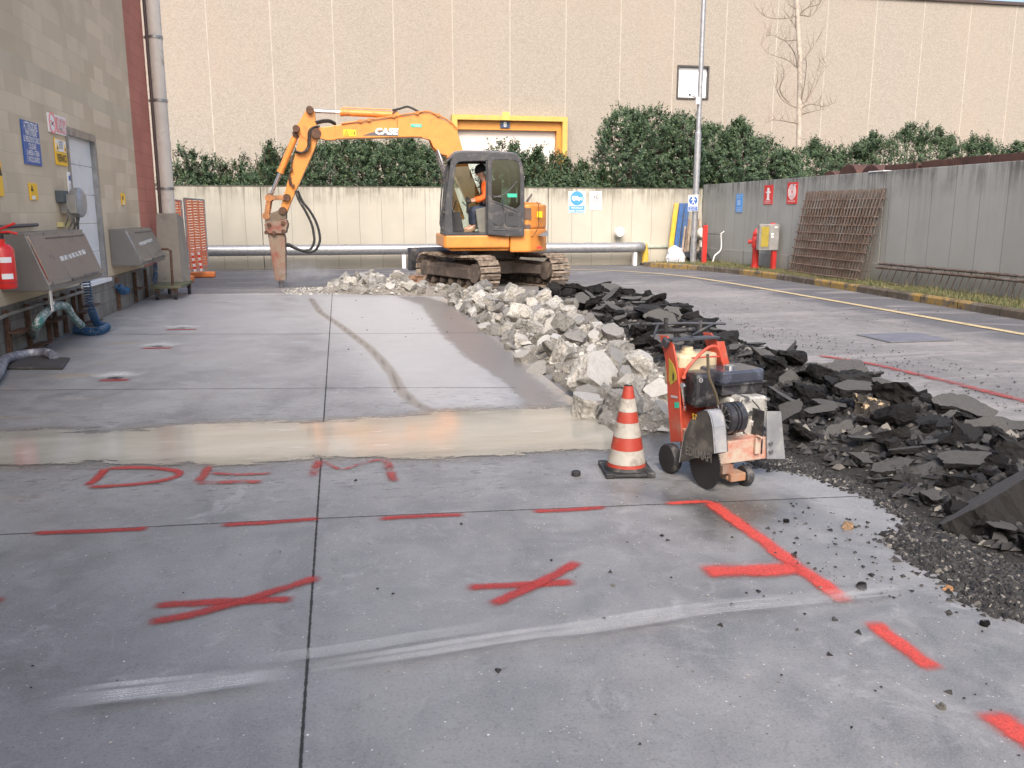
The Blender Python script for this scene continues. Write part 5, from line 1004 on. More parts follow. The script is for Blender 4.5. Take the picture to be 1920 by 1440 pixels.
for sy in (-1, 1):
    m.prism([(.42, sy * .25, .28), (.42, sy * .25, .5), (.9, sy * .64, .44), (.9, sy * .64, .26)], (0, sy * .12, 0)); m.prism([(-.42, sy * .25, .28), (-.42, sy * .25, .5), (-.9, sy * .64, .44), (-.9, sy * .64, .26)], (0, sy * .12, 0))
m.build('undercarriage_frame', UNDERM, exc, U.M, bev=.012)
MB().cyl((0, 0, .60), (0, 0, .76), .48, n=36).build('slew_ring', mat('greasy_dark_steel', (.05, .045, .04), .5), exc, U.M, smooth=30)
pf = [(-1.66, .28), (-1.58, .26), (-1.53, .45), (-1.56, .68), (-1.64, .76), (-1.66, .74), (-1.60, .5)]
m = MB().xz(pf, -1.12, 1.12); m.bx((-1.60, -1.14, .27), (-1.45, -1.122, .72)).bx((-1.60, 1.122, .27), (-1.45, 1.14, .72))
bl = m.build('dozer_blade', DARKP, exc, U.M)
m = MB(); 
for sy in (-.32, .32): m.prism([(-.5, sy - .06, .32), (-.5, sy - .06, .46), (-1.53, sy - .06, .50), (-1.53, sy - .06, .36)], (0, .12, 0))
m.build('blade_arms', UNDERM, bl, U.M)
# --- upper body
zs = ex([(900, 441), (900, 469), (900, 475)], YN); zdk, zbt = zs[0][1], zs[1][1]
xf = ex([(832, 450)], YN)[0][0]; xm = ex([(956, 450)], YN)[0][0]; xr = ex([(1030, 450)], .45)[0][0]; ztop = ex([(1000, 378)], YN)[0][1]
def plan(x0, x1, rr=0):                       # plan outline of the upper body, tail rounded
    p = [(x0, -YN), (x0, YN)]
    if rr:
        n = 14; a1 = math.asin(min(1, YN / rr)); 
        cxx = xr + rr
        for k in range(n + 1):
            a = a1 - 2 * a1 * k / n; p.append((cxx - rr * math.cos(a) , rr * math.sin(a)))
        return [(x0, -YN), (x0, YN)] + p[2:]
    return p + [(x1, YN), (x1, -YN)]
skirt = MB().xy([(xf, -YN + .05), (xf, YN - .04), (xf - .05, YN), (xm + .006, YN), (xm + .006, -YN), (xf - .05, -YN)], zbt + .04, zdk); skirt.xy([(xf - .12, -YN + .1), (xf - .12, YN - .1), (xm + .006, YN - .06), (xm + .006, -YN + .06)], zbt - .02, zbt + .04)
skirt.build('front_skirt', ORANGE, exc, E.M, bev=.03)
tailp = plan(xm - .006, 0, 1.45)
cw = MB().xy(tailp, zbt - .05, zdk + .12).build('counterweight', ORANGE, exc, E.M, bev=.035)
xe = ex([(982, 400)], YN)[0][0]; zh = ex([(1000, 379)], YN)[0][1]
eng = MB().xy([(xe - .004, -YN + .03), (xe - .004, YN - .03)] + [(max(a, xr + .05) if a > xr else a, b * .97) for a, b in plan(xe, 0, 1.45)[2:]], zdk + .122, zh - .04)
eng = eng.build('engine_cover', ORANGE, exc, E.M, bev=.04)
MB().xy([(xe - .05, -YN + .15), (xe - .05, YN - .25)] + [(a + .12, b * .8) for a, b in plan(xe, 0, 1.45)[2:]], zh - .041, zh).build('hood', ORANGE, exc, E.M, bev=.02)
def side(name, pts, y, th, m_, parent=exc, bev=0): return MB().xz(ex(pts, y), y, y + th).build(name, m_, parent, E.M, bev=bev)
yE = YN - .028
GRL = mat('brown_grille_mesh', (.13, .085, .065), .8, bump=1, bscale=200)
side('louvre', [(981, 390), (996, 390), (996, 412), (981, 412)], yE, .006, GRL, eng); side('louvre', [(981, 421), (995, 421), (995, 437), (981, 437)], yE, .006, GRL, eng)
seam = ex([(1006, 378), (1010, 384), (1010, 425), (1000, 443), (984, 446)], yE); MB().tube([(a, yE + .004, b) for a, b in seam], .008, 5).build('panel_seam', mat('dark_seam', (.12, .05, .02), .8), eng, E.M)
def xcw(px, py): # point on the rounded tail
    return None
MB().box((xr + .30, YN - .20, ex([(1017, 402)], YN - .2)[0][1]), (.12, .012, .12), R(24)).build('yellow_sticker', flat('bright_yellow_sticker', (.95, .68, .02)), eng, E.M)
side('red_reflector', [(1007, 462), (1015, 462), (1015, 466), (1007, 466)], YN - .03, .05, SRED, cw)
gsw = ex([(1009, 442), (1027, 433), (1027, 443)], YN - .18); MB().xz(gsw, YN - .3, YN - .10).build('grey_stripe', flat('grey_decal', (.16, .17, .19)), cw, E.M)
ep = ex([(986, 378), (997, 363), (998, 366), (990, 379)], .4); MB().xz(ep, .35, .42).build('exhaust_stack', DARKP, exc, E.M)
# --- cab
CY0, CY1 = .14, YN
outer = ex([(832, 441), (834, 400), (839, 345), (845, 305), (848, 292), (853, 286), (862, 284), (905, 284), (962, 287), (970, 290), (976, 298), (981, 330), (982, 395), (982, 441)], YN)
sq = ex([(848, 436), (846.5, 405), (848.5, 350), (853, 312), (854, 306), (857, 303), (866, 302.5), (890, 302.5), (912, 303), (912, 303.5), (912, 320), (912, 360), (912, 400), (912, 438)], YN)
mid_o = sq
cf = MB()
for y in (CY1 - .07, CY0): cf.ring(outer, [p for p in sq], y, y + .07)
# rear half side: posts round the side window behind the door
cf2 = MB()
cabf = None
out_full = outer
in_full = ex([(850, 435), (848, 405), (850, 350), (855, 312), (857, 307), (861, 304), (868, 303), (900, 302), (955, 303), (962, 305), (967, 310), (971, 335), (972, 395), (972, 436)], YN)
cf = MB()
for y in (CY1 - .07, CY0): cf.ring(out_full, in_full, y, y + .07)
for y in (CY1 - .07, CY0): cf.xz(ex([(911, 302), (917, 302), (917, 440), (911, 440)], YN), y + .005, y + .065)
for y in (CY1 - .07, CY0): cf.xz(ex([(917.5, 398), (971, 398), (971, 438), (917.5, 438)], YN), y + .006, y + .06)
pz = lambda pts: ex(pts, YN)
for a, b in (((833.5, 425), (834, 440)), ((848.5, 288), (846, 300)), ((836, 395), (835.3, 400))): 
    A, B = pz([a])[0], pz([b])[0]; cf.bx((A[0] - .05, CY0 + .07, min(A[1], B[1])), (A[0], CY1 - .07, max(A[1], B[1])))
A, B = pz([(982, 441)])[0], pz([(982, 395)])[0]; cf.bx((A[0], CY0 + .07, A[1]), (A[0] + .05, CY1 - .07, B[1]))
cabo = cf.build('cab', DARKP, exc, E.M, bev=.012)
rf = pz([(843, 300), (847, 289), (853, 283), (870, 281.5), (925, 282.5), (962, 285), (971, 289), (972, 296), (960, 290), (860, 288), (850, 293)])
MB().xz(rf, CY0 + .02, CY1 - .02).build('cab_roof', mat('paler_grey_roof_paint', (.095, .10, .12), .3, dirt=(.2, .2, .2), damt=.3), cabo, E.M, bev=.012)  # roof in a paler grey than the cab frame
fl_ = pz([(834, 436), (980, 436), (980, 441), (834, 441)]); MB().xz(fl_, CY0 + .01, CY1 - .075).build('cab_floor', mat('muddy_floor', (.16, .14, .11), .9), cabo, E.M)
GL = glass_mat('cab_glass', (.80, .88, .86)); GLD = glass_mat('door_glass', (.36, .46, .43))
MB().xz(in_full, CY0 + .03, CY0 + .036).build('side_window', GL, cabo, E.M)
wsx = pz([(838, 395)])[0]; wst = pz([(849, 300)])[0]; MB().prism([(wsx[0] - .02, CY0 + .08, wsx[1]), (wsx[0] - .02, CY1 - .08, wsx[1]), (wst[0] - .02, CY1 - .08, wst[1]), (wst[0] - .02, CY0 + .08, wst[1])], (.005, 0, 0)).build('windscreen', GL, cabo, E.M)
# open door folded back along the side
yd = CY1 + .05
do = pz([(914, 440), (913.5, 400), (913.5, 340), (914, 300), (917, 296), (925, 294.5), (950, 295), (968, 297), (975, 300), (979, 310), (981.5, 335), (982, 380), (981.5, 443), (950, 443)])
di = pz([(922, 375), (921, 368), (921, 340), (921, 308), (923, 302), (928, 300), (950, 300), (963, 301.5), (969, 304.5), (972.5, 314), (974, 335), (973.5, 385), (967, 391), (945, 384)])
dr_ = MB().ring(do, di, yd, yd + .045).build('door', DARKP, cabo, E.M, bev=.01)
MB().xz(di, yd + .02, yd + .026).build('door_window', GLD, dr_, E.M)
MB().tube([(a, yd + .05, b) for a, b in pz([(921, 367), (928, 370), (945, 364), (958, 352), (968, 340)])], .010, 6).build('window_split', DARKP, dr_, E.M)
MB().tube([(a, yd + .10, b) for a, b in pz([(924, 372), (926, 369), (938, 370), (941, 375), (942, 388), (942, 392)])], .016, 8).build('handle', DARKP, dr_, E.M)
MB().tube([(a, yd + .05, b) for a, b in pz([(921, 376), (945, 386), (970, 397)])], .012, 6).build('door_rib', DARKP, dr_, E.M)
p_ = pz([(946, 396), (969, 398), (969, 425), (950, 424), (946, 420)]); MB().xz(p_, yd + .046, yd + .058).build('latch_panel', mat('darker_grey_panel', (.04, .042, .05), .5), dr_, E.M, bev=.004)
p_ = pz([(952, 399), (961, 399), (961, 404), (952, 404)]); MB().xz(p_, yd + .059, yd + .066).build('lock', INK, dr_, E.M)
MB().tube([(a, yd + .05, b) for a, b in pz([(924, 417), (927, 421), (939, 421), (942, 417)])], .012, 6).build('pocket_rim', DARKP, dr_, E.M)
MB().tube([(a, yd + .05, b) for a, b in pz([(923, 430), (940, 431), (960, 432)])], .009, 6).build('lower_rib', DARKP, dr_, E.M)
p_ = pz([(949.5, 363), (968, 363.5), (968, 370), (951, 370)]); MB().xz(p_, yd + .028, yd + .032).build('green_sticker', GREEN, dr_, E.M)
MB().tube([(a, CY1 - .1, b) for a, b in pz([(838, 310), (830, 345), (827, 380), (826, 420), (829, 431), (833, 433)])], .014, 8).build('grab_rail', DARKP, cabo, E.M, smooth=60)
# cab interior
sb = MB(); s1 = pz([(905, 395), (935, 395), (935, 412), (905, 412)]); s2 = pz([(932, 335), (945, 335), (942, 400), (927, 400)]); sb.xz(s1, .42, .86); sb.xz(s2, .42, .86); s3 = pz([(934, 318), (942, 318), (941, 333), (933, 333)]); sb.xz(s3, .52, .76); s4 = pz([(907, 412), (930, 412), (930, 436), (907, 436)]); sb.xz(s4, .48, .80)
seat = sb.build('seat', mat('seat_vinyl', (.03, .03, .032), .6), cabo, E.M, bev=.02)
c1 = pz([(893, 393), (913, 388), (913, 436), (899, 436)]); MB().xz(c1, .88, .98).build('side_console', mat('console_grey', (.16, .16, .14), .6), cabo, E.M, bev=.01)
lv = MB()
for a_, b_, y in (((868, 378), (905, 415), .95), ((860, 375), (852, 400), .6), ((896, 412), (896, 430), .9)):
    q1, q2 = pz([a_, b_]); lv.tube([(q1[0], y, q1[1]), (q2[0], y, q2[1])], .012, 6)
lv.tube([(a, .9, b) for a, b in pz([(895, 408), (895, 426), (900, 430), (908, 430)])], .012, 6); lv.build('control_levers', INK, cabo, E.M)
c2 = pz([(850, 397), (868, 397), (876, 436), (849, 436)]); MB().xz(c2, .2, .55).build('front_console', mat('console_dark', (.04, .04, .045), .6), cabo, E.M, bev=.01)
# --- boom, arm, hammer in the plane of the boom
BY0, BY1 = -.36, -.03
def bo(pts): return ex(pts, BY1)
boom = MB().xz(bo([(584, 249), (586, 243), (592, 240), (612, 237), (630, 234.5), (680, 228.5), (740, 220), (780, 214), (796, 211), (803, 211), (813, 214), (834, 225), (848, 234), (856, 243), (862, 262), (868, 282), (886, 330), (903, 372), (915, 405), (915, 425), (902, 427), (890, 408), (870, 365), (850, 322), (840, 300), (834, 287), (822, 272), (810, 263), (798, 258), (784, 256.5), (747, 257), (690, 258.5), (636, 260), (624, 262.5), (612, 262), (598, 258), (586, 255)]), BY0, BY1).build('boom', ORANGE, exc, E.M, bev=.012)
pl = MB().xz(bo([(585, 246), (628, 235.5), (628, 262), (612, 262.5), (596, 258), (586, 254)]), BY1 + .001, BY1 + .012); pl.build('boom_nose_plate', ORANGE, boom, E.M, bev=.003)
fl2 = MB().tube([(a, BY1 + .02, b) for a, b in bo([(640, 232), (680, 226.5), (740, 218), (796, 209), (806, 209.5), (834, 222), (848, 231.5), (858, 243)])], .018, 8); 
for a, b in bo([(676, 227), (692, 225), (738, 218), (782, 212), (822, 216)]): fl2.box((a, BY1 + .02, b), (.07, .06, .06))
fl2.build('hydraulic_pipes', mat('orange_pipe', (.55, .20, .04), .5, dirt=(.2, .1, .05), damt=.4), boom, E.M)
for y_a, y_b in ((BY1 + .001, BY1 + .09), (BY0 - .09, BY0 - .001)): MB().xz(bo([(806, 262), (818, 262), (834, 284), (838, 292), (828, 290), (818, 282), (812, 276)]), y_a, y_b).build('cylinder_bracket', ORANGE, boom, E.M, bev=.004)
if 0: br_ = MB().xz(bo([(806, 262), (818, 262), (834, 284), (838, 292), (828, 290), (818, 282), (812, 276)]), BY1 + .001, BY1 + .09); br_.xz(bo([(806, 262), (818, 262), (834, 284), (838, 292), (828, 290), (818, 282), (812, 276)]), BY0 - .09, BY0 - .001); br_.build('cylinder_bracket', ORANGE, boom, E.M, bev=.004)
MB().tube([(a, BY1 + .012, b) for a, b in bo([(792, 258), (806, 261), (822, 273), (836, 292), (842, 303)])], .012, 6).build('underside_flange', ORANGE, boom, E.M)
def bm3(p, y): q = ex([p], y)[0]; return Vector((q[0], y, q[1]))
for y in (BY1 + .06, BY0 - .06):
    A, B = bm3((820, 281), BY1), bm3((866, 412), BY1); A.y = B.y = y; Mm = A.lerp(B, .42)
    rod = MB().cyl(A, Mm, .035, n=16).build('boom_cylinder_rod', CHROME, boom, E.M, smooth=40); MB().cyl(Mm, B, .065, n=18).build('boom_cylinder', ORANGE, boom, E.M, smooth=40)
# decals on the boom
def dec(p0, p1, y): # frame on the boom side: left-top and right-bottom pixel; image right is -x in machine space
    a = ex([p0], y)[0]; b = ex([p1], y)[0]; L = Vector((b[0] - a[0], 0, 0)); Rv = (E.M.to_3x3() @ Vector((-1, 0, 0)))
    O = E.M @ Vector((a[0], y, b[1])); return fr3(O, Rv, (0, 0, 1)), abs(b[0] - a[0]), a[1] - b[1]
M, w, h = dec((643.5, 242.5), (668, 255.5), BY1 + .002); s = MB().bx((0, 0, 0), (w, h, .004)).build('warning_label', SYEL, boom, M)
a = MB().prism([(w*.08, h*.12, .005), (w*.42, h*.12, .005), (w*.25, h*.82, .005)], (0, 0, .002)); s2_ = a.build('warning_triangle', INK, s, M); MB().prism([(w*.14, h*.18, .008), (w*.36, h*.18, .008), (w*.25, h*.66, .008)], (0, 0, .002)).build('triangle_fill', SYEL, s, M); MB().bx((w*.84, h*.15, .005), (w*.89, h*.7, .007)).bx((w*.8, h*.5, .005), (w*.93, h*.56, .0075)).bx((w*.6, h*.42, .005), (w*.76, h*.47, .007)).build('symbol', INK, s, M)
M, w, h = dec((680, 240), (747, 255), BY1 + .002); sw_ = MB().xy([(0, 0), (w*.97, 0), (w, h*.1), (w, h*.72), (w*.5, h*.72), (w*.2, h*.35)], 0, .003).build('grey_swoosh', flat('grey_swoosh', (.10, .10, .11)), boom, M)
txt('CASE', h*.80, SWHITE, boom, M, w*.66, h*.56, .005, .05, w*.66, shear=.12)
M, w, h = dec((770, 232), (791, 239), BY1 + .002); s = MB().bx((0, 0, 0), (w, h, .004)).build('green_label', GREEN, boom, M, ); txt('NOLEGGIO', h*.3, SWHITE, s, M, w*.5, h*.66, .006, 0, w*.8); txt('SERVICE', h*.25, SWHITE, s, M, w*.6, h*.26, .006, 0, w*.5)
seam = MB().tube([(a, BY1 + .002, b) for a, b in bo([(745, 221), (745, 256)])], .005, 4); seam.build('weld_seam', RUSTY, boom, E.M)
def cylr(name, pa, pb, frac, rb, rr, y0, par=boom, mb_=ORANGE):
    A, B = bm3(pa, BY1), bm3(pb, BY1); A.y = B.y = y0; Mm = A.lerp(B, frac)
    c = MB().cyl(A, Mm, rb, n=18).cyl(A.lerp(Mm, .93), Mm, rb * 1.15, n=18).build(name, mb_, exc, E.M, smooth=40); MB().cyl(Mm, B, rr, n=14).build('piston_rod', CHROME, c, E.M, smooth=40)
    MB().cyl(A + Vector((0, -.09, 0)), A + Vector((0, .09, 0)), rb * 1.1, n=16).build('pin', RUSTY, c, E.M, smooth=40); MB().cyl(B + Vector((0, -.09, 0)), B + Vector((0, .09, 0)), rr * 1.7, n=16).build('pin', RUSTY, c, E.M, smooth=40); return c
BM_ = (BY0 + BY1) / 2
ac = cylr('arm_cylinder', (742, 214), (580, 206), .65, .068, .04, BM_)
MB().tube([(a, BM_, b + .02) for a, b in bo([(642, 203), (644, 201.5), (734, 205.5)])], .014, 6).build('cylinder_pipe', ORANGE, ac, E.M)
MB().xz(bo([(730, 219), (745, 209), (756, 217), (756, 218)]), BM_ - .1, BM_ - .07).xz(bo([(730, 219), (745, 209), (756, 217), (756, 218)]), BM_ + .07, BM_ + .1).build('arm_cylinder_lug', ORANGE, boom, E.M)
MB().tube(curve([(a, BM_, b) for a, b in bo([(736, 205), (750, 202), (764, 198), (775, 202), (788, 209), (793, 212)])], 5), .022, 8).build('hose', BLACK, boom, E.M, smooth=60)
stick = MB().xz(bo([(573, 206), (574, 201), (578, 198.5), (584, 199), (588, 203), (590, 215), (592, 232), (598, 244), (599, 254), (594, 264), (588, 282), (572, 318), (556, 353), (546, 376), (538, 396), (533, 402), (527, 399), (525, 391), (530, 372), (536, 350), (547, 310), (555, 280), (560, 255), (556, 246), (551, 243), (552, 237), (558, 232), (566, 218)]), BY0 + .07, BY1 - .07).build('arm', ORANGE, exc, E.M, bev=.01)
st2 = MB()
for y0_, y1_ in ((BY1 - .069, BY1 - .055), (BY0 + .055, BY0 + .069)): st2.xz(bo([(574, 205), (578, 200), (585, 201), (588, 206), (590, 225), (598, 246), (592, 262), (575, 262), (562, 250), (553, 243), (556, 236)]), y0_, y1_)
st2.build('arm_side_plate', ORANGE, stick, E.M, bev=.003)
pn = MB()
for p, r_ in (((581, 206), .075), ((593, 250), .10), ((555.5, 241), .07), ((538, 370), .07), ((530, 395), .075)):
    c = bm3(p, BY1); pn.cyl((c.x, BY0 - .03, c.z), (c.x, BY1 + .03, c.z), r_, n=18)
pn.build('pivot_pin', RUSTY, stick, E.M, smooth=40)
cylr('hammer_tilt_cylinder', (554, 250), (505, 368), .62, .065, .036, BM_)
lk = MB()
for y in (BY0 + .02, BY1 - .03):
    A, B, C_ = bm3((504, 371), BY1), bm3((538, 370), BY1), bm3((499, 405), BY1)
    for P_, Q_ in ((A, B), (A, C_)): P_ = Vector((P_.x, y, P_.z)); Q_ = Vector((Q_.x, y, Q_.z)); d = (Q_ - P_).normalized(); nn = Vector((-d.z, 0, d.x)) * .045; lk.prism([P_ + nn, Q_ + nn, Q_ - nn, P_ - nn], (0, .03, 0))
for p in ((504, 371), (499, 405)):
    c = bm3(p, BY1); lk.cyl((c.x, BY0 - .02, c.z), (c.x, BY1 + .02, c.z), .075, n=16)
lk.build('linkage', mat('orange_worn_linkage', (.50, .21, .07), .6, dirt=(.2, .12, .08), damt=.6), exc, E.M)
HRED = mat('worn_red_hammer_paint', (.25, .055, .04), .75, dirt=(.26, .20, .15), damt=1.0, dscale=3.5, var=.3); HBR = mat('dirty_brown_steel', (.16, .12, .085), .7, dirt=(.25, .2, .16), damt=.5)
ham = MB().xz(bo([(496, 404), (520, 395), (528, 388), (536, 391), (536, 410), (497, 421)]), BY0 + .01, BY1 - .01).build('hammer_bracket', HBR, exc, E.M, bev=.01)
MB().xz(bo([(495.5, 420), (536, 411), (539.5, 421), (536, 435), (533, 438), (499, 438)]), BY0 - .04, BY1 + .04).build('hammer_cradle', HRED, ham, E.M, bev=.01)
pn = MB()
for p in ((505, 422), (531, 418), (500, 436), (514, 437), (532, 434)):
    c = bm3(p, BY1); pn.cyl((c.x, BY0 - .07, c.z), (c.x, BY1 + .07, c.z), .045, n=6)
pn.build('bolts', RUSTY, ham, E.M)
MB().xz(bo([(502, 438.5), (532.5, 438.5), (534.5, 448), (535.5, 524), (533, 526.5), (518, 527), (515, 523)]), BY0 + .01, BY1 - .01).build('hammer_body', HRED, ham, E.M, bev=.012)
ct = bm3((525.5, 526), BY1); cb2 = bm3((527, 547), BY1); zg = -.10
MB().tube([(ct.x, BM_, ct.z + .3), (ct.x, BM_, ct.z - .08), (cb2.x, BM_, cb2.z + .02 if cb2.z > -.05 else -.05)], [.055, .052, .03], 14).build('chisel', STEEL, ham, E.M, smooth=50)
hz = MB()
for k, (pts, y) in enumerate((([(554, 357), (560, 375), (572, 395), (584, 420), (588, 440), (589, 452), (583, 466), (570, 470), (556, 466), (543, 459), (535, 457)], BM_ + .12), ([(556, 357), (566, 378), (580, 396), (592, 418), (598, 440), (598, 455), (590, 470), (577, 474), (558, 469), (543, 463), (535, 461)], BM_ - .05))):
    hz.tube(curve([(a, y, b) for a, b in bo(pts)], 5), .026, 10)
hz.build('hammer_hoses', BLACK, exc, E.M, smooth=60)
hz = MB()
for k in range(4):
    y = BY1 + .03 - .03 * k; hz.tube(curve([(a + .012 * k, y, b) for a, b in bo([(600, 237), (590, 238), (582, 246), (581, 262), (580, 275), (573, 284), (563, 286), (555, 283)])], 5), .018, 8)
for k in range(3): hz.tube(curve([(a, BM_ + .05 * k, b + .02 * k) for a, b in bo([(590, 232), (605, 228), (618, 228), (630, 234)])], 5), .015, 8)
hz.build('arm_hoses', BLACK, exc, E.M, smooth=60)
sp_ = MB().tube([(a, BY1 - .03, b) for a, b in bo([(549, 290), (545, 318), (541, 335), (548, 350)])], .014, 6)
for a, b in bo([(546, 318), (543, 334), (549, 348), (544, 342)]): sp_.box((a, BY1 - .03, b), (.06, .06, .05))
sp_.build('arm_pipes', RUSTY, stick, E.M)
# --- operator (a person, seated in the cab)
def skin(name, joints, edges, radii, mt, parent, M, root=0, sub=2):
    me = bpy.data.meshes.new(name); me.from_pydata([tuple(j) for j in joints], edges, []); me.materials.append(mt); o = link(name, me, parent, M)
    md = o.modifiers.new('skin', 'SKIN'); sv = me.skin_vertices[0].data if me.skin_vertices else None
    if sv is None:
        bm = bmesh.new(); bm.from_mesh(me); bm.verts.layers.skin.verify(); bm.to_mesh(me); bm.free(); sv = me.skin_vertices[0].data
    for i, r_ in enumerate(radii):
        sv[i].radius = (r_, r_) if not isinstance(r_, tuple) else r_; sv[i].use_root = (i == root)
    md.use_smooth_shade = True; s_ = o.modifiers.new('sub', 'SUBSURF'); s_.levels = s_.render_levels = sub; return o
PY = .64
def pp(x, y, dy=0): q = ex([(x, y)], PY)[0]; return Vector((q[0], PY + dy, q[1]))
per = thing('person', 'seated worker in orange jacket, dark woollen cap and jeans gripping levers in the cab', 'person', E.M)
J = [pp(917, 394), pp(917, 375), pp(915, 355), pp(909, 341), pp(906, 334), pp(901, 326), pp(900, 319),   # pelvis, belly, chest, neck base, neck, skull, crown
     pp(914, 346, .17), pp(907, 371, .24), pp(889, 377, .16), pp(882, 378, .12),                              # left arm
     pp(914, 346, -.17), pp(909, 371, -.24), pp(889, 374, -.16), pp(882, 375, -.12),
     pp(914, 397, .1), pp(887, 391, .14), pp(889, 424, .14), pp(874, 431, .15), pp(914, 397, -.1), pp(885, 391, -.14), pp(886, 424, -.14), pp(871, 431, -.15)]
Ed = [(0,1),(1,2),(2,3),(3,4),(4,5),(5,6),(2,7),(7,8),(8,9),(9,10),(2,11),(11,12),(12,13),(13,14),(0,15),(15,16),(16,17),(17,18),(0,19),(19,20),(20,21),(21,22)]
Rr = [.15,.14,.15,.07,.052,.095,.075,.055,.043,.03,.03,.055,.043,.03,.03,.085,.06,.045,.035,.085,.06,.045,.035]
SK = mat('skin', (.50, .29, .21), .5, var=.08, bump=0); JK = mat('hi_vis_orange_jacket', (.90, .16, .025), .6, var=.15, bump=.4, bscale=25, bd=.02); JN = mat('dark_jeans', (.035, .05, .085), .8, var=.3)
body = skin('body', J, Ed, Rr, SK, per, E.M)
def sub(ids, eds, rad, nm, m_): return skin(nm, [J[i] for i in ids], eds, rad, m_, per, E.M)
sub([1, 2, 3, 7, 8, 9, 11, 12, 13], [(0,1),(1,2),(1,3),(3,4),(4,5),(1,6),(6,7),(7,8)], [.175,.19,.09,.085,.07,.05,.085,.07,.05], 'jacket', JK)
sub([0, 15, 16, 17, 19, 20, 21], [(0,1),(1,2),(2,3),(0,4),(4,5),(5,6)], [.165,.11,.085,.06,.11,.085,.06], 'trousers', JN)
for s_ in (.14, -.14):
    skin('boot', [pp(888, 420, s_), pp(887, 430, s_), pp(876, 433, s_), pp(868, 434.5, s_)], [(0,1),(1,2),(2,3)], [.055,.055,.045,.035], mat('tan_work_boot', (.22, .15, .09), .8), per, E.M)
hd = pp(901, 323); 
cp = MB().lathe([(.118, -.02), (.122, .02), (.112, .07), (.085, .115), (.04, .14), (.01, .145)], (0, 0, 0), 20); cp.build('woollen_cap', mat('black_wool', (.015, .015, .018), .95, bump=.8), per, E.M @ Matrix.Translation(hd + Vector((-.01, 0, .02))) @ Matrix.Rotation(R(16), 4, 'Y'), smooth=60)
fc = MB(); c_ = hd + Vector((.085, 0, -.06)); fc.prism([c_ + Vector((0, -.014, .03)), c_ + Vector((0, .014, .03)), c_ + Vector((.035, .012, -.02)), c_ + Vector((.035, -.012, -.02))], (-.02, 0, -.01)); fc.build('nose', SK, per, E.M, bev=.006)
ey = MB(); 
for s_ in (-.035, .035): ey.lathe([(.002, -.010), (.012, -.004), (.012, .004), (.002, .010)], c_ + Vector((-.008, s_, .025)), 10, 'x')
ey.build('eyes', INK, per, E.M); ms = MB().box(c_ + Vector((.002, 0, -.055)), (.015, .045, .008)); ms.build('mouth', mat('lips', (.35, .12, .1), .5, bump=0), per, E.M)
er = MB(); 
for s_ in (-.095, .095): er.lathe([(.005, -.01), (.03, -.008), (.03, .008), (.005, .01)], hd + Vector((-.01, s_, -.035)), 12, 'y')
er.build('ears', SK, per, E.M)
for s_, j in ((1, 10), (-1, 14)):
    h_ = J[j]; pr = [h_ + Vector((-.03, 0, .0)), h_ + Vector((.02, 0, 0)), h_ + Vector((.05, 0, .0))]; jj = list(pr); ee = [(0, 1), (1, 2)]; rr_ = [.028, .034, .03]
    for f_ in range(4):
        b0_ = pr[2] + Vector((0, 0, .03 - .02 * f_)); k0 = len(jj); L_ = (.03, .035, .032, .026)[f_]
        jj += [b0_ + Vector((L_, -s_ * .008, 0)), b0_ + Vector((L_ + .008, -s_ * .034, -.003)), b0_ + Vector((L_ - .018, -s_ * .044, -.004))]; ee += [(2, k0), (k0, k0 + 1), (k0 + 1, k0 + 2)]; rr_ += [.0095, .009, .008]
    k0 = len(jj); jj += [h_ + Vector((.03, -s_ * .03, .03)), h_ + Vector((.055, -s_ * .045, .03))]; ee += [(1, k0), (k0, k0 + 1)]; rr_ += [.011, .009]
    skin('hand', jj, ee, rr_, mat('dark_work_glove', (.05, .045, .04), .8), per, E.M, root=1)
    MB().cyl(h_ + Vector((.06, -s_ * .025, -.25)), h_ + Vector((.06, -s_ * .025, .07)), .016, n=10).build('control_lever', INK, cabo, E.M)
# ================================================================== FLOOR SAW
SO = lat(1.14, 4.86); sa = R(23); sf = RT * math.sin(sa) - FH * math.cos(sa); Q = Fr(SO, math.atan2(sf.y, sf.x))
saw = thing('floor_saw', 'red walk-behind floor saw with black engine and grey blade guard beside the cone', 'floor saw', Q.M)
SRD = mat('saw_red_paint', (.46, .065, .035), .42, var=.12, dirt=(.35, .16, .12), damt=.3, dscale=7); SGR = mat('worn_grey_guard', (.30, .31, .33), .42, .3, var=.2, scale=6, dirt=(.38, .37, .35), damt=.45, dscale=8, bump=.2)
DGR = mat('scuffed_dark_guard', (.085, .083, .078), .6, .2, var=.3, scale=12, dirt=(.17, .16, .145), damt=.5, dscale=11); MUD = mat('mud_splashed_red', (.48, .11, .075), .6, var=.1, dirt=(.44, .39, .31), damt=1.0, dscale=5)
ENG = mat('greasy_cast_alloy', (.50, .49, .46), .45, .35, var=.3, scale=18, dirt=(.12, .11, .10), damt=.4, dscale=22); ENK = mat('gloss_black_cowl', (.03, .03, .035), .22, var=.3, dirt=(.10, .10, .10), damt=.3, dscale=12)
def sx(pts, y): return Q.xz(pts, y)
def s3(p, ax, v): return Q.on(p[0], p[1], ax, v)
YS = -.235                                     # side of the machine that carries the blade (image left)
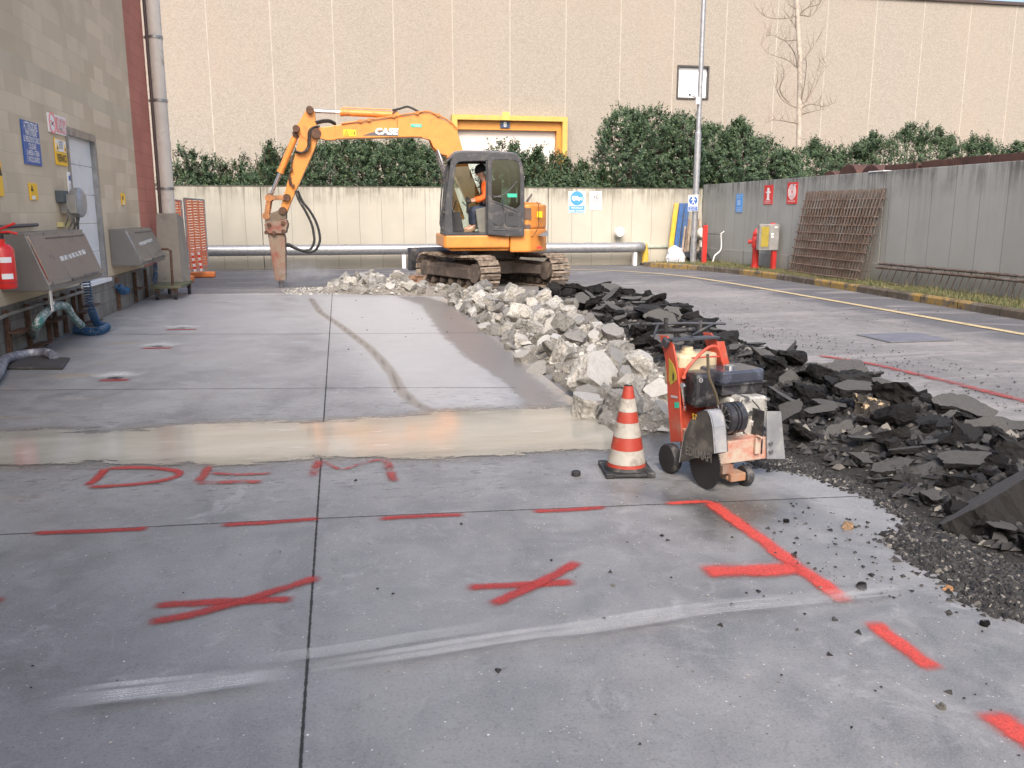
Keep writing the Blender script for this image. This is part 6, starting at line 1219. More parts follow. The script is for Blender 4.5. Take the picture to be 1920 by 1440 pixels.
# base frame
zf = sx([(1400, 829), (1400, 856)], -.1)
fx = s3((1400, 845), 0, .30)
FXF = .30                                      # front face of the frame
a = s3((1360, 829), 0, FXF); b = s3((1437, 860), 0, FXF); zt5, zb5 = a.z, b.z; yl0, yl1 = s3((1345, 845), 0, FXF).y, s3((1440, 845), 0, FXF).y
MB().bx((-.06, yl0, zb5), (FXF, yl1, zt5)).build('base_frame', MUD, saw, Q.M, bev=.006)
a = s3((1416, 822), 0, FXF + .012); b = s3((1423, 850), 0, FXF + .012); MB().bx((FXF + .001, a.y, b.z), (FXF + .02, b.y, a.z)).cyl((FXF, (a.y + b.y) / 2, a.z + .01), (FXF + .05, (a.y + b.y) / 2, a.z + .01), .008, n=10).build('front_bracket', MUD, saw, Q.M, bev=.003)
# right side splash plate
yr = yl1
p1, p2, p3, p4 = [s3(p, 0, FXF + .01) for p in ((1436, 771), (1463, 771), (1471, 860), (1437, 860))]
MB().prism([p1, p2, p3, p4], (.006, 0, 0)).build('splash_plate', SGR, saw, Q.M); MB().bx((.20, p1.y - .012, p4.z + .03), (FXF + .005, p1.y - .004, p1.z)).build('inner_splash_plate', ENK, saw, Q.M)
for z_ in (.3, .75): c = p4.lerp(p1, z_ * .4); MB().cyl(c + Vector((.008, .02, .01)), c + Vector((.022, .02, .01)), .012, n=6).build('bolt', STEEL, saw, Q.M)
# blade guard
gpts = sx([(1274, 867), (1277, 845), (1283, 815), (1292, 793), (1303, 778), (1312, 771), (1320, 768.5), (1328, 771), (1333, 781), (1337, 800), (1339, 825), (1340.5, 850)], YS)
gd = MB().xz(gpts, YS, YS + .008).build('blade_guard', DGR, saw, Q.M, bev=.002)
GT = .085
rim = MB(); gp2 = gpts[6:]
g_all = gpts
V0 = [(a, YS - .004, b) for a, b in g_all]; V1 = [(a, YS + GT, b) for a, b in g_all]; n_ = len(g_all); cxg = sum(p[0] for p in g_all) / n_; czg = sum(p[1] for p in g_all) / n_
def inn(p): return (cxg + (p[0] - cxg) * .985, p[1], czg + (p[2] - czg) * .985)
rim.v = V0 + V1 + [inn(p) for p in V0] + [inn(p) for p in V1]
for i in range(n_ - 1): rim.f += [(i, i + 1, n_ + i + 1, n_ + i), (2*n_ + i, 3*n_ + i, 3*n_ + i + 1, 2*n_ + i + 1)]
rim.build('guard_rim', SGR, gd, Q.M)
MB().xz(gpts, YS + GT - .006, YS + GT).build('guard_back', DGR, gd, Q.M)
Rv = Q.M.to_3x3() @ Vector((1, 0, 0)); 
c = s3((1285, 838), 1, YS - .002); GM = fr3(Q.M @ Vector((c.x, YS - .006, c.z)), Rv, (0, 0, 1))
txt('EDILMAPI', .05, mat('scratched_grey_lettering', (.19, .185, .175), .7), gd, GM, .13, -.01, .0, .01, .24, rot=.06)
c = s3((1303, 782), 1, YS - .002); GM2 = fr3(Q.M @ Vector((c.x, YS - .006, c.z)), Rv, (0, 0, 1)); txt('57', .032, SYEL, gd, GM2, 0, 0, 0, .01, .045)
# blade
bc = s3((1321, 868), 1, YS + .035); rb_ = bc.z - s3((1324, 911), 1, YS + .035).z; rb_ = bc.z - .004
nT = 60; pr = []
for k in range(nT):
    for da, rr in ((0, 1), (.55, 1), (.6, .95), (.95, .95)): a = 2 * math.pi * (k + da) / nT; pr.append((bc.x + rb_ * rr * math.cos(a), bc.z + rb_ * rr * math.sin(a)))
MB().xz(pr, YS + .033, YS + .037).build('saw_blade', mat('dark_wet_blade', (.04, .04, .042), .35, .5), saw, Q.M); MB().cyl((bc.x, YS + .0375, bc.z), (bc.x, YS + .1, bc.z), .03).build('arbor', STEEL, saw, Q.M)
# wheels
def wheel(c, r, w, nm='wheel'):
    o = MB().lathe([(r * .55, -w / 2), (r * .93, -w / 2), (r, -w * .32), (r, w * .32), (r * .93, w / 2), (r * .55, w / 2)], c, 30, 'y').build(nm, BLACK, saw, Q.M, smooth=35)
    MB().lathe([(.012, -w * .42), (r * .54, -w * .36), (r * .54, w * .36), (.012, w * .42)], c, 22, 'y').build('wheel_hub', mat('grey_wheel_hub', (.13, .12, .11), .6, dirt=(.2, .18, .16), damt=.4), o, Q.M, smooth=30)
rw_ = .088; c = s3((1257, 851), 1, -.20); wheel((c.x, -.20, rw_), rw_, .055); wheel((c.x, .20, rw_), rw_, .055)
MB().cyl((c.x, -.19, rw_), (c.x, .19, rw_), .014).build('rear_axle', STEEL, saw, Q.M)
fw_ = .058; c2 = s3((1397, 891), 2, fw_); wheel((c2.x, c2.y, fw_), fw_, .045)
MB().bx((c2.x - .07, c2.y - .125, fw_ - .015), (c2.x + .04, c2.y - .026, fw_ + .03)).cyl((c2.x, c2.y - .13, fw_), (c2.x, c2.y, fw_), .012).build('front_axle', mat('brown_axle_block', (.32, .15, .08), .7, dirt=(.3, .25, .2), damt=.5), saw, Q.M, bev=.004)
MB().bx((c2.x - .05, c2.y - .17, fw_ + .031), (c2.x + .02, c2.y - .1, zb5)).build('axle_pivot', mat('brown_axle_paint', (.24, .10, .06), .7, dirt=(.25, .2, .16), damt=.5), saw, Q.M)
# column: two side plates, cross bar, instrument top
XC = -.20
lp_ = sx([(1236, 628), (1250, 630), (1262, 648), (1268, 680), (1273, 720), (1276, 790), (1278, 828), (1257, 829), (1252, 760), (1250, 700), (1246, 668)], -.175)
colL = MB().xz(lp_, -.175, -.165).build('column_plate', SRD, saw, Q.M, bev=.002)
off = .30
MB().xz(lp_, -.165 + off, -.155 + off).build('column_plate', SRD, saw, Q.M, bev=.002)
xq = sx([(1272, 700), (1276, 826)], -.175); 
MB().prism([(xq[0][0] - .10, -.163, xq[0][1]), (xq[0][0] - .10, -.167 + off, xq[0][1]), (xq[1][0] - .08, -.167 + off, xq[1][1]), (xq[1][0] - .08, -.163, xq[1][1])], (.008, 0, 0)).build('column_back', SRD, saw, Q.M)
t1 = s3((1258, 640), 1, -.175); MB().bx((t1.x - .05, -.178, t1.z), (t1.x + .03, -.150 + off, t1.z + .014)).build('column_top', mat('black_cross_plate', (.05, .055, .065), .4), saw, Q.M, bev=.003)
dl = sx([(1254.5, 672), (1262, 682), (1268, 700), (1269, 712), (1258, 722), (1254.5, 714)], -.176); MB().xz(dl, -.178, -.1755).build('warning_decal', mat('dirty_yellow_decal', (.42, .34, .05), .6), colL, Q.M)
dl = sx([(1262, 697), (1264, 704), (1263, 714), (1261, 712)], -.179); MB().xz(dl, -.1805, -.179).build('decal_symbol', INK, colL, Q.M)
dl = sx([(1265, 754), (1273, 754), (1273, 765), (1265, 765)], -.176); MB().xz(dl, -.178, -.1755).build('green_decal', GREEN, colL, Q.M); dl = sx([(1258, 741), (1270, 743), (1270, 747), (1258, 745)], -.176); MB().xz(dl, -.178, -.1755).build('faded_decal', LGREY, colL, Q.M)
wr = [s3(p, 0, XC + .19) for p in ((1281, 727), (1283, 745), (1284, 762))]; wn_ = MB().prism([wr[0] + Vector((-.008, 0, 0)), wr[0] + Vector((.008, 0, 0)), wr[2] + Vector((.008, 0, 0)), wr[2] + Vector((-.008, 0, 0))], (0, -.008, 0)); annul_ = MB()
wn_.lathe([(.008, -.005), (.018, -.005), (.018, .005), (.008, .005)], wr[0] + Vector((0, -.004, .012)), 14, 'y').lathe([(.007, -.005), (.015, -.005), (.015, .005), (.007, .005)], wr[2] + Vector((0, -.004, -.01)), 14, 'y')
tag(wn_.build('spanner', CHROME, None, Q.M), 'chrome spanner hooked on the red column of the floor saw', 'spanner')
cl_ = s3((1252, 642), 1, -.18); MB().box((cl_.x, -.195, cl_.z), (.05, .03, .05), Matrix.Rotation(R(30), 3, 'Y')).build('clamp', DARKP, saw, Q.M, bev=.008)
# water tank
ta, tb_ = s3((1272, 660), 0, XC + .02), s3((1350, 702), 0, XC + .02); zt6, zb6 = s3((1300, 662), 0, XC + .05).z, s3((1300, 712), 0, XC + .05).z
TK = mat('cream_translucent_tank', (.62, .53, .36), .4, var=.08, dirt=(.45, .38, .27), damt=.3)
tk = MB().xy([(XC - .08, -.125), (XC + .08, -.125), (XC + .11, -.09), (XC + .11, .12), (XC + .08, .14), (XC - .08, .14)], zb6 - .04, zt6).build('water_tank', TK, saw, Q.M, bev=.018)
MB().lathe([(.045, 0), (.045, .012), (.034, .016), (.034, .035), (.028, .04)], (XC + .02, -.03, zt6 - .002), 20).build('tank_neck', TK, tk, Q.M)
# arched lifting tube
ar = [s3(p, 0, XC + .16) for p in ((1282, 710), (1284, 700), (1291, 688), (1303, 674), (1316, 661), (1328, 652), (1338, 649), (1345, 653), (1350, 664), (1355, 680), (1359, 694))]
ar_ = MB().tube(curve(ar, 4), .0095, 10); q1, q2 = s3((1297, 671), 0, XC + .16), s3((1350, 668), 0, XC + .16); ar_.tube([q1, q2], .005, 8); ar_.build('lifting_bow', SRD, saw, Q.M, smooth=60)
sp2 = s3((1300, 706), 0, XC + .12); sh_ = [s3(p, 0, XC + .13) for p in ((1270, 690), (1284, 690), (1284, 712), (1300, 712), (1300, 730), (1272, 735))]; MB().prism(sh_, (-.004, 0, 0)).cyl(s3((1282, 707), 0, XC + .14), s3((1282, 707), 0, XC + .17), .012, n=8).build('front_shield', SRD, saw, Q.M)
sh_ = [s3(p, 0, XC + .05) for p in ((1346, 640), (1358, 640), (1369, 688), (1369, 695), (1358, 695))]; MB().prism(sh_, (-.004, 0, 0)).build('side_gusset', SRD, saw, Q.M)
# handle bar, steering ring
hb = [s3(p, 0, XC - .24) for p in ((1201, 608), (1290, 606), (1360, 607))]; h2 = MB().tube(hb, .008, 8); ps = s3((1313, 606), 0, XC - .24); h2.box(ps + Vector((0, 0, -.02)), (.018, .018, .07)); h2.build('handle_bar', mat('grey_handle_tube', (.14, .14, .145), .4, .6), saw, Q.M, smooth=60)
g1 = MB().tube([hb[0], hb[0].lerp(hb[2], .12)], .0135, 10).build('grip', BLACK, saw, Q.M, smooth=60)
hs_ = MB().tube([hb[0].lerp(hb[2], .2), (hb[0].x + .08, -.155, t1.z - .01)], .008, 8).tube([hb[0].lerp(hb[2], .85), (hb[0].x + .08, .125, t1.z - .01)], .008, 8); hs_.build('handle_stay', DARKP, saw, Q.M)
rg_c = s3((1268, 620), 0, XC - .06); pts = [rg_c + Vector((.10 * math.cos(a), .10 * math.sin(a), .016 * math.cos(a))) for a in [2 * math.pi * k / 24 for k in range(25)]]
rg_ = MB().tube(pts, .0145, 10); rg_.tube([rg_c + Vector((-.08, 0, 0)), rg_c + Vector((.08, 0, 0))], .008, 6); rg_.cyl(rg_c + Vector((0, 0, -.07)), rg_c + Vector((0, 0, .01)), .014); rg_.build('depth_handwheel', BLACK, saw, Q.M, smooth=60)
kn = rg_c + Vector((.03, -.095, .085)); MB().tube([kn, rg_c + Vector((.03, -.095, 0))], [.014, .010], 10).build('crank_knob', BLACK, saw, Q.M)
# engine
TNK = mat('blue_black_fuel_tank', (.045, .05, .07), .18, var=.3, scale=10, dirt=(.10, .12, .17), damt=.4)
ty0, ty1 = s3((1352, 715), 0, .13).y, s3((1434, 715), 0, .13).y; z1, z0 = s3((1400, 694), 0, .13).z, s3((1400, 738), 0, .13).z; zmid = s3((1400, 718), 0, .13).z
ft = MB().xy([(-.10, ty0 + .01), (.12, ty0), (.14, ty0 + .02), (.14, ty1 - .02), (.12, ty1), (-.10, ty1)], zmid, z1).build('fuel_tank', TNK, saw, Q.M, bev=.014)
MB().prism([(-.09, ty0 + .01, zmid - .001), (.13, ty0 + .01, zmid - .001), (.13, ty1 - .01, zmid - .001), (-.09, ty1 - .01, zmid - .001)], (0, 0, z0 - zmid)).build('tank_base', ENK, ft, Q.M, bev=.008)
MB().bx((-.11, ty0 - .005, zmid - .004), (.146, ty1 + .005, zmid + .004)).build('tank_seam', ENK, ft, Q.M)
MB().cyl((.02, (ty0 + ty1) / 2 - .02, z1), (.02, (ty0 + ty1) / 2 - .02, z1 + .014), .032, n=20).build('filler_cap', CHROME, ft, Q.M, smooth=30)
ay0, ay1 = s3((1304, 720), 0, .06).y, s3((1350, 720), 0, .06).y; az1, az0 = s3((1320, 700), 0, .06).z, s3((1320, 765), 0, .06).z
MB().bx((-.08, ay0, az0), (.07, ay1, az1)).build('air_filter', ENK, saw, Q.M, bev=.025)
a = s3((1314, 713), 0, .071); ca = MB(); 
MC = fr3(Q.M @ Vector((.0715, a.y, a.z)), Q.M.to_3x3() @ Vector((0, 1, 0)), (0, 0, 1)); annul(ca, 0, 0, .009, .013, 0, .002, 20).bx((-.009, -.001, 0), (.009, .001, .002)); ca.build('round_emblem', LGREY, saw, MC)
ey1 = s3((1432, 780), 0, .15).y; ez0 = zt5
MB().bx((-.08, ay1 + .0, ez0), (.16, ey1 - .02, z0 - .012)).build('engine_block', ENG, saw, Q.M, bev=.02)
fn = MB()
for k in range(9): z_ = ez0 + .03 + k * .0135; fn.bx((.02, ey1 - .10, z_), (.19, ey1 - .01, z_ + .005))
fn.build('cooling_fins', ENG, saw, Q.M)
rc_ = s3((1352, 783), 1, -.10); MB().lathe([(.02, -.05), (.07, -.05), (.084, -.04), (.086, -.01), (.078, -.008), (.078, .0), (.087, .002), (.087, .012), (.078, .014), (.078, .022), (.087, .024), (.087, .06), (.075, .07)], (rc_.x + .02, -.06, rc_.z), 30, 'y').build('recoil_housing', ENK, saw, Q.M, smooth=25)
gr = MB()
for k in range(12): a_ = 2 * math.pi * k / 12; gr.box((rc_.x + .02 + .05 * math.cos(a_), -.113, rc_.z + .055 * math.sin(a_)), (.004, .006, .05), Matrix.Rotation(-a_ + math.pi / 2, 3, 'Y'))
gr.build('recoil_grille', STEEL, saw, Q.M)
cy = s3((1375, 795), 0, .18); MB().tube([(.02, cy.y - .02, cy.z), (.19, cy.y - .02, cy.z - .01)], [.06, .055], 24).build('crankcase_cover', ENK, saw, Q.M, smooth=40)
lb_ = s3((1373, 797), 0, .195); MB().bx((.191, lb_.y - .008, lb_.z - .03), (.194, lb_.y + .006, lb_.z + .03)).build('engine_label', SWHITE, saw, Q.M)
c = s3((1381, 763), 0, .19); MB().cyl((.15, c.y, c.z), (.2, c.y, c.z), .014, n=12).build('red_engine_switch', SRED, saw, Q.M)
ml = MB(); r = random.Random(11)
for p, r_ in (((1390, 745), .014), ((1428, 745), .01), ((1392, 770), .016), ((1405, 790), .022), ((1418, 800), .018), ((1428, 812), .014), ((1408, 770), .012), ((1384, 812), .012), ((1434, 800), .01), ((1398, 828), .013)):
    c = s3(p, 0, .17); ml.cyl((.12, c.y, c.z), (.225 + r.uniform(-.01, .02), c.y, c.z), r_, n=12)
ml.build('bolts_and_plugs', CHROME, saw, Q.M, smooth=40)
rocker = MB(); a = s3((1380, 748), 0, .20); b = s3((1434, 826), 0, .20); rocker.prism([(.12, a.y, b.z), (.12, b.y, b.z), (.12, b.y - .005, a.z), (.12, a.y + .02, a.z + .01)], (.09, 0, 0)); rocker.build('cylinder_head', ENG, saw, Q.M, bev=.012)
cbm = MB(); 
for pts in (((1330, 770), (1345, 800), (1350, 830), (1390, 820), (1395, 790)), ((1392, 750), (1380, 775), (1385, 800), (1400, 815)), ((1410, 750), (1425, 770), (1420, 800))): cbm.tube(curve([s3(p, 0, .21) for p in pts], 5), .0035, 6)
cbm.build('cables', BLACK, saw, Q.M)
lvr = [s3(p, 0, .20) for p in ((1327, 664), (1328, 690), (1330, 708), (1338, 728), (1344, 745), (1347, 765), (1347, 790))]; MB().tube(curve(lvr, 4), .0085, 10).build('lowering_lever', mat('worn_khaki_lever', (.17, .14, .10), .4, .5), saw, Q.M, smooth=60)
# ================================================================== TRAFFIC CONE
cc = G(1174, 884); cc.z = 0; cone = thing('traffic_cone', 'dirty red and white traffic cone on a black rubber base', 'traffic cone', Matrix.Translation(cc) @ Matrix.Rotation(R(-8), 4, 'Z'))
Hc = PL(1180, 723, cc, FH).z; MCn = WM[cone.name]
CR = mat('cone_red', (.36, .045, .028), .5, var=.12, dirt=(.33, .10, .07), damt=.35, dscale=9, bump=.1); CWH = mat('cone_reflective_white', (.42, .40, .36), .45, var=.12, dirt=(.24, .21, .18), damt=.5, dscale=11)
zs_ = [PL(1175, y, cc, FH).z for y in (868, 843, 820, 790, 770, 746, 723)]
rz = lambda z: .112 - (.112 - .026) * (z - zs_[0]) / (Hc - zs_[0])
z_b = [.022] + zs_[0:1]
bands = [(zs_[0] - .012, zs_[0] + .012, CR), (zs_[0] + .012, zs_[1] + .012, CWH), (zs_[1] + .012, zs_[2] + .012, CR), (zs_[2] + .012, zs_[3], CWH), (zs_[3], zs_[4], CR), (zs_[4], zs_[5], CWH), (zs_[5], Hc, CR)]
for z0_, z1_, m_ in bands:
    rp_ = .002 if m_ is CWH else 0
    o = MB().lathe([(rz(z0_) - .004, z0_), (rz(z0_) + rp_, z0_ + .0005), (rz(z1_) + rp_, z1_ - .0005), (rz(z1_) - .004, z1_)], (0, 0, 0), 40).build('white_band' if m_ is CWH else 'red_body', m_, cone, MCn, smooth=40)
MB().lathe([(.016, Hc - .02), (.016, Hc + .001), (rz(Hc) - .003, Hc + .001)], (0, 0, 0), 20).build('top_hole', BLACK, cone, MCn)
bs = MB(); s_ = .145; c_ = .05
oct_ = [(-s_ + c_, -s_), (s_ - c_, -s_), (s_, -s_ + c_), (s_, s_ - c_), (s_ - c_, s_), (-s_ + c_, s_), (-s_, s_ - c_), (-s_, -s_ + c_)]
bs.xy(oct_, .006, .026); bs.lathe([(.135, .026), (.125, .05), (rz(zs_[0]) + .004, zs_[0] - .012)], (0, 0, 0), 40)
for x, y in ((-.12, -.12), (.12, -.12), (.12, .12), (-.12, .12)): bs.box((x, y, .016), (.05, .05, .032))
bs.build('rubber_base', BLACK, cone, MCn, bev=.005)
cap0 = G(1080, 892); tag(MB().lathe([(.022, 0), (.027, .004), (.027, .024), (.022, .028), (.012, .026)], (cap0.x, cap0.y, .001), 20).build('rubber_disc', BLACK, smooth=40), 'small round black rubber disc lying left of the traffic cone', 'disc')
# ================================================================== RUBBLE
def white_mat():
    n = N('broken_pale_concrete'); on = n.nd('ObjectInfo').outputs['Random']; top = n.math('GREATER_THAN', n.nd('SeparateXYZ', {0: n.tc.outputs['Normal']}).outputs[2], .93)
    a = n.noise(7, 7, .7); b = n.noise(26, 6, .75); v = n.nd('TexVoronoi', {'Scale': 30}); vc = n.nd('SeparateColor', {0: v.outputs['Color']}).outputs[0]
    c = n.mix(n.lin(a, .3, .7, 0, 1), (.26, .24, .20), (.50, .485, .44)); c = n.mix(n.math('MULTIPLY', n.step(b, .55, .68), .6), c, (.70, .68, .65)); c = n.mix(n.math('MULTIPLY', n.step(n.noise(11, 8, .8), .52, .60), .75), c, (.13, .105, .08))
    c = n.mix(n.math('MULTIPLY', n.math('LESS_THAN', n.math('ADD', v.outputs['Distance'], n.math('MULTIPLY', vc, .5)), .38), .6), c, (.14, .135, .13))
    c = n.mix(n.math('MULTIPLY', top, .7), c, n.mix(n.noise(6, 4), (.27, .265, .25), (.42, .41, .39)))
    hs = n.nd('HueSaturation', {'Saturation': n.lin(on, 0, 1, .35, 1.0), 'Value': n.lin(n.math('FRACT', n.math('MULTIPLY', on, 7.3)), 0, 1, .45, 1.2), 'Color': c}).outputs[0]; c = hs; n.bump(n.math('ADD', b, n.math('MULTIPLY', n.math('SUBTRACT', 1, top), n.noise(60, 5, .8))), .8, .008); return n.set(col=c, rough=.9)
def black_mat(flat_top=True):
    n = N('broken_asphalt' if flat_top else 'crumbled_asphalt'); on = n.nd('ObjectInfo').outputs['Random']; top = n.math('GREATER_THAN', n.nd('SeparateXYZ', {0: n.tc.outputs['Normal']}).outputs[2], .93)
    a = n.noise(9, 6, .7); b = n.noise(70, 5, .8); v = n.nd('TexVoronoi', {'Scale': 55}).outputs['Distance']
    c = n.mix(n.lin(a, .3, .7, 0, 1), (.005, .005, .006), (.016, .0155, .016)); c = n.mix(n.math('MULTIPLY', n.step(b, .60, .72), .4), c, (.11, .105, .10))
    g = n.mix(n.lin(n.noise(40, 5, .8), .35, .65, 0, 1), (.07, .069, .068), (.155, .151, .145)); g = n.mix(n.math('MULTIPLY', n.step(a, .55, .7), .5), g, (.07, .068, .066))
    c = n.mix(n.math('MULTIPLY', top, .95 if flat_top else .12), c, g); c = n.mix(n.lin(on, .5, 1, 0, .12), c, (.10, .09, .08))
    n.bump(n.math('ADD', b, n.math('MULTIPLY', n.noise(25, 5, .8), 2)), .9, .008); return n.set(col=c, rough=n.lin(a, .3, .7, .7, .95), spec=.25)
WM_, BM2, BM3 = white_mat(), black_mat(), black_mat(False)
STM = N('orange_stained_asphalt'); STM.bump(STM.noise(60, 6, .8), .9, .008); STM = STM.set(col=STM.mix(STM.step(STM.noise(7, 8, .75), .55, .62), (.028, .024, .02), STM.mix(STM.noise(20, 4), (.42, .24, .08), (.62, .55, .42))), rough=.85)
BRM = mat('reddish_brown_stone', (.23, .125, .075), .85, var=.5, scale=10, bump=.8, dirt=(.25, .22, .18), damt=.6)
def chunk(seed, kind, flatz=.55, cuts=4, slabby=False):
    """broken piece about 1 m across, top smooth where it was the paving surface"""
    r = random.Random(seed); bm = bmesh.new(); pts = []
    if slabby:
        n = r.randint(5, 7); ring = []
        for k in range(n):
            a = 2 * math.pi * (k + r.uniform(-.3, .3)) / n; q = r.uniform(.38, .56); ring.append((q * math.cos(a), q * .8 * math.sin(a)))
        for x, y in ring: pts.append((x, y, flatz / 2)); pts.append((x * r.uniform(.75, 1.12), y * r.uniform(.75, 1.12), -flatz / 2 * r.uniform(.7, 1.1)))
    else:
        for k in range(r.randint(9, 13)):
            d = Vector((r.gauss(0, 1), r.gauss(0, 1), r.gauss(0, 1))).normalized(); pts.append((d.x * .5, d.y * .42, max(-1, min(1, d.z * 1.3)) * flatz / 2))
        for k in range(3): a = r.uniform(0, 6.28); pts.append((.35 * math.cos(a), .3 * math.sin(a), flatz / 2))
    for p in pts: bm.verts.new(p)
    res = bmesh.ops.convex_hull(bm, input=bm.verts); bmesh.ops.delete(bm, geom=[g for g in res['geom_interior'] if isinstance(g, bmesh.types.BMVert)], context='VERTS')
    bmesh.ops.delete(bm, geom=[v for v in bm.verts if not v.link_faces], context='VERTS')
    bmesh.ops.dissolve_limit(bm, angle_limit=R(8), verts=bm.verts, edges=bm.edges); bmesh.ops.triangulate(bm, faces=bm.faces)
    for _ in range(cuts):
        lim = .13 if kind == 'w' else .10; es = [e for e in bm.edges if e.calc_length() > lim]
        if es: bmesh.ops.subdivide_edges(bm, edges=es, cuts=1, use_grid_fill=False); bmesh.ops.triangulate(bm, faces=[f for f in bm.faces if len(f.verts) > 3])
    bm.normal_update(); off = Vector((seed * 3.1, seed * 1.7, 0)); amp = .075 if kind == 'w' else .10
    new = []
    for v in bm.verts:
        up = all(f.normal.z > .97 for f in v.link_faces); k = .04 if up else 1.0
        edge = v.co.z > flatz / 2 - .01
        d = noise.noise(v.co * 3.2 + off) * amp + noise.noise(v.co * 9 + off) * amp * .55 + noise.noise(v.co * 20 + off) * amp * (.3 if kind == 'w' else .45)
        n_ = v.normal.copy()
        if edge: n_.z = 0
        new.append(v.co + n_ * d * k)
    for v, c in zip(bm.verts, new): v.co = c
    me = bpy.data.meshes.new('chunk'); bm.to_mesh(me); bm.free(); me.materials.append(WM_ if kind == 'w' else (BM2 if slabby else BM3)); me.update(); return me
PW = [chunk(100 + i, 'w', .5 + .08 * (i % 4), slabby=i % 3 == 0) for i in range(14)]
PB_ = [chunk(200 + i, 'b', .50 + .07 * (i % 4), slabby=False) for i in range(9)]; PS = [chunk(300 + i, 'b', .16 + .04 * (i % 4), slabby=True) for i in range(9)]
WHT = [(598,549),(640,530),(700,525),(770,534),(835,550),(940,556),(985,562),(1040,568),(1075,584),(1110,600),(1130,618),(1165,640),(1195,665),(1235,690),(1262,720),(1262,812),(1195,815),(1160,808),(1110,765),(1050,712),(985,655),(905,600),(860,572),(835,556),(700,553)]
BLK_ = [(985,562),(1060,549),(1110,552),(1180,560),(1260,580),(1330,618),(1400,656),(1480,682),(1545,704),(1640,736),(1720,760),(1800,790),(1890,816),(2000,850),(2060,1100),(1950,1075),(1800,1015),(1740,975),(1660,925),(1600,900),(1530,872),(1480,856),(1420,850),(1300,815),(1262,812),(1262,720),(1235,690),(1195,665),(1130,618),(1075,580)]
WPOLY, BPOLY = gp(WHT), gp(BLK_); ALLP = None
def inside(P, x, y): return sdist(P, np.array([x]), np.array([y]))[0] < 0
def bedz(x, y, arr=False):
    x, y = np.asarray(x, float), np.asarray(y, float); d = np.minimum(sdist(WPOLY, x, y), sdist(BPOLY, x, y)); d = np.where((sdist(WPOLY, x, y) > 0) & (sdist(BPOLY, x, y) > 0), d, -np.maximum(-sdist(WPOLY, x, y), -sdist(BPOLY, x, y)))
    return np.clip(-d * .35 + .01, -.03, .13)
X, Y, Fc = gridmesh(-1.5, 6.2, 2.2, 17.6, .05); sw_, sb2 = sdist(WPOLY, X, Y), sdist(BPOLY, X, Y); dmin = np.minimum(sw_, sb2); keep = dmin[Fc].min(1) < .05; Fc = Fc[keep]
used, inv = np.unique(Fc, return_inverse=True); X, Y = X[used], Y[used]; Z = bedz(X, Y)
Z = Z + np.array([noise.noise(Vector((x * 4, y * 4, 0))) * .035 + noise.noise(Vector((x * 13, y * 13, 3))) * .02 for x, y in zip(X, Y)]) * (Z > .0)
bed = N('rubble_fines'); p_ = bed.step(bed.math('ADD', bed.attr('pale'), bed.math('MULTIPLY', bed.noise(6, 5, .7), .5)), .5, .8); q_ = bed.noise(60, 5, .8)
bc_ = bed.mix(bed.lin(q_, .35, .65, 0, 1), (.012, .012, .012), (.05, .047, .045)); bw_ = bed.mix(bed.lin(q_, .35, .65, 0, 1), (.13, .12, .10), (.38, .35, .31)); bed.bump(q_, 1, .02); bed = bed.set(col=bed.mix(p_, bc_, bw_), rough=.95)
pale = np.clip(.5 - (sdist(WPOLY, X, Y)) * 2, 0, 1)
tag(npmesh('rubble_bed', np.stack([X, Y, Z], 1), inv.reshape(-1, 4), bed, attrs=dict(pale=pale)), 'loose fines filling between the broken pieces', kind='stuff')
placed = []
def put(name, me, label, cat, group, x, y, z, s, rot, mt=None, sc=None):
    if mt is not None: me = me.copy(); me.materials.clear(); me.materials.append(mt)
    o = bpy.data.objects.new(name, me); COL.objects.link(o); o.location = (x, y, z); o.rotation_euler = rot; o.scale = sc or (s, s, s); tag(o, label, cat, group); placed.append((x, y, s)); return o
# ---- pieces one can single out: (pixel centre, width px, proto, tilt, label)
def land(px, py, wpx, me, rot, label, kind='w', mt=None, sc=(1, 1, 1), zc=None):
    z = .09 if zc is None else max(.06, zc - .07); c = G(px, py, z); dep = (c - CV).dot(FH); s = wpx / 1632 * dep * 1.02
    nm, ct, gr = ('concrete_chunk', 'concrete chunk', 'pale concrete pieces in the rubble heap') if kind == 'w' else ('asphalt_chunk', 'asphalt chunk', 'black asphalt pieces in the rubble heap')
    return put(nm, me, label, ct, gr, c.x, c.y, c.z, s, rot, mt, (s * sc[0], s * sc[1], s * sc[2]))
land(1112, 706, 105, PW[3], (R(55), R(25), R(20)), 'large pale slab piece tilted up with a smooth grey face, upper left of the cone', zc=.22, sc=(1, 1.1, .7))
land(1150, 682, 85, PW[0], (R(42), R(-10), R(70)), 'light concrete piece with a scored smooth face behind the tilted slab piece', zc=.22, sc=(1, 1, .8))
land(1168, 765, 105, PW[1], (R(20), R(-25), R(10)), 'big yellowish rough concrete block directly behind the cone', zc=.2)
land(1100, 765, 80, PW[6], (R(8), R(6), R(30)), 'cut concrete block with a dark sawn side lying at the slab edge', zc=.12, sc=(1, 1, .9))
land(1236, 778, 74, PW[4], (R(30), R(30), R(0)), 'pitted rough concrete boulder between the cone and the saw', zc=.16)
land(1200, 690, 78, PW[7], (R(15), R(-20), R(120)), 'mottled grey rounded concrete piece just left of the saw handwheel column', zc=.24)
land(1055, 612, 62, PW[10], (R(25), R(10), R(50)), 'pale bright concrete piece highest in the middle of the white heap', zc=.3)
land(975, 590, 70, PW[8], (R(10), R(-18), R(200)), 'broad pale concrete lump just below the excavator track', zc=.26)
land(1040, 652, 60, PW[2], (R(-30), R(14), R(80)), 'brownish grey concrete lump in the middle of the white heap', zc=.22)
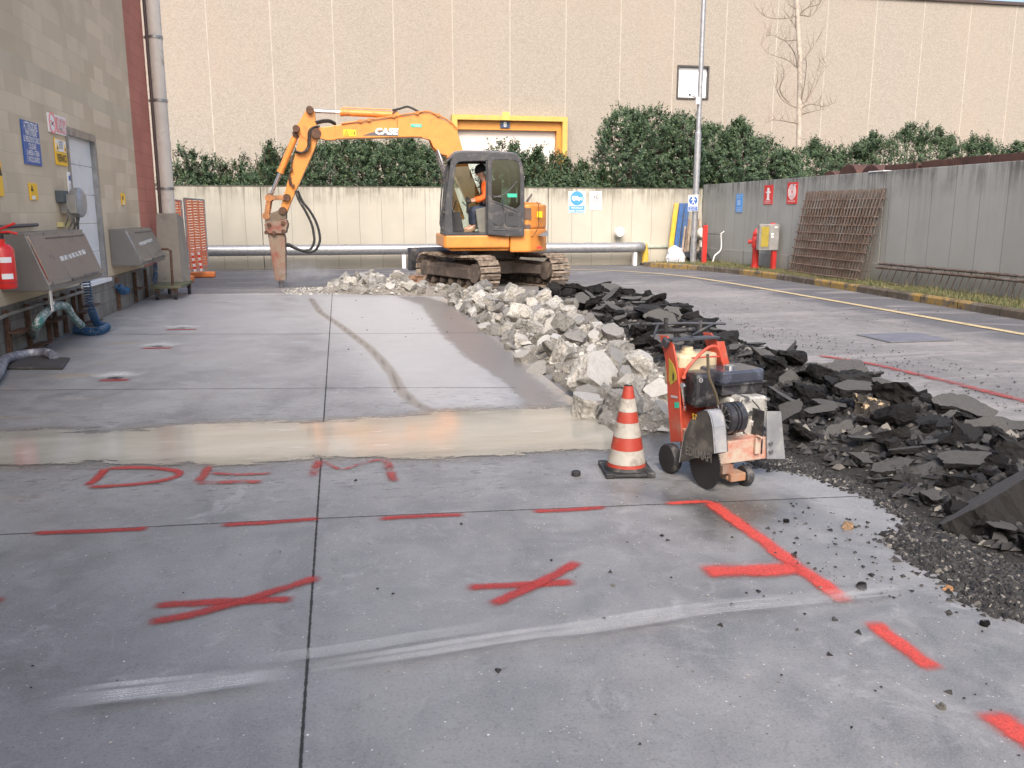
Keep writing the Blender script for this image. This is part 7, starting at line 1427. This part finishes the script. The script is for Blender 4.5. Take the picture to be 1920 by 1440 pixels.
land(786, 529, 50, PW[5], (R(10), R(0), R(30)), 'reddish brown stone against the left track of the excavator', mt=BRM, zc=.22)
land(657, 536, 42, PW[11], (R(0), R(12), R(60)), 'dark grey stone at the left end of the rubble row', zc=.14)
land(722, 541, 34, PW[13], (R(0), R(0), R(90)), 'white boulder in the middle of the rubble row', zc=.12)
land(1472, 722, 98, PS[2], (R(62), R(10), R(15)), 'grey asphalt plate standing on edge right behind the saw engine', 'b', zc=.18, sc=(1, .8, .9))
land(1845, 808, 88, PS[0], (R(28), R(-14), R(0)), 'asphalt slab with a light grey top at the right of the heap', 'b', zc=.2, sc=(1, 1, 1.3))
land(1622, 775, 118, PB_[1], (R(0), R(15), R(0)), 'large black clump with an orange and white stained face', 'b', mt=STM, zc=.2)
land(1692, 742, 78, PS[4], (R(40), R(8), R(-20)), 'grey topped asphalt plate right of the stained clump', 'b', zc=.2)
land(1605, 728, 86, PS[5], (R(8), R(-6), R(10)), 'flat grey asphalt plate lying on top of the stained clump', 'b', zc=.36, sc=(1, 1, .7))
land(1560, 832, 105, PS[1], (R(24), R(-28), R(25)), 'long tilted asphalt plate reaching down to the concrete edge right of the saw', 'b', zc=.14, sc=(1.1, .7, .9))
land(1610, 826, 64, PS[7], (R(60), R(20), R(-10)), 'small pointed asphalt plate standing upright in front of the stained clump', 'b', zc=.16)
land(1622, 865, 76, PS[3], (R(12), R(4), R(-5)), 'grey asphalt piece with whitish crust near the concrete edge', 'b', zc=.10)
land(1745, 895, 92, PS[6], (R(6), R(-22), R(0)), 'dark wedge of asphalt with a straight light upper edge', 'b', zc=.14, sc=(1, .8, 1.6))
land(1752, 935, 80, PS[8], (R(10), R(0), R(10)), 'dark flat block of asphalt below the wedge, close to the slab corner', 'b', zc=.07, sc=(1, .8, 1.6))
land(1893, 975, 230, PS[6], (R(-30), R(-26), R(4)), 'very large dark asphalt slab at the right edge, in front of the heap', 'b', zc=.1, sc=(1.1, .8, 2.2))
land(1745, 815, 120, PB_[5], (R(0), R(-10), R(30)), 'broad black boulder in the middle of the dark heap', 'b', zc=.16, sc=(1, 1, .8))
land(1830, 880, 150, PB_[7], (R(5), R(8), R(60)), 'broad black boulder left of the largest slab', 'b', zc=.16, sc=(1, 1, .8))
land(1450, 688, 66, PB_[2], (R(0), R(10), R(30)), 'black boulder on the crest behind the saw', 'b', zc=.3); land(1535, 700, 60, PB_[4], (R(20), R(0), R(80)), 'pointed black boulder on the crest right of the saw', 'b', zc=.3)
land(1515, 765, 76, PS[1], (R(5), R(5), R(60)), 'flat asphalt plate directly right of the fuel tank', 'b', zc=.12); land(1090, 560, 34, PS[2], (R(55), R(0), R(20)), 'small grey plate standing by the right track', 'b', zc=.3)
land(1235, 600, 55, PB_[6], (R(0), R(0), R(10)), 'black boulder at the far edge of the heap behind the handlebar', 'b', zc=.2); land(1290, 640, 46, PS[7], (R(20), R(15), R(10)), 'dark plate behind the handwheel', 'b', zc=.25)
EDP = [(1.80, 5.65), (2.32, 5.65), (2.32, 12), (2.5, 15.6), (1.9, 16), (1.82, 14)]
def fill(poly, n, protos, kind, smin, smax, seed, plates=()):
    r = random.Random(seed); xs = [p[0] for p in poly]; ys = [p[1] for p in poly]; k = 0; tries = 0
    while k < n and tries < 60000:
        tries += 1; x, y = r.uniform(min(xs), max(xs)), r.uniform(min(ys), max(ys)); s = smin + (smax - smin) * r.random() ** 1.7
        d = sdist(poly, np.array([x]), np.array([y]))[0]
        if d > -s * (.05 if poly is EDP else .26): continue
        if any((x - a) ** 2 + (y - b) ** 2 < ((s + c) * (.33 if kind == 'w' else .25)) ** 2 for a, b, c in placed): continue
        u, v = pix((x, y, 0))
        if u > 1985 or u < 520: continue
        me = r.choice(plates) if plates and r.random() < .42 else r.choice(protos); z = float(bedz(x, y)) + s * (.10 if me in plates else .09) + r.uniform(-.02, .05)
        if kind == 'w': where = 'in the row left of the excavator' if u < 830 else ('near the excavator track' if y > 12.5 else ('along the slab edge' if x < 2.45 else 'in the middle of the pale heap'))
        else: where = 'behind the saw towards the excavator' if y > 9 else ('along the far edge by the road' if x > 4.1 else ('near the slab edge right of the saw' if x < 3.6 and y < 6.2 else 'in the middle of the dark heap'))
        px_, py_ = pix((x, y, z)); size = 'tiny' if s < .15 else ('small' if s < .21 else ('medium' if s < .3 else ('large' if s < .42 else 'huge')))
        form = 'grey-topped plate' if me in PS else ('jagged clump' if kind == 'b' else ('squarish block' if PW.index(me) % 3 == 0 else 'rough lump'))
        LM = [((660, 535), 'at the left end of the row'), ((790, 530), 'by the reddish stone'), ((915, 545), 'below the left excavator track'), ((1055, 545), 'below the right excavator track'), ((1055, 612), 'by the bright middle chunk'), ((960, 610), 'left of the bright middle chunk'), ((1010, 680), 'left of the tilted slab piece'), ((1112, 700), 'by the tilted slab piece'), ((1175, 740), 'behind the cone'), ((1215, 660), 'left of the handwheel'), ((1180, 590), 'far behind the saw handle'), ((1300, 620), 'just behind the saw handle'), ((1400, 650), 'on the far edge behind the tank'), ((1475, 722), 'by the upright plate'), ((1540, 690), 'on the crest right of saw'), ((1490, 800), 'right of the splash plate'), ((1610, 770), 'by the orange stained clump'), ((1560, 850), 'by the long tilted plate'), ((1690, 730), 'roadside of the stained clump'), ((1750, 810), 'at the centre of the dark heap'), ((1845, 808), 'by the grey-topped slab'), ((1660, 880), 'near the whitish crusted piece'), ((1745, 915), 'by the straight-edged wedge'), ((1890, 960), 'by the largest slab'), ((1830, 760), 'near the long red line'), ((1850, 890), 'left of the right photo edge')]
        spot = min(LM, key=lambda q: ((q[0][0] - px_) ** 2 + ((q[0][1] - py_) * 1.6) ** 2))[1]; lab_ = size + ' ' + ('pale' if kind == 'w' else 'black') + ' ' + form + ' ' + spot
        put('concrete_chunk' if kind == 'w' else 'asphalt_chunk', me, lab_, 'concrete chunk' if kind == 'w' else 'asphalt chunk', ('pale concrete pieces ' if kind == 'w' else 'black asphalt pieces ') + where, x, y, z, s, (r.gauss(0, .30), r.gauss(0, .30), r.uniform(0, 6.28)) if me not in PW else (r.gauss(0, .55), r.gauss(0, .55), r.uniform(0, 6.28)), sc=(s * r.uniform(.85, 1.2), s * r.uniform(.8, 1.15), s * (r.uniform(.8, 1.1) if kind == 'w' else r.uniform(.5, .9))))
        k += 1
    return k
NEARP = gp([(1500,858),(1620,895),(1700,945),(1800,1012),(1990,1085),(2000,860),(1830,815),(1600,815)])
nw = fill(EDP, 52, PW, 'w', .13, .32, 21) + fill(WPOLY, 85, PW, 'w', .22, .42, 1) + fill(WPOLY, 140, PW, 'w', .10, .22, 2)
nb_ = fill(NEARP, 46, PB_, 'b', .12, .34, 9, PS) + fill(BPOLY, 100, PB_, 'b', .27, .54, 3, PS) + fill(BPOLY, 86, PB_, 'b', .16, .30, 4, PS)
# flat broken plates lying along the far edge by the road
rr2 = random.Random(77); NP = 0
for k in range(26):
    t = (k + rr2.random() * .6) / 26; x_ = 1240 + t * 690; y_ = np.interp(x_, [1240, 1400, 1545, 1720, 1890, 1960], [584, 644, 690, 745, 800, 820]) + rr2.uniform(-9, 6); c = G(x_, y_, .03); s = rr2.uniform(.22, .42)
    put('asphalt_chunk', rr2.choice(PS), 'thin flat asphalt plate along the road edge', 'asphalt chunk', 'thin plates along the road edge', c.x, c.y, .025, s, (rr2.gauss(0, .07), rr2.gauss(0, .07), rr2.uniform(0, 6.28)), sc=(s, s * .8, s * .35)); NP += 1
print('chunks', nw, nb_, NP)
CNT = {}
for o in COL.objects:
    if o.name.startswith(('concrete_chunk', 'asphalt_chunk')): CNT.setdefault(o['label'], []).append(o)
WD_ = 'zero one two three four five six seven eight nine ten eleven twelve thirteen fourteen fifteen sixteen seventeen eighteen nineteen twenty'.split(); OR_ = 'first second third fourth fifth sixth seventh eighth ninth tenth eleventh twelfth thirteenth fourteenth fifteenth sixteenth seventeenth eighteenth nineteenth twentieth'.split()
for l, L in CNT.items():
    if len(L) < 2: continue
    L.sort(key=lambda o: pix(o.location)[0]); n_ = len(L)
    for k, o in enumerate(L): o['label'] = l + ', ' + ((OR_[k] if k < 20 else str(k + 1) + 'th') + ' of ' + (WD_[n_] if n_ <= 20 else str(n_)) + ' from left')
# ---- crumbs: numberless
def crumbs(name, label, pts, smin, smax, mt_, seed, flat_=.6, z0=None, power=3):
    r = np.random.default_rng(seed); n = len(pts); b = np.array([(1,0,-.3),(-.5,.87,-.3),(-.5,-.87,-.3),(.3,.2,.8),(-.2,-.3,.6)], float); f = np.array([(0,1,3),(1,2,4),(1,4,3),(2,0,4),(0,3,4),(0,2,1)])
    s = smin + (smax - smin) * r.random(n) ** power; V = b[None] * (1 + r.normal(0, .22, (n, 5, 3))); a = r.uniform(0, 6.28, n); ca, sa_ = np.cos(a), np.sin(a); x = V[..., 0] * ca[:, None] - V[..., 1] * sa_[:, None]; y = V[..., 0] * sa_[:, None] + V[..., 1] * ca[:, None]
    z = V[..., 2] * flat_ + .25 * flat_; zz = np.zeros(n) if z0 is None else z0; V = np.stack([x, y, z], -1) * s[:, None, None] * .5; V[..., 0] += pts[:, 0:1]; V[..., 1] += pts[:, 1:2]; V[..., 2] += zz[:, None]
    Fq = (f[None] + (np.arange(n) * 5)[:, None, None]).reshape(-1, 3); return tag(npmesh(name, V.reshape(-1, 3), Fq, mt_, flat_=True), label, kind='stuff')
def samp(poly, n, seed, dens=None):
    r = np.random.default_rng(seed); P = np.array(poly); out = np.zeros((0, 2))
    while len(out) < n:
        q = np.stack([r.uniform(P[:, 0].min(), P[:, 0].max(), n * 2), r.uniform(P[:, 1].min(), P[:, 1].max(), n * 2)], 1); k = sdist(poly, q[:, 0], q[:, 1]) < 0; out = np.concatenate([out, q[k]])
    return out[:n]
CRB = N('black_crumb'); rpp = CRB.nd('NewGeometry').outputs['Random Per Island']; CRB = CRB.set(col=CRB.mix(CRB.math('GREATER_THAN', rpp, .93), CRB.mix(rpp, (.010, .010, .011), (.04, .038, .038)), (.16, .15, .135)), rough=.7)
CRW = N('pale_crumb'); rpp = CRW.nd('NewGeometry').outputs['Random Per Island']; CRW = CRW.set(col=CRW.mix(rpp, (.17, .16, .135), (.48, .465, .43)), rough=.9)
q = samp(BPOLY, 14000, 5); crumbs('asphalt_crumbs', 'small asphalt crumbs among the broken pieces', q, .02, .10, CRB, 6, z0=bedz(q[:, 0], q[:, 1]) + .01, power=2.2)
q = samp(WPOLY, 5000, 7); crumbs('concrete_crumbs', 'small pale crumbs among the broken concrete', q, .02, .10, CRW, 8, z0=bedz(q[:, 0], q[:, 1]) + .01)
F1 = gp([(1672,1010),(1720,985),(1790,1000),(1900,1060),(1990,1080),(1990,1180),(1900,1158),(1845,1140),(1810,1118),(1775,1085),(1740,1060),(1700,1042)])
F2 = gp([(1395,858),(1470,850),(1520,862),(1600,890),(1670,920),(1760,980),(1740,1000),(1640,938),(1560,905),(1490,885),(1420,876)])
q = samp(gp([(528,543),(560,540),(640,538),(650,552),(560,553),(530,550)]), 500, 55); crumbs('concrete_crumbs', 'pale crumbs and dust round the hammer point', q, .02, .09, CRW, 56, z0=np.full(len(q), .002), power=2)
q = samp(F1, 9000, 9); q = q + rng.normal(0, .035, q.shape); crumbs('asphalt_crumbs', 'spill of fine black asphalt crumbs in front of the heap', q, .008, .05, CRB, 10, z0=np.clip(-sdist(F1, q[:, 0], q[:, 1]) * .12, 0, .045) + .002, power=2)
q = samp(F2, 5000, 11); q = q + rng.normal(0, .03, q.shape); q = q[(q[:, 0] > 1.85) | (q[:, 1] < 5.4)]; crumbs('asphalt_crumbs', 'fine black asphalt crumbs along the slab corner', q, .006, .04, CRB, 12, z0=np.full(len(q), .002), power=2)
def scat(poly, n, seed, bias=None):
    q = samp(gp(poly), n, seed); return q
q = np.concatenate([scat([(1180,960),(1700,960),(1850,1180),(1920,1440),(1300,1440),(1100,1200)], 80, 13), scat([(1480,940),(1700,1000),(1800,1160),(1560,1130),(1420,1010)], 170, 14), scat([(0,900),(1200,900),(1500,1440),(0,1440)], 22, 15), scat([(560,560),(860,570),(1050,760),(620,780)], 40, 16), scat([(1560,680),(1920,780),(1920,700),(1500,620),(1250,570)], 700, 17), scat([(1100,545),(1400,590),(1900,690),(1900,600),(1400,540)], 120, 18)])
crumbs('scattered_grit', 'black grit scattered on the concrete and road', q, .006, .034, CRB, 19, z0=np.full(len(q), .003), power=2.5)
q = np.concatenate([scat([(0,870),(1900,960),(1900,1440),(0,1440)], 420, 20), scat([(500,850),(1250,850),(1400,960),(560,960)], 150, 21), scat([(1250,560),(1900,760),(1900,620),(1100,520)], 260, 22), scat([(580,555),(1100,760),(1100,830),(600,800)], 60, 24)])
crumbs('pale_grit', 'white concrete grit scattered on the ground', q, .004, .014, CRW, 23, flat_=.4, z0=np.full(len(q), .003), power=2.5)
for p, w_, l, m_ in (((1590, 991), .042, 'small tan stone on the slab below the saw', mat('tan_stone', (.24, .155, .09), .85, var=.5)), ((1778, 1108), .028, 'small orange stone at the edge of the black crumbs', mat('orange_stone', (.34, .19, .09), .85)), ((1616, 1104), .036, 'black crumb lying alone near the end of the bright red line', BM2), ((1845, 1172), .03, 'black crumb lying alone below the spilled crumbs', BM2), ((1474, 979), .025, 'black crumb near the bright red corner line', BM2), ((1765, 1328), .022, 'small white stone near the lower right', WM_)):
    c = G(*p); o = put('loose_stone', PW[1], l, 'stone', None, c.x, c.y, w_ * .3, w_ * 1.6, (.1, .1, p[0]), m_)
# thin lath and slivers behind the saw
# ---- dust thrown up by the hammer
dv = N('hammer_dust'); dt = dv.t; dt.nodes.remove(dv.b); vol = dv.nd('VolumePrincipled'); vol.inputs['Color'].default_value = (.85, .85, .88, 1)
gr = dv.nd('TexGradient', {0: dv.nd('Mapping', {0: dv.tc.outputs['Object'], 3: (1, 1, 1)}).outputs[0]}, gradient_type='SPHERICAL').outputs[1]
dn = dv.math('MULTIPLY', dv.math('MULTIPLY', dv.step(gr, .0, .9), dv.step(dv.noise(3.0, 4, .6), .35, .7)), 3.5); dv.put(vol.inputs['Density'], dn); dt.links.new(vol.outputs[0], dv.out.inputs['Volume'])
ht = E.M @ Vector((cb2.x, BM_, 0)); bmx = MB().lathe([(.001, -1), (.5, -.86), (.86, -.5), (1, 0), (.86, .5), (.5, .86), (.001, 1)], (0, 0, 0), 16)
o = bmx.build('dust_cloud', dv.m, None, Matrix.Translation(ht + RT * .45 + Vector((0, 0, .22))) @ Matrix.Diagonal((.85, .6, .42, 1))); tag(o, 'thin dust drifting from the hammer point', kind='stuff')
